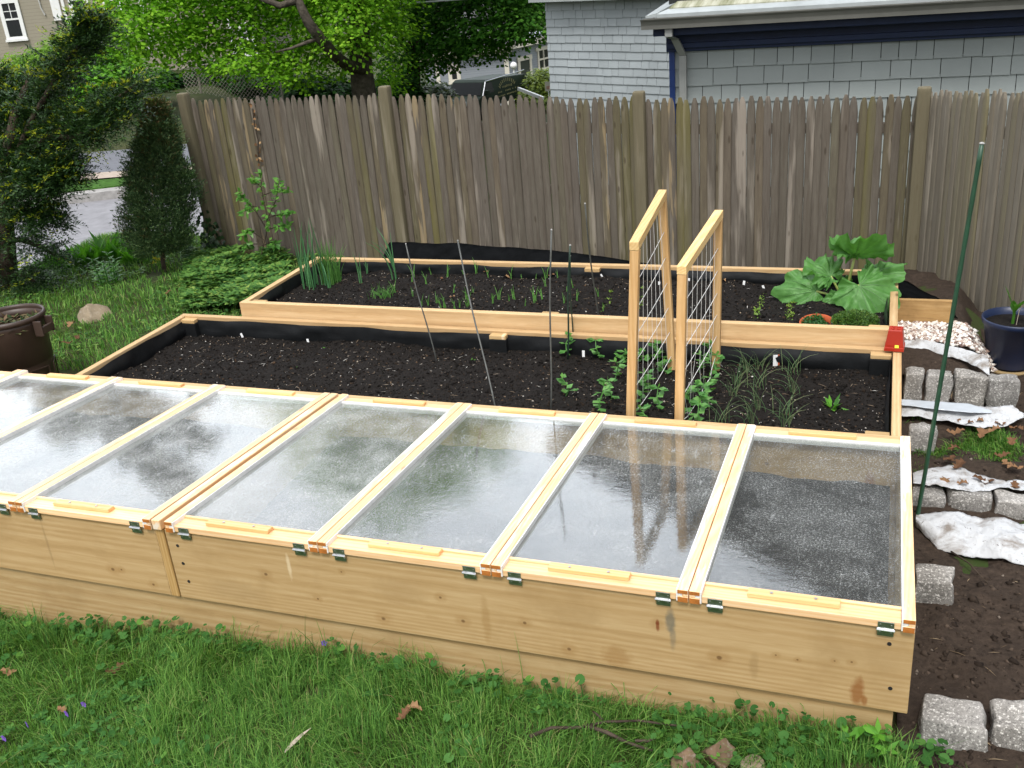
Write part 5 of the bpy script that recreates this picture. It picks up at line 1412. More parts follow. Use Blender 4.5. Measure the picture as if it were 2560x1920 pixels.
yewY = leafmat('new yew growth', [(0, (0.14, 0.22, 0.012, 1)), (0.6, (0.32, 0.38, 0.02, 1)), (1, (0.50, 0.50, 0.04, 1))], 0.5, 0.25, 0.35)
YD = 7.2
base = at_z(22, 745, -.44)
YD = float((base - CAM) @ FH)
yew = empty('yew_tree', 'dark yew with yellow new growth at the left edge, by the lawn', 'tree', tuple(base))
def ppl(l): return [at_f(u, v, YD + dd) for u, v, dd in l]
MB().tube([tuple(p - base) for p in [base + [0, 0, -.2], at_f(18, 660, YD), at_f(14, 560, YD), at_f(10, 430, YD), at_f(40, 280, YD), at_f(80, 180, YD + .1)]], [.085, .07, .06, .05, .035, .015], 9).build('trunk', barkM, yew, smooth=True)
limbs = [ # polyline (u, v, depth offset), radius (px), sprays, yellow share
    ([(20, 440, 0), (80, 300, -.1), (150, 180, -.2), (200, 110, -.25), (225, 55, -.3)], 28, 400, .34),
    ([(20, 420, 0), (120, 340, -.2), (200, 300, -.3), (270, 262, -.4), (340, 212, -.5)], 22, 290, .32),
    ([(120, 340, -.2), (180, 345, -.35), (230, 325, -.45), (275, 295, -.5)], 18, 120, .22),
    ([(10, 380, .1), (30, 320, .2), (10, 250, .3), (-40, 200, .2)], 46, 380, .28),
    ([(40, 300, .1), (80, 250, .2), (120, 205, .15)], 36, 220, .3),
    ([(10, 480, 0), (70, 450, -.2), (120, 435, -.3), (160, 430, -.35)], 38, 430, .16),
    ([(10, 420, .2), (70, 380, .1), (130, 365, .1)], 42, 330, .16),
    ([(10, 540, 0), (60, 530, -.1), (100, 525, -.2), (130, 548, -.3)], 22, 190, .14),
    ([(10, 600, 0), (60, 600, -.1), (110, 620, -.2), (140, 640, -.3)], 14, 80, .06),
    ([(20, 680, 0), (60, 690, -.1), (90, 705, -.15)], 20, 70, .03),
    ([(0, 560, .2), (-60, 480, .1), (-120, 420, 0)], 60, 260, .2),
    ([(0, 640, .0), (-50, 640, -.2), (-100, 660, -.2)], 40, 80, .1),
    ]
PV, PD, PY = [], [], []
for pl, rpx, ns, ysh in limbs:
    pts = np.array(ppl(pl)); ns = int(ns * 1.25)
    MB().tube([tuple(p - base) for p in pts], [.028 * (1 - .7 * i / (len(pts) - 1)) for i in range(len(pts))], 6).build('limb', barkM, yew, smooth=True)
    t = RG.uniform(0, 1, ns) ** .8; s = np.linspace(0, 1, len(pts))
    C = np.stack([np.interp(t, s, pts[:, k]) for k in range(3)], 1)
    tan = nrm(pts[-1] - pts[0])
    r = rpx / F_PX * YD; off = RG.normal(0, .55, (ns, 3)) * [r, r * 1.2, r * .8] * (1.15 - .75 * t)[:, None]
    P = C + off
    out = nrm(off + 1e-6) * .9 + tan * .8 + RG.normal(0, .35, (ns, 3)) + [0, 0, .12]
    PV.append(P); PD.append(out); PY.append(RG.uniform(0, 1, ns) < ysh * .5 * (.5 + 1.4 * (off[:, 2] > 0)))
P = np.concatenate(PV); D = np.concatenate(PD); Y = np.concatenate(PY)
V, T, tt, ii = needle_sprays(P, D, 42, RG.uniform(.12, .24, len(P)), .028, .0095)
mi = ((tt > .6) & Y[ii]).astype(int)
tri_obj('foliage', V - base, T, [yewM, yewY], yew, mi=mi)

jb = at_z(418, 692, -.40); JD = float((jb - CAM) @ FH)
jun = empty('juniper', 'narrow dull green juniper with a browning top beside the fence end', 'tree', tuple(jb))
jt = at_f(390, 266, JD) - jb
MB().tube([(0, 0, -.1), (-.01, 0, .12), tuple(jt * .5), tuple(jt)], [.022, .018, .012, .003], 7).build('trunk', barkM, jun)
ns = 6500
t = RG.uniform(0.0, 1, ns) ** .85
bot = at_f(405, 640, JD) - jb
ax = bot[None] + (jt - bot)[None] * t[:, None]
rw = np.interp(t, [0, .12, .35, .6, .85, 1], [.15, .24, .25, .18, .075, .01])
a = RG.uniform(0, 6.283, ns); rr = rw * RG.uniform(.25, 1.0, ns) ** .6 * (1 + .22 * np.sin(a * 3 + t * 14))
out = np.stack([np.cos(a), np.sin(a), np.zeros(ns)], 1)
P = ax + out * rr[:, None]
V, T, tt, ii = needle_sprays(P, out * .6 + [0, 0, .8] + RG.normal(0, .3, (ns, 3)), 16, RG.uniform(.06, .13, ns), .022, .0075, .3, .6)
junM = leafmat('juniper needles', [(0, (0.030, 0.070, 0.030, 1)), (0.6, (0.080, 0.145, 0.055, 1)), (1, (0.15, 0.22, 0.085, 1))], 0.6, 0.2, 0.12)
junB = leafmat('browned juniper tips', [(0, (0.07, 0.075, 0.025, 1)), (0.7, (0.12, 0.11, 0.04, 1)), (1, (0.26, 0.15, 0.08, 1))], 0.6, 0.2, 0.15)
brown = RG.uniform(0, 1, ns) < np.interp(t, [0, .45, .8, 1], [.01, .02, .12, .7])
tri_obj('foliage', V, T, [junM, junB], jun, mi=brown[ii].astype(int))

# young shrub with pale leaves in front of the fence
shM_ = leafmat('young shrub leaves', [(0, (0.06, 0.19, 0.03, 1)), (0.6, (0.12, 0.31, 0.05, 1)), (1, (0.20, 0.42, 0.08, 1))], 0.4, 0.4, 0.4)
sbp = at_y(652, 640, 3.98); shr = empty('young_shrub', 'young shrub with fresh green leaves in front of the left fence panel', 'shrub', tuple(sbp))
stems = [[(652, 640), (665, 590), (668, 545), (655, 480), (650, 430)], [(668, 550), (690, 500), (698, 450)], [(665, 570), (640, 530), (612, 500), (598, 482)], [(668, 545), (700, 535), (728, 530)], [(660, 600), (625, 575), (602, 590)], [(655, 490), (690, 475), (722, 475)], [(665, 575), (700, 565), (722, 560)], [(650, 610), (625, 610), (610, 618)], [(655, 615), (680, 605), (690, 612)], [(660, 520), (630, 515), (610, 530)], [(655, 470), (640, 455), (632, 450)]]
LP, LD = [], []
for sg in stems:
    pts = np.array([at_y(u, v, 3.98 + RG.uniform(-.08, .06)) for u, v in sg])
    MB().tube([tuple(p - sbp) for p in pts], [.004] * (len(pts) - 1) + [.0015], 5).build('stem', barkM, shr)
    k = 18 if len(sg) > 3 else 13
    t = np.linspace(.35, 1, k); s = np.linspace(0, 1, len(pts))
    q = np.stack([np.interp(t, s, pts[:, j]) for j in range(3)], 1)
    for sd in (1, -1):
        LP.append(q + RG.normal(0, .006, q.shape)); LD.append(np.tile(nrm(pts[-1] - pts[0]), (k, 1)) * .5 + RG.normal(0, .5, (k, 3)) + [sd * .7, -.4, -.15])
LP, LD = np.concatenate(LP), np.concatenate(LD); n = len(LP)
V, T = leaves(LP, LD, np.tile([0, -.5, 1.0], (n, 1)) + RG.normal(0, .3, (n, 3)), RG.uniform(.035, .062, n), RG.uniform(.022, .034, n), .12, .45)
tri_obj('leaves', V - sbp, T, shM_, shr)

# ------------------------------------------------------------------ ground plants
grassM = leafmat('grass', [(0, (0.045, 0.135, 0.025, 1)), (0.5, (0.110, 0.255, 0.048, 1)), (0.85, (0.19, 0.36, 0.075, 1)), (0.96, (0.26, 0.38, 0.11, 1)), (1, (0.32, 0.28, 0.13, 1))], 0.6, 0.15, 0.4)
weedM = leafmat('weed leaves', [(0, (0.035, 0.11, 0.024, 1)), (0.5, (0.055, 0.16, 0.036, 1)), (0.85, (0.08, 0.20, 0.05, 1)), (1, (0.13, 0.28, 0.05, 1))], 0.7, 0.1, 0.35)
pachM = leafmat('pachysandra leaves', [(0, (0.030, 0.10, 0.025, 1)), (0.5, (0.085, 0.20, 0.042, 1)), (0.85, (0.15, 0.29, 0.06, 1)), (1, (0.26, 0.36, 0.08, 1))], 0.6, 0.2, 0.3)
def gpos(x, y): return np.stack([x, y, ground_z(x, y) + 0.012 * fbm(x, y, 3, 2.2, 3)], 1)
def grass_patch(name, x, y, hmin, hmax, wd, label, dens_seed=0):
    P = gpos(x, y) - [0, 0, .005]; n = len(P)
    tuft = .5 + .5 * fbm(x, y, 77, 5, 2)
    H = RG.uniform(hmin, hmax, n) * (.7 + .6 * tuft); 
    az = RG.uniform(0, 6.283, n) * .6 + 3 * fbm(x, y, 55, 3, 2)
    V, T = blades(P, H, RG.uniform(.7, 1.3, n) * wd, RG.gamma(2, .28, n), az)
    return tag(tri_obj(name, V, T, grassM), label, kind='stuff')
n = 95000
x = RG.uniform(-4.6, .35, n); y = -RG.uniform(0.0, 1.0, n) ** 1.15 * .95 - .004
keep = (fbm(x, y, 12, 4, 3) > -.85) & ((x < .02) | (y < -.10)) & ((x < .05) | (RG.uniform(0, 1, n) < .35))
grass_patch('grass', x[keep], y[keep], .03, .085, .0026, 'front lawn grass below the cold frame')
n = 46000
x = RG.uniform(-8.0, -3.95, n); y = RG.uniform(.3, 4.9, n)
keep = (x > -6.9) & ((x < -4.02) | (y > 2.3)) & ((x < -3.62) | (y > 3.2)) & (fbm(x, y, 13, 2.5, 3) > -.6)
grass_patch('grass', x[keep], y[keep], .03, .075, .006, 'lawn grass left of the raised beds')
n = 22000
x = RG.uniform(.03, .95, n); y = RG.uniform(1.40, 2.14, n); keep = fbm(x, y, 19, 5, 3) > -.15 + .5 * sstep(1.55, 1.42, y)
grass_patch('grass', x[keep], y[keep], .022, .05, .004, 'thin worn turf among the dead leaves on the right')
n = 9000
x = RG.uniform(-13.5, -6.2, n); y = RG.uniform(4.5, 7.0, n)
# longer arching tufts in the front lawn
nt2 = 230; tx = RG.uniform(-4.2, .0, nt2); ty = -RG.uniform(.02, .75, nt2); kk = 34
x = np.repeat(tx, kk) + RG.normal(0, .022, nt2 * kk); y = np.minimum(np.repeat(ty, kk) + RG.normal(0, .022, nt2 * kk), -.004)
P = gpos(x, y); m_ = len(P)
V, T = blades(P, RG.uniform(.06, .13, m_) * (1 + .7 * np.exp(y * 14)), RG.uniform(.0018, .0032, m_), RG.gamma(2.2, .35, m_), np.repeat(RG.uniform(0, 6.28, nt2), kk) + RG.normal(0, .9, m_))
tag(tri_obj('grass', V, T, grassM), 'longer arching grass tufts in the front lawn', kind='stuff')
# scalloped weed leaves (round, lobed) as fans
def disc_leaves(P, N, R, lobes=7, seg=14, cup=.25):
    n = len(P); N = nrm(N); A = nrm(np.cross(N, RG.normal(0, 1, (n, 3)))); B = np.cross(N, A)
    R = np.broadcast_to(R, (n,))
    th = np.linspace(.25, 6.283 - .25, seg); rr = 1 - .16 * np.abs(np.sin(th * lobes / 2))
    rim = P[:, None] + (A[:, None] * np.cos(th)[None, :, None] + B[:, None] * np.sin(th)[None, :, None]) * (rr[None, :, None] * R[:, None, None]) + N[:, None] * (cup * R)[:, None, None] * np.where(np.arange(seg) % 2, .6, 1.1)[None, :, None]
    V = np.concatenate([P[:, None], rim], 1).reshape(-1, 3)
    tri = np.array([[0, i + 1, i + 2] for i in range(seg - 1)])
    T = (tri[None] + (np.arange(n) * (seg + 1))[:, None, None]).reshape(-1, 3)
    return V, T
n = 6000
x = RG.uniform(-4.4, .12, n); y = -RG.uniform(0, 1, n) ** 1.3 * .8 - .012
d_ = fbm(x, y, 101, 2.6, 3) + .55 * np.exp(y * 9) + .2 * sstep(-1.6, -.2, x)
keep = d_ > RG.uniform(.1, .8, n)
P = gpos(x[keep], y[keep]) + np.stack([np.zeros(keep.sum()), np.zeros(keep.sum()), RG.uniform(.015, .07, keep.sum()) * (1 + .6 * np.exp(y[keep] * 8))], 1)
V, T = disc_leaves(P, np.stack([RG.normal(0, .35, len(P)), RG.normal(-.25, .35, len(P)), np.ones(len(P))], 1), RG.uniform(.006, .018, len(P)))
tag(tri_obj('ground_ivy', V, T, weedM), 'scalloped weed leaves among the front lawn grass', kind='stuff')
# small palmate weeds
n = 1500; x = RG.uniform(-4.2, .15, n); y = -RG.uniform(0, 1, n) ** 1.3 * .8 - .012
keep = (fbm(x, y, 131, 2.2, 3) + .6 * np.exp(y * 9)) > RG.uniform(.2, .8, n); P0 = gpos(x[keep], y[keep]) + np.array([0, 0, .02]); m = len(P0)
P = np.repeat(P0 + np.stack([np.zeros(m), np.zeros(m), RG.uniform(.01, .05, m)], 1), 6, 0); a = np.tile(np.arange(6) * 1.047, m) + np.repeat(RG.uniform(0, 6, m), 6)
V, T = leaves(P, np.stack([np.cos(a), np.sin(a), RG.uniform(-.1, .4, len(a))], 1), np.tile([0, 0, 1.0], (len(a), 1)), RG.uniform(.012, .026, len(a)), RG.uniform(.008, .014, len(a)), .15, .6)
tag(tri_obj('clover_weeds', V, T, weedM), 'small lobed weeds and clover in the front lawn', kind='stuff')
# weeds in the left lawn
n = 5200; x = RG.uniform(-6.9, -4.0, n); y = RG.uniform(.4, 4.6, n); keep = (fbm(x, y, 141, 2.5, 3) > -.1) & ((x < -4.05) | (y > 2.3))
P = gpos(x[keep], y[keep]) + [0, 0, .03]; a = RG.uniform(0, 6.28, len(P))
V, T = leaves(P, np.stack([np.cos(a), np.sin(a), RG.uniform(-.1, .5, len(P))], 1), np.tile([0, 0, 1.0], (len(P), 1)), RG.uniform(.025, .06, len(P)), RG.uniform(.012, .026, len(P)), .15, .5)
tag(tri_obj('lawn_weeds', V, T, pachM), 'broad leaved weeds in the lawn left of the beds', kind='stuff')
# pachysandra between back bed and fence end
n = 3000
u = RG.uniform(470, 715, n); v = RG.uniform(628, 768, n)
G = np.array([at_z(a_, b_, -.30) for a_, b_ in zip(u, v)])
edge = (G[:, 0] < -3.66) & (G[:, 1] < 4.1) & (v > 628 + (u < 520) * 12) & (fbm(G[:, 0], G[:, 1], 151, 3, 3) > -.35) & (G[:, 0] > -5.4 + .25 * fbm(G[:, 1], G[:, 1], 5, 2, 2))
G = G[edge]; m = len(G); per = 6
hh_ = .04 + .10 * (.5 + .5 * fbm(G[:, 0], G[:, 1], 161, 4, 2))
P = np.repeat(np.stack([G[:, 0], G[:, 1], ground_z(G[:, 0], G[:, 1]) + hh_], 1), per, 0)
a = np.tile(np.arange(per) * 1.047, m) + np.repeat(RG.uniform(0, 6, m), per)
V, T = leaves(P, np.stack([np.cos(a), np.sin(a), RG.uniform(-.1, .5, len(a))], 1), np.tile([0, 0, 1.0], (len(a), 1)) + RG.normal(0, .2, (len(a), 3)), RG.uniform(.045, .078, len(a)), RG.uniform(.020, .032, len(a)), .12, .6)
tag(tri_obj('pachysandra', V, T, pachM), 'low glossy ground cover between the back bed and the fence end', kind='stuff')

# generic small plant made of leaves from one base point
def rosette(name, label, cat, base, n, L, W, mat, up=(.4, 1.2), group=None, bend=.12, stem=None, lrand=.3):
    e = empty(name, label, cat, tuple(base), group=group)
    a = RG.uniform(0, 6.283, n)
    P = RG.normal(0, .006, (n, 3)) * [1, 1, .2]
    D = np.stack([np.cos(a), np.sin(a), RG.uniform(up[0], up[1], n)], 1)
    V, T = leaves(P, D, np.tile([0, 0, 1.0], (n, 1)) + RG.normal(0, .2, (n, 3)), L * RG.uniform(1 - lrand, 1 + lrand, n), W * RG.uniform(.8, 1.2, n), bend, .5)
    tri_obj('leaves', V, T, mat, e)
    return e
lilyM = leafmat('broad border leaves', [(0, (0.05, 0.18, 0.02, 1)), (0.6, (0.10, 0.30, 0.03, 1)), (1, (0.15, 0.40, 0.04, 1))], 0.4, 0.4, 0.45)
for i, (u, v, s, lb) in enumerate([(128, 690, .8, 'bright border plant next to the yew, first of the leafy row at the lawn edge'), (165, 682, .9, 'bright border plant second from the yew at the lawn edge'), (205, 678, 1.0, 'bright broad leaved plant in the middle of the row at the lawn edge'), (240, 668, 1.1, 'tall bright broad leaved plant at the lawn edge, left of the juniper'), (275, 655, 1.15, 'tallest bright broad leaved plant, half behind the juniper'), (310, 668, 1.0, 'bright broad leaved plant low behind the juniper'), (345, 672, .9, 'bright plant showing under the juniper foliage')]):
    rosette('border_plant', lb, 'plant', at_z(u, v, -.42), 46, .22 * s, .055, lilyM, (.6, 2.6), 'broad leaved plants at the lawn edge')
cp = at_z(278, 728, -.40)
com = empty('leafy_perennial', 'upright leafy perennial with pointed leaves standing on the lawn by the border', 'plant', tuple(cp))
for k in range(7):
    a0 = k * .9; b_ = np.array([.05 * math.cos(a0), .05 * math.sin(a0), 0]); h_ = .20 + .10 * ((k * 37) % 5) / 5
    MB().tube([tuple(b_), tuple(b_ * 1.6 + [0, 0, h_])], [.006, .003], 5).build('stem', weedM, com)
    n = 26; t = np.linspace(.2, 1, n); a = np.arange(n) * 2.4
    P = b_ * (1 + .6 * t)[:, None] + np.stack([np.zeros(n), np.zeros(n), h_ * t], 1)
    V, T = leaves(P, np.stack([np.cos(a), np.sin(a), RG.uniform(.1, .7, n)], 1), np.tile([0, 0, 1.0], (n, 1)), RG.uniform(.05, .09, n) * (1.15 - .4 * t), RG.uniform(.015, .024, n), .12, .5)
    tri_obj('leaves', V, T, lilyM, com)
yf = empty('yellow_flower', 'small yellow flowering sprig under the juniper', 'plant', tuple(at_z(397, 668, -.38)))
V, T = leaves(RG.normal(0, .025, (40, 3)) + [0, 0, .06], RG.normal(0, 1, (40, 3)), RG.normal(0, 1, (40, 3)), .03, .016); tri_obj('petals', V, T, leafmat('yellow petals', [(0, (.45, .42, .02, 1)), (1, (.6, .55, .04, 1))], .5, .3, .3), yf)
MB().tube([(0, 0, -.02), (0, 0, .06)], .003, 5).build('stem', weedM, yf)

# ------------------------------------------------------------------ boulder, bin, pots
def rock(name, label, cat, c, r, seed, mat, group=None, amp=.35, flat=.7):
    from mathutils import noise
    bm = bmesh.new(); bmesh.ops.create_icosphere(bm, subdivisions=4, radius=1.0)
    for v in bm.verts:
        p = v.co.copy(); k = 1.0
        # planar cuts give facets
        for j in range(7):
            nn = Vector((math.sin(seed * 1.7 + j * 2.1), math.cos(seed * 2.3 + j * 1.3), math.sin(seed + j * 3.7))).normalized()
            dd = p.dot(nn); lim = .62 + .2 * math.sin(seed * 5 + j)
            if dd > lim: p -= nn * (dd - lim)
        p *= 1 + amp * .25 * noise.noise(p * 2.5 + Vector((seed, 0, 0))) + .03 * noise.noise(p * 11)
        v.co = Vector((p.x * r[0], p.y * r[1], p.z * r[2]))
    me = bpy.data.meshes.new(name); bm.to_mesh(me); bm.free(); me.materials.append(mat)
    me.polygons.foreach_set('use_smooth', [True] * len(me.polygons))
    o = bpy.data.objects.new(name, me); COL.objects.link(o); o.location = tuple(c); o.rotation_euler = (0, 0, seed)
    return tag(o, label, cat, group)
tanStone = stonemat('tan weathered stone', lin('#776c5b'), lin('#988a74'), .15, 10)
brownStone = stonemat('brown stone', lin('#5c4938'), lin('#7d6a55'), .12, 10)
rock('boulder', 'angular tan boulder on the lawn near the brown bin', 'boulder', at_z(236, 802, -.36) + [0, .03, .0], (.135, .12, .125), 3, tanStone)
gzf = lambda p: np.array([p[0], p[1], float(ground_z(p[0], p[1]))])
rock('field_stone', 'flat topped brown stone in the grass at the bottom edge', 'stone', gzf(at_z(1798, 1896, -.40)) + [0, 0, .045], (.062, .05, .05), 5, brownStone, 'brown stones at the bottom edge')
rock('field_stone', 'brown stone with a pale chipped face at the bottom edge', 'stone', gzf(at_z(1722, 1922, -.40)) + [0, 0, .045], (.06, .05, .045), 8, brownStone, 'brown stones at the bottom edge')
rock('field_stone', 'small tan stone cut by the bottom edge of the photo', 'stone', gzf(at_z(1882, 1928, -.40)) + [0, 0, .04], (.04, .035, .03), 11, tanStone, 'brown stones at the bottom edge')

binM = simple('dark brown bin plastic', (0.042, 0.026, 0.019, 1), .45, .4, var=.2, scale=6, bump=.05)
bc = at_z(22, 788, .10); bh = .60
binr = empty('rubbish_bin', 'dark brown plastic bin of garden waste beside the cold frame', 'bin', (bc[0], bc[1], bc[2] - bh))
R_ = .182
MB().lathe([(R_ * .80, 0), (R_ * .82, .01), (R_ * .90, bh * .55), (R_ * .902, bh * .555), (R_ * .925, bh * .56), (R_ * .965, bh - .05), (R_ * .975, bh - .045), (R_ * .975, bh - .02), (R_ * .955, bh - .02), (R_ * .95, bh - .05), (R_ * .85, bh * .3)], 48).disc(R_ * .8, .001, 48).build('body', binM, binr, smooth=True)
MB().lathe([(R_ * .975, bh - .026), (R_ * 1.03, bh - .024), (R_ * 1.05, bh - .008), (R_ * 1.03, bh + .004), (R_ * .975, bh + .004), (R_ * .955, bh - .008), (R_ * .965, bh - .026)], 48).build('rim', binM, binr, smooth=True)
for an in (math.radians(8), math.radians(188)):
    T_ = Matrix.Rotation(an, 4, 'Z')
    h = MB(); h.box(R_ * .97, R_ * 1.26, -.055, -.043, bh - .11, bh - .02, T=T_); h.box(R_ * .97, R_ * 1.26, .043, .055, bh - .11, bh - .02, T=T_); h.box(R_ * 1.18, R_ * 1.26, -.042, .042, bh - .10, bh - .055, T=T_)
    h.build('handle', binM, binr, bevel=.005)
for an in (math.radians(-75), math.radians(-20), math.radians(40)):
    T_ = Matrix.Rotation(an, 4, 'Z')
    p = MB(); 
    for (a, b, c, d) in ((-.07, .07, .30, .306), (-.07, .07, .06, .066), (-.07, -.064, .066, .30), (.064, .07, .066, .30)):
        p.hexa([tuple(T_ @ Vector(q)) for q in [(R_ * (.80 + .16 * c / bh), a, c), (R_ * (.835 + .16 * c / bh), a, c), (R_ * (.80 + .16 * c / bh), b, c), (R_ * (.835 + .16 * c / bh), b, c), (R_ * (.80 + .16 * d / bh), a, d), (R_ * (.835 + .16 * d / bh), a, d), (R_ * (.80 + .16 * d / bh), b, d), (R_ * (.835 + .16 * d / bh), b, d)]])
    p.build('moulded_panel', binM, binr)
n = 260; a = RG.uniform(0, 6.28, n); r = R_ * .93 * np.sqrt(RG.uniform(0, 1, n))
P = np.stack([bc[0] + r * np.cos(a), bc[1] + r * np.sin(a), bc[2] - .075 + .03 * RG.uniform(0, 1, n)], 1)
V1, T1 = leaves(P, np.stack([RG.normal(0, 1, n), RG.normal(0, 1, n), RG.uniform(-.1, .5, n)], 1), np.tile([0, 0, 1.0], (n, 1)) + RG.normal(0, .3, (n, 3)), RG.uniform(.03, .07, n), RG.uniform(.012, .03, n), .2)
o = tri_obj('garden_waste', V1, T1, [leafmat('withered greens', [(0, (.03, .06, .02, 1)), (.4, (.10, .12, .05, 1)), (.7, (.16, .10, .06, 1)), (1, (.30, .22, .12, 1))], .7, .2, .2)]); tag(o, 'withered leaves and stems filling the brown bin', kind='stuff')
MB().disc(R_ * .92, 0, 40).build('waste_soil', soil_brown, binr, loc=(0, 0, bh - .085))

blueP = simple('dark blue glazed plastic', (0.012, 0.022, 0.060, 1), .38, .5, var=.15, scale=5, bump=.03)
pc = at_z(2538, 792, -.09); ph = .245
bp = empty('plant_pot', 'dark blue round pot with a broad leaved seedling by the fence', 'plant pot', (pc[0], pc[1], pc[2] - ph))
MB().lathe([(.098, 0), (.103, .01), (.138, ph - .03), (.146, ph - .028), (.150, ph - .004), (.147, ph), (.141, ph), (.137, ph - .03), (.125, ph - .06)], 48).disc(.098, .001, 48).build('pot', blueP, bp, smooth=True)
MB().disc(.134, ph - .035, 40).build('potting_soil', soil_black, bp)
MB().lathe([(.09, -.022), (.125, -.02), (.130, -.004), (.125, -.001), (.10, -.006)], 40).disc(.09, -.021, 40).build('saucer', simple('tan clay saucer', lin('#8f7a55'), .7), bp, smooth=True)
bigleaf = leafmat('broad seedling leaf', [(0, (.06, .19, .025, 1)), (1, (.08, .23, .03, 1))], .35, .45, .4)
def blade_leaf(par, pts, w, mat, name='leaf', fold=.35, n=14):
    """long folded leaf along a polyline"""
    pts = np.array(pts, float); s = np.linspace(0, 1, len(pts)); t = np.linspace(0, 1, n)
    C = np.stack([np.interp(t, s, pts[:, k]) for k in range(3)], 1)
    C[1:-1] = (C[:-2] + 2 * C[1:-1] + C[2:]) / 4
    V = []; F = []
    for i in range(n):
        tg = C[min(i + 1, n - 1)] - C[max(i - 1, 0)]; tg /= np.linalg.norm(tg)
        sd = np.cross(tg, [0, 0, 1.0]) if abs(tg[2]) < .93 else np.cross(tg, [0, 1.0, 0]); sd /= np.linalg.norm(sd); up = np.cross(sd, tg)
        ww_ = w * math.sin(math.pi * min(1, .06 + .94 * t[i]) ** .75) * (1 - .15 * t[i])
        V += [tuple(C[i] + sd * ww_ + up * ww_ * fold), tuple(C[i]), tuple(C[i] - sd * ww_ + up * ww_ * fold)]
    for i in range(n - 1):
        for k in (0, 1): F.append((i * 3 + k, i * 3 + k + 1, i * 3 + k + 4, i * 3 + k + 3))
    return MB().add(V, F).build(name, mat, par, smooth=True)
z0 = ph - .03
MB().tube([(-.008, 0, z0 - .01), (-.006, 0, z0 + .05), (-.006, 0, z0 + .075)], [.008, .007, .005], 7).build('stem', bigleaf, bp)
blade_leaf(bp, [(-.006, 0, z0 + .05), (-.025, -.01, z0 + .10), (-.045, -.01, z0 + .15), (-.062, -.005, z0 + .19)], .016, bigleaf)
blade_leaf(bp, [(-.004, 0, z0 + .05), (.02, -.02, z0 + .10), (.055, -.04, z0 + .14), (.10, -.05, z0 + .165)], .034, bigleaf)
blade_leaf(bp, [(-.008, 0, z0 + .06), (-.012, .01, z0 + .09), (-.016, .0, z0 + .115)], .016, bigleaf)
MB().tube([(.006, -.02, z0 - .01), (.012, -.02, z0 + .07), (.03, -.02, z0 + .12)], .0016, 5).build('dry_stalk', perl.mat, bp)

terra = simple('terracotta', lin('#a8512f'), .75, .25, var=.12, scale=30)
tc = at_z(2043, 806, -.025)
tp = empty('plant_pot', 'terracotta pot of curly parsley sunk in the back bed', 'plant pot', (tc[0], tc[1], tc[2] - .078)); tp.rotation_euler = (math.radians(9), 0, 0)
MB().lathe([(.055, 0), (.060, .004), (.072, .055), (.080, .056), (.083, .084), (.081, .087), (.076, .086), (.070, .055), (.062, .04)], 44).disc(.055, .001, 40).build('pot', terra, tp, smooth=True)
MB().disc(.070, .058, 36).build('potting_soil', soil_black, tp)
n = 900; a = RG.uniform(0, 6.28, n); r = .066 * np.sqrt(RG.uniform(0, 1, n)); bl = (np.cos(a) * r < .03) | (np.sin(a) * r < 0)
P = np.stack([r * np.cos(a) * 1.05, r * np.sin(a), .062 + RG.uniform(0, .035, n) * (1 - .4 * (np.cos(a) > .3))], 1)[bl]; m = len(P)
V, T = leaves(P, RG.normal(0, 1, (m, 3)) + [0, 0, .3], RG.normal(0, .6, (m, 3)) + [0, 0, 1], RG.uniform(.008, .016, m), RG.uniform(.007, .012, m), .2)
tri_obj('parsley', V, T, leafmat('parsley leaves', [(0, (.012, .065, .014, 1)), (1, (.045, .15, .03, 1))], .5, .3, .3), tp)
kc = at_z(2138, 812, -.03)
kb = empty('plant_bowl', 'wide black bowl overflowing with thyme in front of the rhubarb', 'plant pot', (kc[0], kc[1], kc[2] - .052)); kb.rotation_euler = (math.radians(5), 0, 0)
blackP = simple('black pot plastic', (.012, .012, .013, 1), .4, .4)
MB().lathe([(.085, 0), (.09, .004), (.105, .06), (.112, .064), (.112, .072), (.104, .072), (.098, .05)], 44).disc(.085, .001, 40).build('bowl', blackP, kb, smooth=True)
MB().disc(.10, .056, 36).build('potting_soil', soil_black, kb)
n = 2600; a = RG.uniform(0, 6.28, n); r = .108 * np.sqrt(RG.uniform(0, 1, n)); hgt = .058 + .05 * np.sqrt(np.maximum(0, 1 - (r / .115) ** 2)) * RG.uniform(.3, 1, n)
P = np.stack([r * np.cos(a), r * np.sin(a), hgt], 1)
V, T = leaves(P, np.stack([np.cos(a) * .5, np.sin(a) * .5, np.full(n, .7)], 1) + RG.normal(0, .5, (n, 3)), RG.normal(0, .6, (n, 3)) + [0, 0, 1], RG.uniform(.008, .014, n), RG.uniform(.005, .009, n), .1)
tri_obj('thyme', V, T, leafmat('thyme leaves', [(0, (.03, .08, .012, 1)), (.6, (.06, .14, .02, 1)), (1, (.12, .19, .035, 1))], .5, .3, .3), kb)

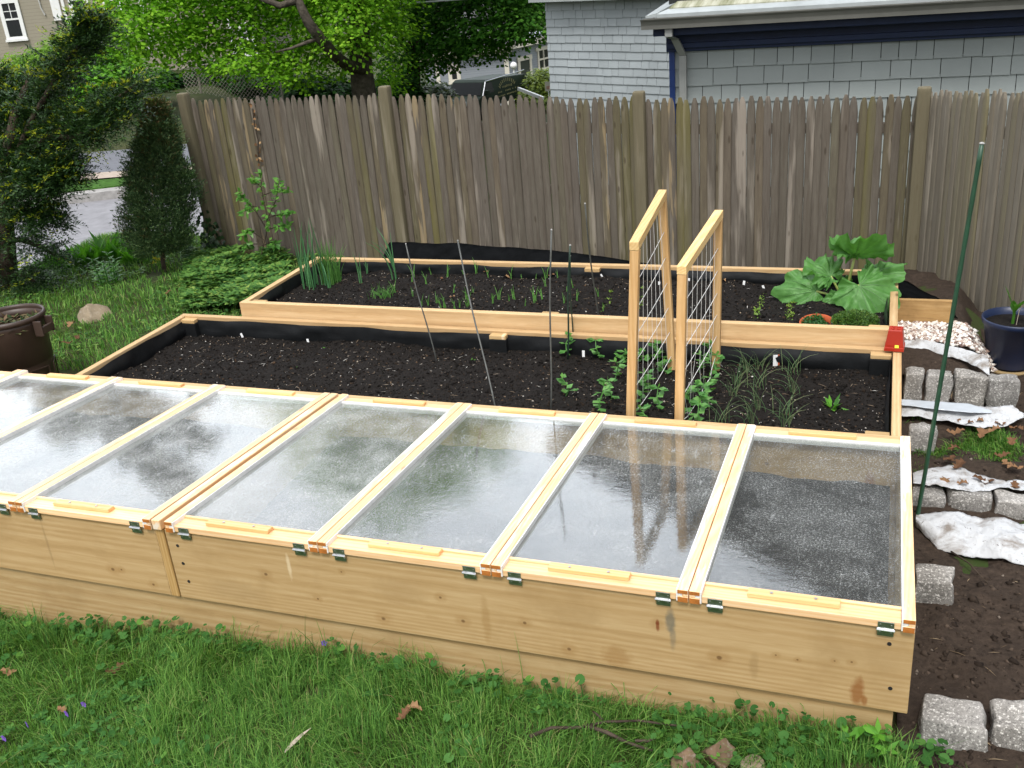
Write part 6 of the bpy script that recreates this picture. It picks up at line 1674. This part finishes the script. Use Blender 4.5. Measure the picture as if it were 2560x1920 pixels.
redP = simple('red plastic', lin('#a02a18'), .4, .45, var=.06)
rp_ = at_z(2224, 872, -.066); rp_ = np.array([-.062, 2.176, -.0625])
rpt = empty('nursery_pot', 'small red square pot upside down on the bed corner with a yellow sticker', 'plant pot', tuple(rp_), math.radians(-4))
m = MB(); 
def sqring(hw, z): return [(-hw, -hw, z), (hw, -hw, z), (hw, hw, z), (-hw, hw, z)]
rows = [(.041, 0), (.042, .001), (.042, .016), (.039, .017), (.0385, .030), (.030, .094), (.028, .098)]
vs = []; fs = []
for hw, z_ in rows: vs += sqring(hw, z_)
for i in range(len(rows) - 1):
    for k in range(4): fs.append((i * 4 + k, i * 4 + (k + 1) % 4, (i + 1) * 4 + (k + 1) % 4, (i + 1) * 4 + k))
b = (len(rows) - 1) * 4; fs.append((b, b + 1, b + 2, b + 3)); fs.append((3, 2, 1, 0))
m.add(vs, fs).build('pot', redP, rpt, bevel=.002)
for k in range(4):
    a = k * math.pi / 2; MB().box(.010, .024, -.004, .004, .0982, .101, T=Matrix.Rotation(a + .78, 4, 'Z')).build('foot', redP, rpt)
MB().add([(.002, -.0422, .0165), (.020, -.0422, .0165), (.0195, -.0400, .030), (.0025, -.0400, .030)], [(0, 1, 2, 3)]).build('sticker', simple('yellow sticker', (.75, .72, .06, 1), .5), rpt, loc=(0, -.0012, .002))

# ------------------------------------------------------------------ rhubarb
rhM = NT('rhubarb leaf')
vv_ = rhM.coord('Object'); nn_ = rhM.noise(vv_, 35, 4, .6)
c_ = rhM.ramp(nn_, [(.3, (.075, .22, .045, 1)), (.7, (.125, .32, .075, 1))])
p_ = rhM.N('ShaderNodeBsdfPrincipled'); rhM.set(p_.inputs['Base Color'], c_); p_.inputs['Roughness'].default_value = .5; p_.inputs['Specular IOR Level'].default_value = .5
rhM.t.links.new(rhM.bump(nn_, .6, .008), p_.inputs['Normal'])
t_ = rhM.N('ShaderNodeBsdfTranslucent'); t_.inputs['Color'].default_value = (.10, .30, .03, 1)
m_ = rhM.N('ShaderNodeMixShader'); m_.inputs[0].default_value = .35
rhM.t.links.new(p_.outputs[0], m_.inputs[1]); rhM.t.links.new(t_.outputs[0], m_.inputs[2]); rhM.t.links.new(m_.outputs[0], rhM.out.inputs['Surface']); rhM = rhM.mat
veinM = simple('pale rhubarb vein', (.10, .22, .07, 1), .45, .3)
stalkM = simple('rhubarb stalk', (.30, .36, .10, 1), .4, .4, var=.15, scale=30)
rb = at_z(2107, 742, SZ3)
rhu = empty('rhubarb_plant', 'large leaved rhubarb plant at the right end of the back bed', 'plant', tuple(rb))
def rh_leaf(A, tip, nrmv, wid, ruff, seed, cup=0.0):
    A = np.array(A); tip = np.array(tip); L = np.linalg.norm(tip - A); d = (tip - A) / L
    nv = np.array(nrmv, float); nv -= d * (nv @ d); nv /= np.linalg.norm(nv); s = np.cross(d, nv)
    NT_, NR = 72, 12; V = []; F = []
    for i in range(NT_ + 1):
        th = math.radians(-158 + 316 * i / NT_)
        ct = math.cos(th); sn = math.sin(th)
        rad = (.66 + .34 * max(0, ct) ** 1.8) if ct > 0 else (.66 - .14 * (-ct) ** 2)
        rad *= 1 + .07 * math.sin(th * 5 + seed) + .05 * math.sin(th * 9 + seed * 3) + .035 * math.sin(th * 19 + seed * 2)
        for j in range(NR + 1):
            q = j / NR; r_ = q * rad
            along = ct * r_ * L * (1.0 if ct > 0 else .62); side = sn * r_ * wid * 1.15
            w = ruff * q ** 2 * (math.sin(th * 8 + seed) * .6 + math.sin(th * 13 + seed * 3) * .4) + .012 * ruff / .03 * math.sin(th * 21 + seed * 5) * q ** 3
            vein = .004 * abs(math.sin(th * 3.5)) * math.sin(math.pi * q) + ruff * .35 * q * math.sin(th * 3 + seed * 2)
            blis = .012 * float(fbm(r_ * ct * 4 + seed, r_ * sn * 4, 7, 1, 3)) * min(1, q * 3)
            drop = blis + cup * q * q * L - (.12 * L * (along / L) ** 2 if ct > 0 else 0)
            V.append(tuple(A + d * along + s * side + nv * (w + vein + drop)))
    for i in range(NT_):
        for j in range(NR):
            a = i * (NR + 1) + j; F.append((a, a + NR + 1, a + NR + 2, a + 1))
    lf = MB().add(V, F).build('leaf', rhM, rhu, smooth=True, loc=tuple(-rb))
    vm = MB()
    for th in (-95, -55, -22, 0, 22, 55, 95):
        i = round((th + 158) / 316 * NT_); pts = [Vector(V[i * (NR + 1) + j]) + Vector(nv) * .0015 for j in range(0, NR - 1)]
        vm.tube(pts, [.0022 * (1 - .85 * j / (NR - 2)) + .0003 for j in range(NR - 1)], 5)
    vm.build('vein', veinM, lf)
    return lf
def stalk(pts, r0, r1):
    n = len(pts); MB().tube([tuple(np.array(p) - rb) for p in pts], [r0 + (r1 - r0) * i / (n - 1) for i in range(n)], 8).build('stalk', stalkM, rhu, smooth=True)
yb = rb[1]
A1 = at_y(2137, 640, yb - .02); stalk([rb, at_y(2123, 700, yb - .01), A1], .009, .006)
rh_leaf(A1, at_y(2196, 612, yb - .16), (.05, .75, 1), .20, .034, 1, .24)
rh_leaf(A1, at_y(2092, 602, yb + .06), (-.2, .1, 1), .13, .034, 1.7, .26)
A2 = at_y(2077, 690, yb - .03); stalk([rb, at_y(2095, 725, yb - .02), A2], .008, .0055)
rh_leaf(A2, at_y(2015, 652, yb + .0), (.0, -.45, 1), .125, .034, 2, .12)
A3 = at_y(2040, 728, yb - .08); stalk([rb, at_y(2080, 738, yb - .05), A3], .008, .0055)
rh_leaf(A3, at_y(1938, 712, yb - .06), (-.15, -.9, .75), .145, .026, 3, -.05)
A4 = at_y(2176, 692, yb + .05); stalk([rb, at_y(2150, 715, yb + .02), A4], .008, .005)
rh_leaf(A4, at_y(2266, 678, yb + .0), (.1, -.75, .8), .115, .026, 4, .0)
A5 = at_y(2148, 714, yb - .14); stalk([rb, at_y(2130, 715, yb - .06), A5], .009, .006)
rh_leaf(A5, at_y(2226, 803, yb - .25), (.15, -.85, .7), .185, .028, 5.5, -.03)
A6 = at_y(2098, 742, yb - .10); stalk([rb, A6], .006, .004)
rh_leaf(A6, at_y(2060, 772, yb - .16), (-.1, -.9, .7), .07, .016, 6.3, -.05)
A7 = at_y(2112, 706, yb + .06); stalk([rb, A7], .007, .005)
rh_leaf(A7, at_y(2120, 690, yb + .08), (.0, -.5, 1), .05, .02, 7.3, .1)

# ------------------------------------------------------------------ vegetables in the two beds
peaM = leafmat('pea leaves', [(0, (.07, .22, .05, 1)), (.6, (.12, .31, .075, 1)), (1, (.18, .40, .10, 1))], .45, .35, .35)
def pea(h, seed):
    rg = np.random.default_rng(seed); e = bpy.data.objects.new('pea_plant', None); COL.objects.link(e)
    n = max(4, int(h / .022)); t = np.linspace(0, 1, n); 
    ax = np.stack([.012 * np.sin(t * 5 + seed), .012 * np.cos(t * 4 + seed), h * t], 1)
    MB().tube([tuple(p) for p in ax], [.003] * (n - 1) + [.0015], 5).build('stem', peaM, e)
    P, D, L, Wd_ = [], [], [], []
    for i in range(1, n):
        a = i * 2.1 + seed
        for sd in (0, math.pi):
            d = np.array([math.cos(a + sd), math.sin(a + sd), .25]); 
            P.append(ax[i]); D.append(d); L.append(.042); Wd_.append(.036)
            P.append(ax[i] + d * .012); D.append(d + rg.normal(0, .5, 3)); L.append(.040); Wd_.append(.029)
    P.append(ax[-1]); D.append([.1, -.1, 1]); L.append(.025); Wd_.append(.018)
    P, D = np.array(P), np.array(D); m = len(P)
    V, T = leaves(P, D, np.tile([0, 0, 1.0], (m, 1)) + rg.normal(0, .25, (m, 3)), np.array(L) * rg.uniform(.8, 1.2, m), np.array(Wd_) * rg.uniform(.8, 1.2, m), .12, .5)
    tri_obj('leaves', V, T, peaM, e)
    return e
protos = [pea(.06, 1), pea(.10, 2), pea(.13, 3)]
used = set()
def place(protos, k, loc, rz, label, cat, group, sc=1.0):
    o = protos[k]
    if k in used and o in [protos[i] for i in used]:
        o = dup(protos[k])
    used.add(k)
    o.location = tuple(loc); o.rotation_euler = (0, 0, rz); o.scale = (sc,) * 3
    return tag(o, label, cat, group)
def on2(u, v, dz=-.006):
    p = at_z(u, v, SZ2); p[1] = min(p[1], 2.135); p[2] = float(zf2(np.array(p[0]), np.array(p[1]))) + dz; return p
def on3(u, v, dz=-.004):
    p = at_z(u, v, SZ3); p[1] = min(p[1], 3.045); p[2] = float(zf3(np.array(p[0]), np.array(p[1]))) + dz; return p
G_ = 'young pea plants'
for i, (u, v, k, lb) in enumerate([(1423, 885, 1, 'pea plant beside the dark green stakes'), (1500, 882, 1, 'pea plant at the foot of the stake nearest the trellises'), (1416, 996, 1, 'lone pea plant in front of the row of thin stakes'),
        (1543, 950, 1, 'pea plant left of the taller trellis, midway back'), (1563, 902, 0, 'small pea plant left of the taller trellis, nearest the back rail'), (1506, 1034, 2, 'bushy pea plant by the cold frame, left of the taller trellis'), (1524, 992, 1, 'pea plant just left of the front post of the taller trellis')]):
    place(protos, k, on2(u, v), i * 1.3, lb, 'pea plant', G_)
for grp, lb, lst in (('pea plants under the taller trellis', 'pea plant under the cords of the taller trellis', [(1604, 905, 0), (1645, 905, 1), (1658, 872, 0), (1608, 1004, 2), (1647, 1018, 1), (1600, 1046, 0), (1612, 968, 1), (1662, 930, 0)]),
                     ('pea plants under the shorter trellis', 'pea plant under or right of the shorter trellis', [(1790, 934, 1), (1782, 904, 1), (1753, 930, 1), (1725, 1002, 0), (1749, 1056, 1), (1753, 1024, 2), (1774, 985, 1), (1712, 1050, 0), (1766, 1012, 1)])):
    for i, (u, v, k) in enumerate(lst): place(protos, k, on2(u, v), i * 1.7 + .4, lb, 'pea plant', grp)

onionM = leafmat('onion leaves', [(0, (.07, .15, .06, 1)), (.7, (.12, .21, .09, 1)), (1, (.24, .28, .14, 1))], .45, .35, .2)
def grassy(name, n, h, w, lean, seed, mat, spread=.012):
    rg = np.random.default_rng(seed); e = bpy.data.objects.new(name, None); COL.objects.link(e)
    m = MB()
    for i in range(n):
        a = rg.uniform(0, 6.28); b = rg.normal(0, spread, 2); hh = h * rg.uniform(.6, 1.1); l = lean * rg.uniform(.2, 1.3)
        pts = []
        for j in range(6):
            t = j / 5; pts.append((b[0] + math.cos(a) * l * hh * t ** 2, b[1] + math.sin(a) * l * hh * t ** 2, hh * (t - .35 * min(1, l) * t ** 3)))
        m.tube(pts, [w, w, w * .9, w * .75, w * .5, w * .15], 4, cap=False)
    m.build('leaves', mat, e, smooth=True)
    return e
op = [grassy('onion_seedlings', 11, .15, .0014, .9, s, onionM, .018) for s in (1, 2, 3)]
used = set()
for i, (a_, b_) in enumerate([(400, 800), (330, 940), (250, 1120), (470, 1030), (490, 780), (690, 810), (680, 920), (650, 1140), (640, 1070), (430, 1110), (350, 870), (480, 900)]):
    place(op, i % 3, on2(1700 + a_ * .41, 600 + b_ * .41), i * 2.1, 'wispy clump of onion seedlings right of the trellises', 'onion plant', 'onion seedlings in the middle bed')
rosette('leafy_seedling', 'small bright leafy plant alone at the right end of the middle bed', 'plant', on2(2082, 1016), 15, .06, .022, lilyM, (.2, 1.4))
leekM = leafmat('leek leaves', [(0, (.045, .15, .06, 1)), (1, (.10, .26, .10, 1))], .4, .4, .2)
chiveM = leafmat('chive leaves', [(0, (.07, .21, .04, 1)), (1, (.15, .35, .08, 1))], .45, .3, .3)
def put(o, p, lb, cat, group=None, rz=0): o.location = tuple(p); o.rotation_euler = (0, 0, rz); return tag(o, lb, cat, group)
put(grassy('leek_clump', 16, .42, .0048, .16, 21, leekM, .035), on3(778, 712), 'tall clump of blue green leek leaves at the left end of the back bed', 'leek')
put(grassy('chive_clump', 90, .28, .0022, .28, 22, chiveM, .03), on3(828, 700), 'dense bright chive clump right beside the tall leeks', 'chives')
put(grassy('leek_plant', 4, .20, .004, .3, 23, leekM, .008), on3(823, 716), 'single leek with a bent leaf in front of the chives', 'leek')
put(grassy('garlic_plant', 3, .22, .004, .15, 24, leekM, .006), on3(902, 712), 'slim garlic plant leaning left, nearest the chives', 'garlic', rz=2)
put(grassy('garlic_plant', 4, .12, .003, .35, 25, leekM, .006), on3(918, 686), 'short garlic plant close to the back rail', 'garlic')
put(grassy('garlic_plant', 7, .34, .0045, .42, 26, leekM, .006), on3(990, 700), 'biggest garlic plant in front of the black weed fabric', 'garlic', rz=1)
put(grassy('chive_tuft', 60, .085, .0014, .7, 27, chiveM, .03), on3(962, 742), 'low spreading tuft of chives near the front rail', 'chives')
gp = [grassy('garlic_sprout', 3, .05, .0016, .4, s, chiveM, .004) for s in (31, 32, 33)]
used = set(); rg = random.Random(5)
for i in range(46):
    if i < 34: u, v = rg.uniform(1030, 1440), rg.uniform(672, 770)
    else: u, v = rg.uniform(980, 1520), rg.uniform(680, 775)
    place(gp, i % 3, on3(u, v), rg.uniform(0, 6), 'short garlic sprout among the rows in the back bed', 'garlic sprout', 'garlic sprouts in the back bed', rg.uniform(.9, 2.0))
sal = [rosette('salad_seedling', '', 'seedling', (0, 0, 0), 7, .012, .009, leafmat('salad seedling leaves', [(0, (.08, .20, .02, 1)), (1, (.22, .32, .05, 1))], .5, .3, .35), (.3, 1.5)) for s in range(3)]
used = set()
rowp = []
for (u0, v0, u1, v1, n) in ((1908, 728, 1888, 806, 18), (1978, 752, 1972, 808, 16), (1530, 728, 1500, 780, 8), (1606, 720, 1596, 772, 7)):
    for i in range(n): t = (i + rg.uniform(-.4, .4)) / n; rowp.append((u0 + (u1 - u0) * t + rg.uniform(-6, 6), v0 + (v1 - v0) * t))
for i, (u, v) in enumerate(rowp):
    place(sal, i % 3, on3(u, v), rg.uniform(0, 6), 'tiny yellow green salad seedling in a sown row of the back bed', 'seedling', 'salad seedlings in the back bed', rg.uniform(.7, 1.5))
used = set()
wd = [rosette('weed_seedling', '', 'seedling', (0, 0, 0), 6, .02, .012, lilyM, (.3, 1.2))]
for i, (u, v) in enumerate([(815, 868), (754, 922), (1180, 903), (1050, 985), (905, 990), (1292, 1020)]):
    place(wd, 0, on2(u, v), i, 'tiny green seedling scattered on the soil of the middle bed', 'seedling', 'stray seedlings in the middle bed')

# ------------------------------------------------------------------ plant labels
labM = simple('white label plastic', (.72, .73, .73, 1), .5, .3, var=.03)
def plabel(p, h, w, tilt, label, rz=0.0, group='white plant labels'):
    e = empty('plant_label', label, 'plant label', tuple(p), rz, group)
    MB().box(-w, w, -.0008, .0008, -.02, h, T=Matrix.Rotation(tilt, 4, 'Y') @ Matrix.Rotation(-.12, 4, 'X')).build('tag', labM, e, bevel=.0006)
    return e
for p, h, w, ti, lb in [(on2(620, 834), .035, .007, -.4, 'white plant label leaning near the left end of the middle bed'), (on2(788, 838), .025, .007, -.2, 'short white plant label near the liner, left half of the middle bed'),
        (on2(1471, 872), .04, .007, .0, 'upright white plant label between two stakes at the back of the middle bed'), (on3(1859, 714), .028, .006, .1, 'white plant label at the back rail, left of the rhubarb'), (on3(1910, 718), .02, .006, -.4, 'white plant label leaning beside the rhubarb leaf'),
        (on3(1648, 712), .022, .006, 0, 'white plant label seen through the taller trellis'), (on3(1722, 704), .022, .006, .1, 'white plant label seen through the shorter trellis'), (on3(1507, 700), .022, .005, -.6, 'fallen white plant label near the middle of the back rail')]:
    plabel(p, h, w, ti, lb)
tl = on2(1945, 893)
te = empty('seed_marker', 'white and orange marker tile standing against the liner of the middle bed', 'marker', tuple(tl), .25)
MB().box(-.012, .010, -.003, .0, -.02, .062).build('white_face', labM, te, bevel=.001); MB().box(.0105, .018, -.003, .004, -.02, .064).build('orange_edge', terra, te, bevel=.001)

# ------------------------------------------------------------------ small things in the grass
def oak_leaf(seed, L=.07):
    rg = np.random.default_rng(seed); n = 9; V = []; F = []
    for i in range(n):
        t = i / (n - 1); w_ = L * .28 * math.sin(math.pi * (.08 + .9 * t)) * (1.25 if i % 2 else .55); z_ = L * .25 * (math.sin(t * 3 + seed) ** 2)
        V += [(L * (t - .5), w_, z_ + w_ * rg.uniform(.2, .8)), (L * (t - .5), 0, z_), (L * (t - .5), -w_, z_ + w_ * rg.uniform(.2, .8))]
    for i in range(n - 1):
        for k in (0, 1): F.append((i * 3 + k, i * 3 + k + 1, i * 3 + k + 4, i * 3 + k + 3))
    return MB().add(V, F).build('dead_leaf', deadO, smooth=False)
dk = NT('dry oak leaf'); dk.bsdf(dk.mixc(1.0, dk.ramp(dk.orand(), [(0, lin('#59402e')), (.5, lin('#76563d')), (1, lin('#957656'))]), dk.ramp(dk.noise(dk.coord('Object'), 60, 3), [(.3, (.7, .7, .7, 1)), (.7, (1, 1, 1, 1))]), 'MULTIPLY'), .8, None, .15); deadO = dk.mat
dls = [oak_leaf(s) for s in (1, 2, 3)]
used = set(); rg = random.Random(9)
for i, (u, v) in enumerate([(150, 1762), (288, 1664), (1036, 1788), (1452, 1728), (12, 1652), (1500, 1712), (1012, 1806)]):
    p = gzf(at_z(u, v, -.42)); place(dls, i % 3, p + [0, 0, .055], rg.uniform(0, 6), 'curled brown dead leaf lying in the front lawn', 'dead leaf', 'dead leaves in the front lawn', rg.uniform(.6, 1.1))
for i in range(42):
    x_, y_ = rg.uniform(.14, .75), rg.uniform(1.38, 1.98); p = np.array([x_, y_, float(ground_z(x_, y_))])
    if y_ < 1.5 and x_ > .4: continue
    place(dls, i % 3, p + [0, 0, .050], rg.uniform(0, 6), 'brown oak leaf in the litter between the granite rows', 'dead leaf', 'oak leaf litter on the right', rg.uniform(.7, 1.2))
for i, (u, v) in enumerate([(1215, 690), (1105, 700), (1270, 688), (1385, 688), (1708, 714), (1810, 708), (1130, 738)]):
    place(dls, i % 3, on3(u, v) + [0, 0, .012], rg.uniform(0, 6), 'scrap of brown leaf lying on the back bed soil', 'dead leaf', 'leaf scraps on the back bed', rg.uniform(.4, .6))
for i, (u, v) in enumerate([(205, 888), (180, 900), (190, 855), (430, 775), (525, 765)]):
    p = gzf(at_z(u, v, -.42)); place(dls, i % 3, p + [0, 0, .05], rg.uniform(0, 6), 'pale dead leaf in the lawn left of the beds', 'dead leaf', 'dead leaves in the left lawn', rg.uniform(.8, 1.2))
ll = gzf(at_z(738, 1888, -.45)); o = empty('dry_strap_leaf', 'long pale dry leaf pointing up out of the grass at the bottom', 'dead leaf', tuple(ll))
blade_leaf(o, [(-.02, -.02, .03), (.0, .0, .05), (.02, .03, .065), (.035, .06, .07)], .009, perl.mat, 'blade')
violM = simple('violet petals', (.17, .08, .42, 1), .5, .3)
def violet():
    e = bpy.data.objects.new('violet_flower', None); COL.objects.link(e)
    MB().tube([(0, 0, -.04), (.002, 0, -.01), (0, 0, 0)], .0012, 5).build('stalk', weedM, e)
    a = np.array([0.3, 1.5, 2.7, 3.9, 5.2]); P = np.zeros((5, 3))
    V, T = leaves(P, np.stack([np.cos(a), np.full(5, -.3), np.sin(a)], 1), np.tile([0, -1.0, .2], (5, 1)), .013, .011, .1, .6)
    tri_obj('petals', V, T, violM, e); return e
vp = [violet()]; used = set()
for u, v in [(218, 1786), (75, 1830), (17, 1863), (175, 1808), (820, 1656)]:
    p = gzf(at_z(u, v, -.47)); place(vp, 0, p + [0, 0, .07], rg.uniform(-.5, .5), 'small purple violet in the front lawn', 'flower', 'violets in the lawn', rg.uniform(.8, 1.1))
# sticks
def stick(name, label, px, r, z=.062, side=()):
    pts = [gzf(at_z(u, v, -.42)) + [0, 0, z + .008 * math.sin(i * 2)] for i, (u, v) in enumerate(px)]
    e = empty(name, label, 'stick', tuple(pts[0])); n = len(pts)
    MB().tube([tuple(p - pts[0]) for p in pts], [r * (1 - .5 * i / (n - 1)) for i in range(n)], 7).build('stem', barkM, e, smooth=True)
    for sd in side:
        q = [gzf(at_z(u, v, -.42)) + [0, 0, z + .01] for u, v in sd]
        MB().tube([tuple(p - pts[0]) for p in q], [r * .6] * (len(q) - 1) + [r * .3], 6).build('side_twig', barkM, e, smooth=True)
    return e
stick('fallen_stick', 'long thin fallen stick lying across the grass near the bottom', [(1327, 1866), (1380, 1850), (1450, 1842), (1514, 1832), (1600, 1838), (1711, 1848)], .006, side=[[(1508, 1834), (1492, 1818), (1484, 1812)]])
stick('fallen_stick', 'short dark fallen stick slanting towards the brown stones', [(1470, 1842), (1520, 1866), (1570, 1884), (1632, 1908)], .0075, side=[[(1590, 1890), (1620, 1892), (1640, 1886)]])
stick('dry_reed', 'dry straw coloured reed lying on the earth under the white sheet', [(2376, 1396), (2420, 1430), (2468, 1474)], .0035, .03)
# round leaves against the lower plank
def round_leaf(u, v, r, label, hz):
    p = at_y(u, v, -.035); g = float(ground_z(p[0], p[1])); e = empty('round_leaf_weed', label, 'weed', (p[0], p[1], g), group='round leaved weeds against the plank')
    h = p[2] - g
    MB().tube([(.01, .0, 0), (.004, 0, h * .6), (0, 0, h)], .0016, 5).build('stalk', weedM, e)
    V, T = disc_leaves(np.array([[0, 0, h]]), np.array([[.1, -.75, .6]]), r, 11, 24, .12); tri_obj('blade', V, T, weedM, e)
round_leaf(998, 1655, .026, 'kidney shaped weed leaf held up against the lower plank, left of the pair', 0)
round_leaf(1042, 1686, .022, 'darker kidney shaped weed leaf below the first, right of the pair', 0)
round_leaf(1450, 1698, .018, 'lone round weed leaf against the lower plank above a dead leaf', 0)
# tall grass at the plank
def tall(px, n, h, label, seed, lean=.25, sp=.02):
    p = at_z(*px, -.43); p = np.array([p[0], min(p[1], -.02), float(ground_z(p[0], -.03))])
    put(grassy('tall_grass_tuft', n, h, .0016, lean, seed, grassM, sp), p, label, 'grass tuft', 'tall grass tufts at the plank')
tall((820, 1660), 26, .20, 'thick tall grass tuft against the lower plank, left of the kidney leaves', 51, .3, .05)
tall((60, 1560), 12, .14, 'tall grass tuft at the plank near the left photo edge', 52, .4, .03)
tall((350, 1590), 12, .12, 'tall grass tuft under the stud of the cold frame', 53, .5, .05)
tall((1330, 1720), 3, .24, 'pair of tall thin grass stems in front of the plank middle', 54, .06, .03)
tall((1210, 1700), 6, .12, 'sparse arching grass blades in front of the plank middle', 55, .7, .05)
tall((1830, 1770), 6, .13, 'sparse grass blades in front of the right end of the plank', 56, .6, .08)
# sapling at the front right corner
sp_ = gzf(at_z(2150, 1888, -.42)); sap = empty('sapling', 'small bright green sapling at the front corner of the cold frame', 'sapling', tuple(sp_))
for k, (dx, dy, dz) in enumerate([(.0, .0, .10), (.045, .01, .075), (-.04, .0, .06), (.07, -.02, .05)]):
    MB().tube([(0, 0, 0), (dx * .5, dy * .5, dz * .7), (dx, dy, dz)], .002, 5).build('stem', weedM, sap)
    n = 7; a = RG.uniform(0, 6.28, n)
    V, T = leaves(np.tile([dx, dy, dz], (n, 1)), np.stack([np.cos(a), np.sin(a) - .3, RG.uniform(-.3, .4, n)], 1), np.tile([0, -.4, 1.0], (n, 1)), RG.uniform(.03, .05, n), RG.uniform(.013, .02, n), .12, .4)
    tri_obj('leaves', V, T, lilyM, sap)
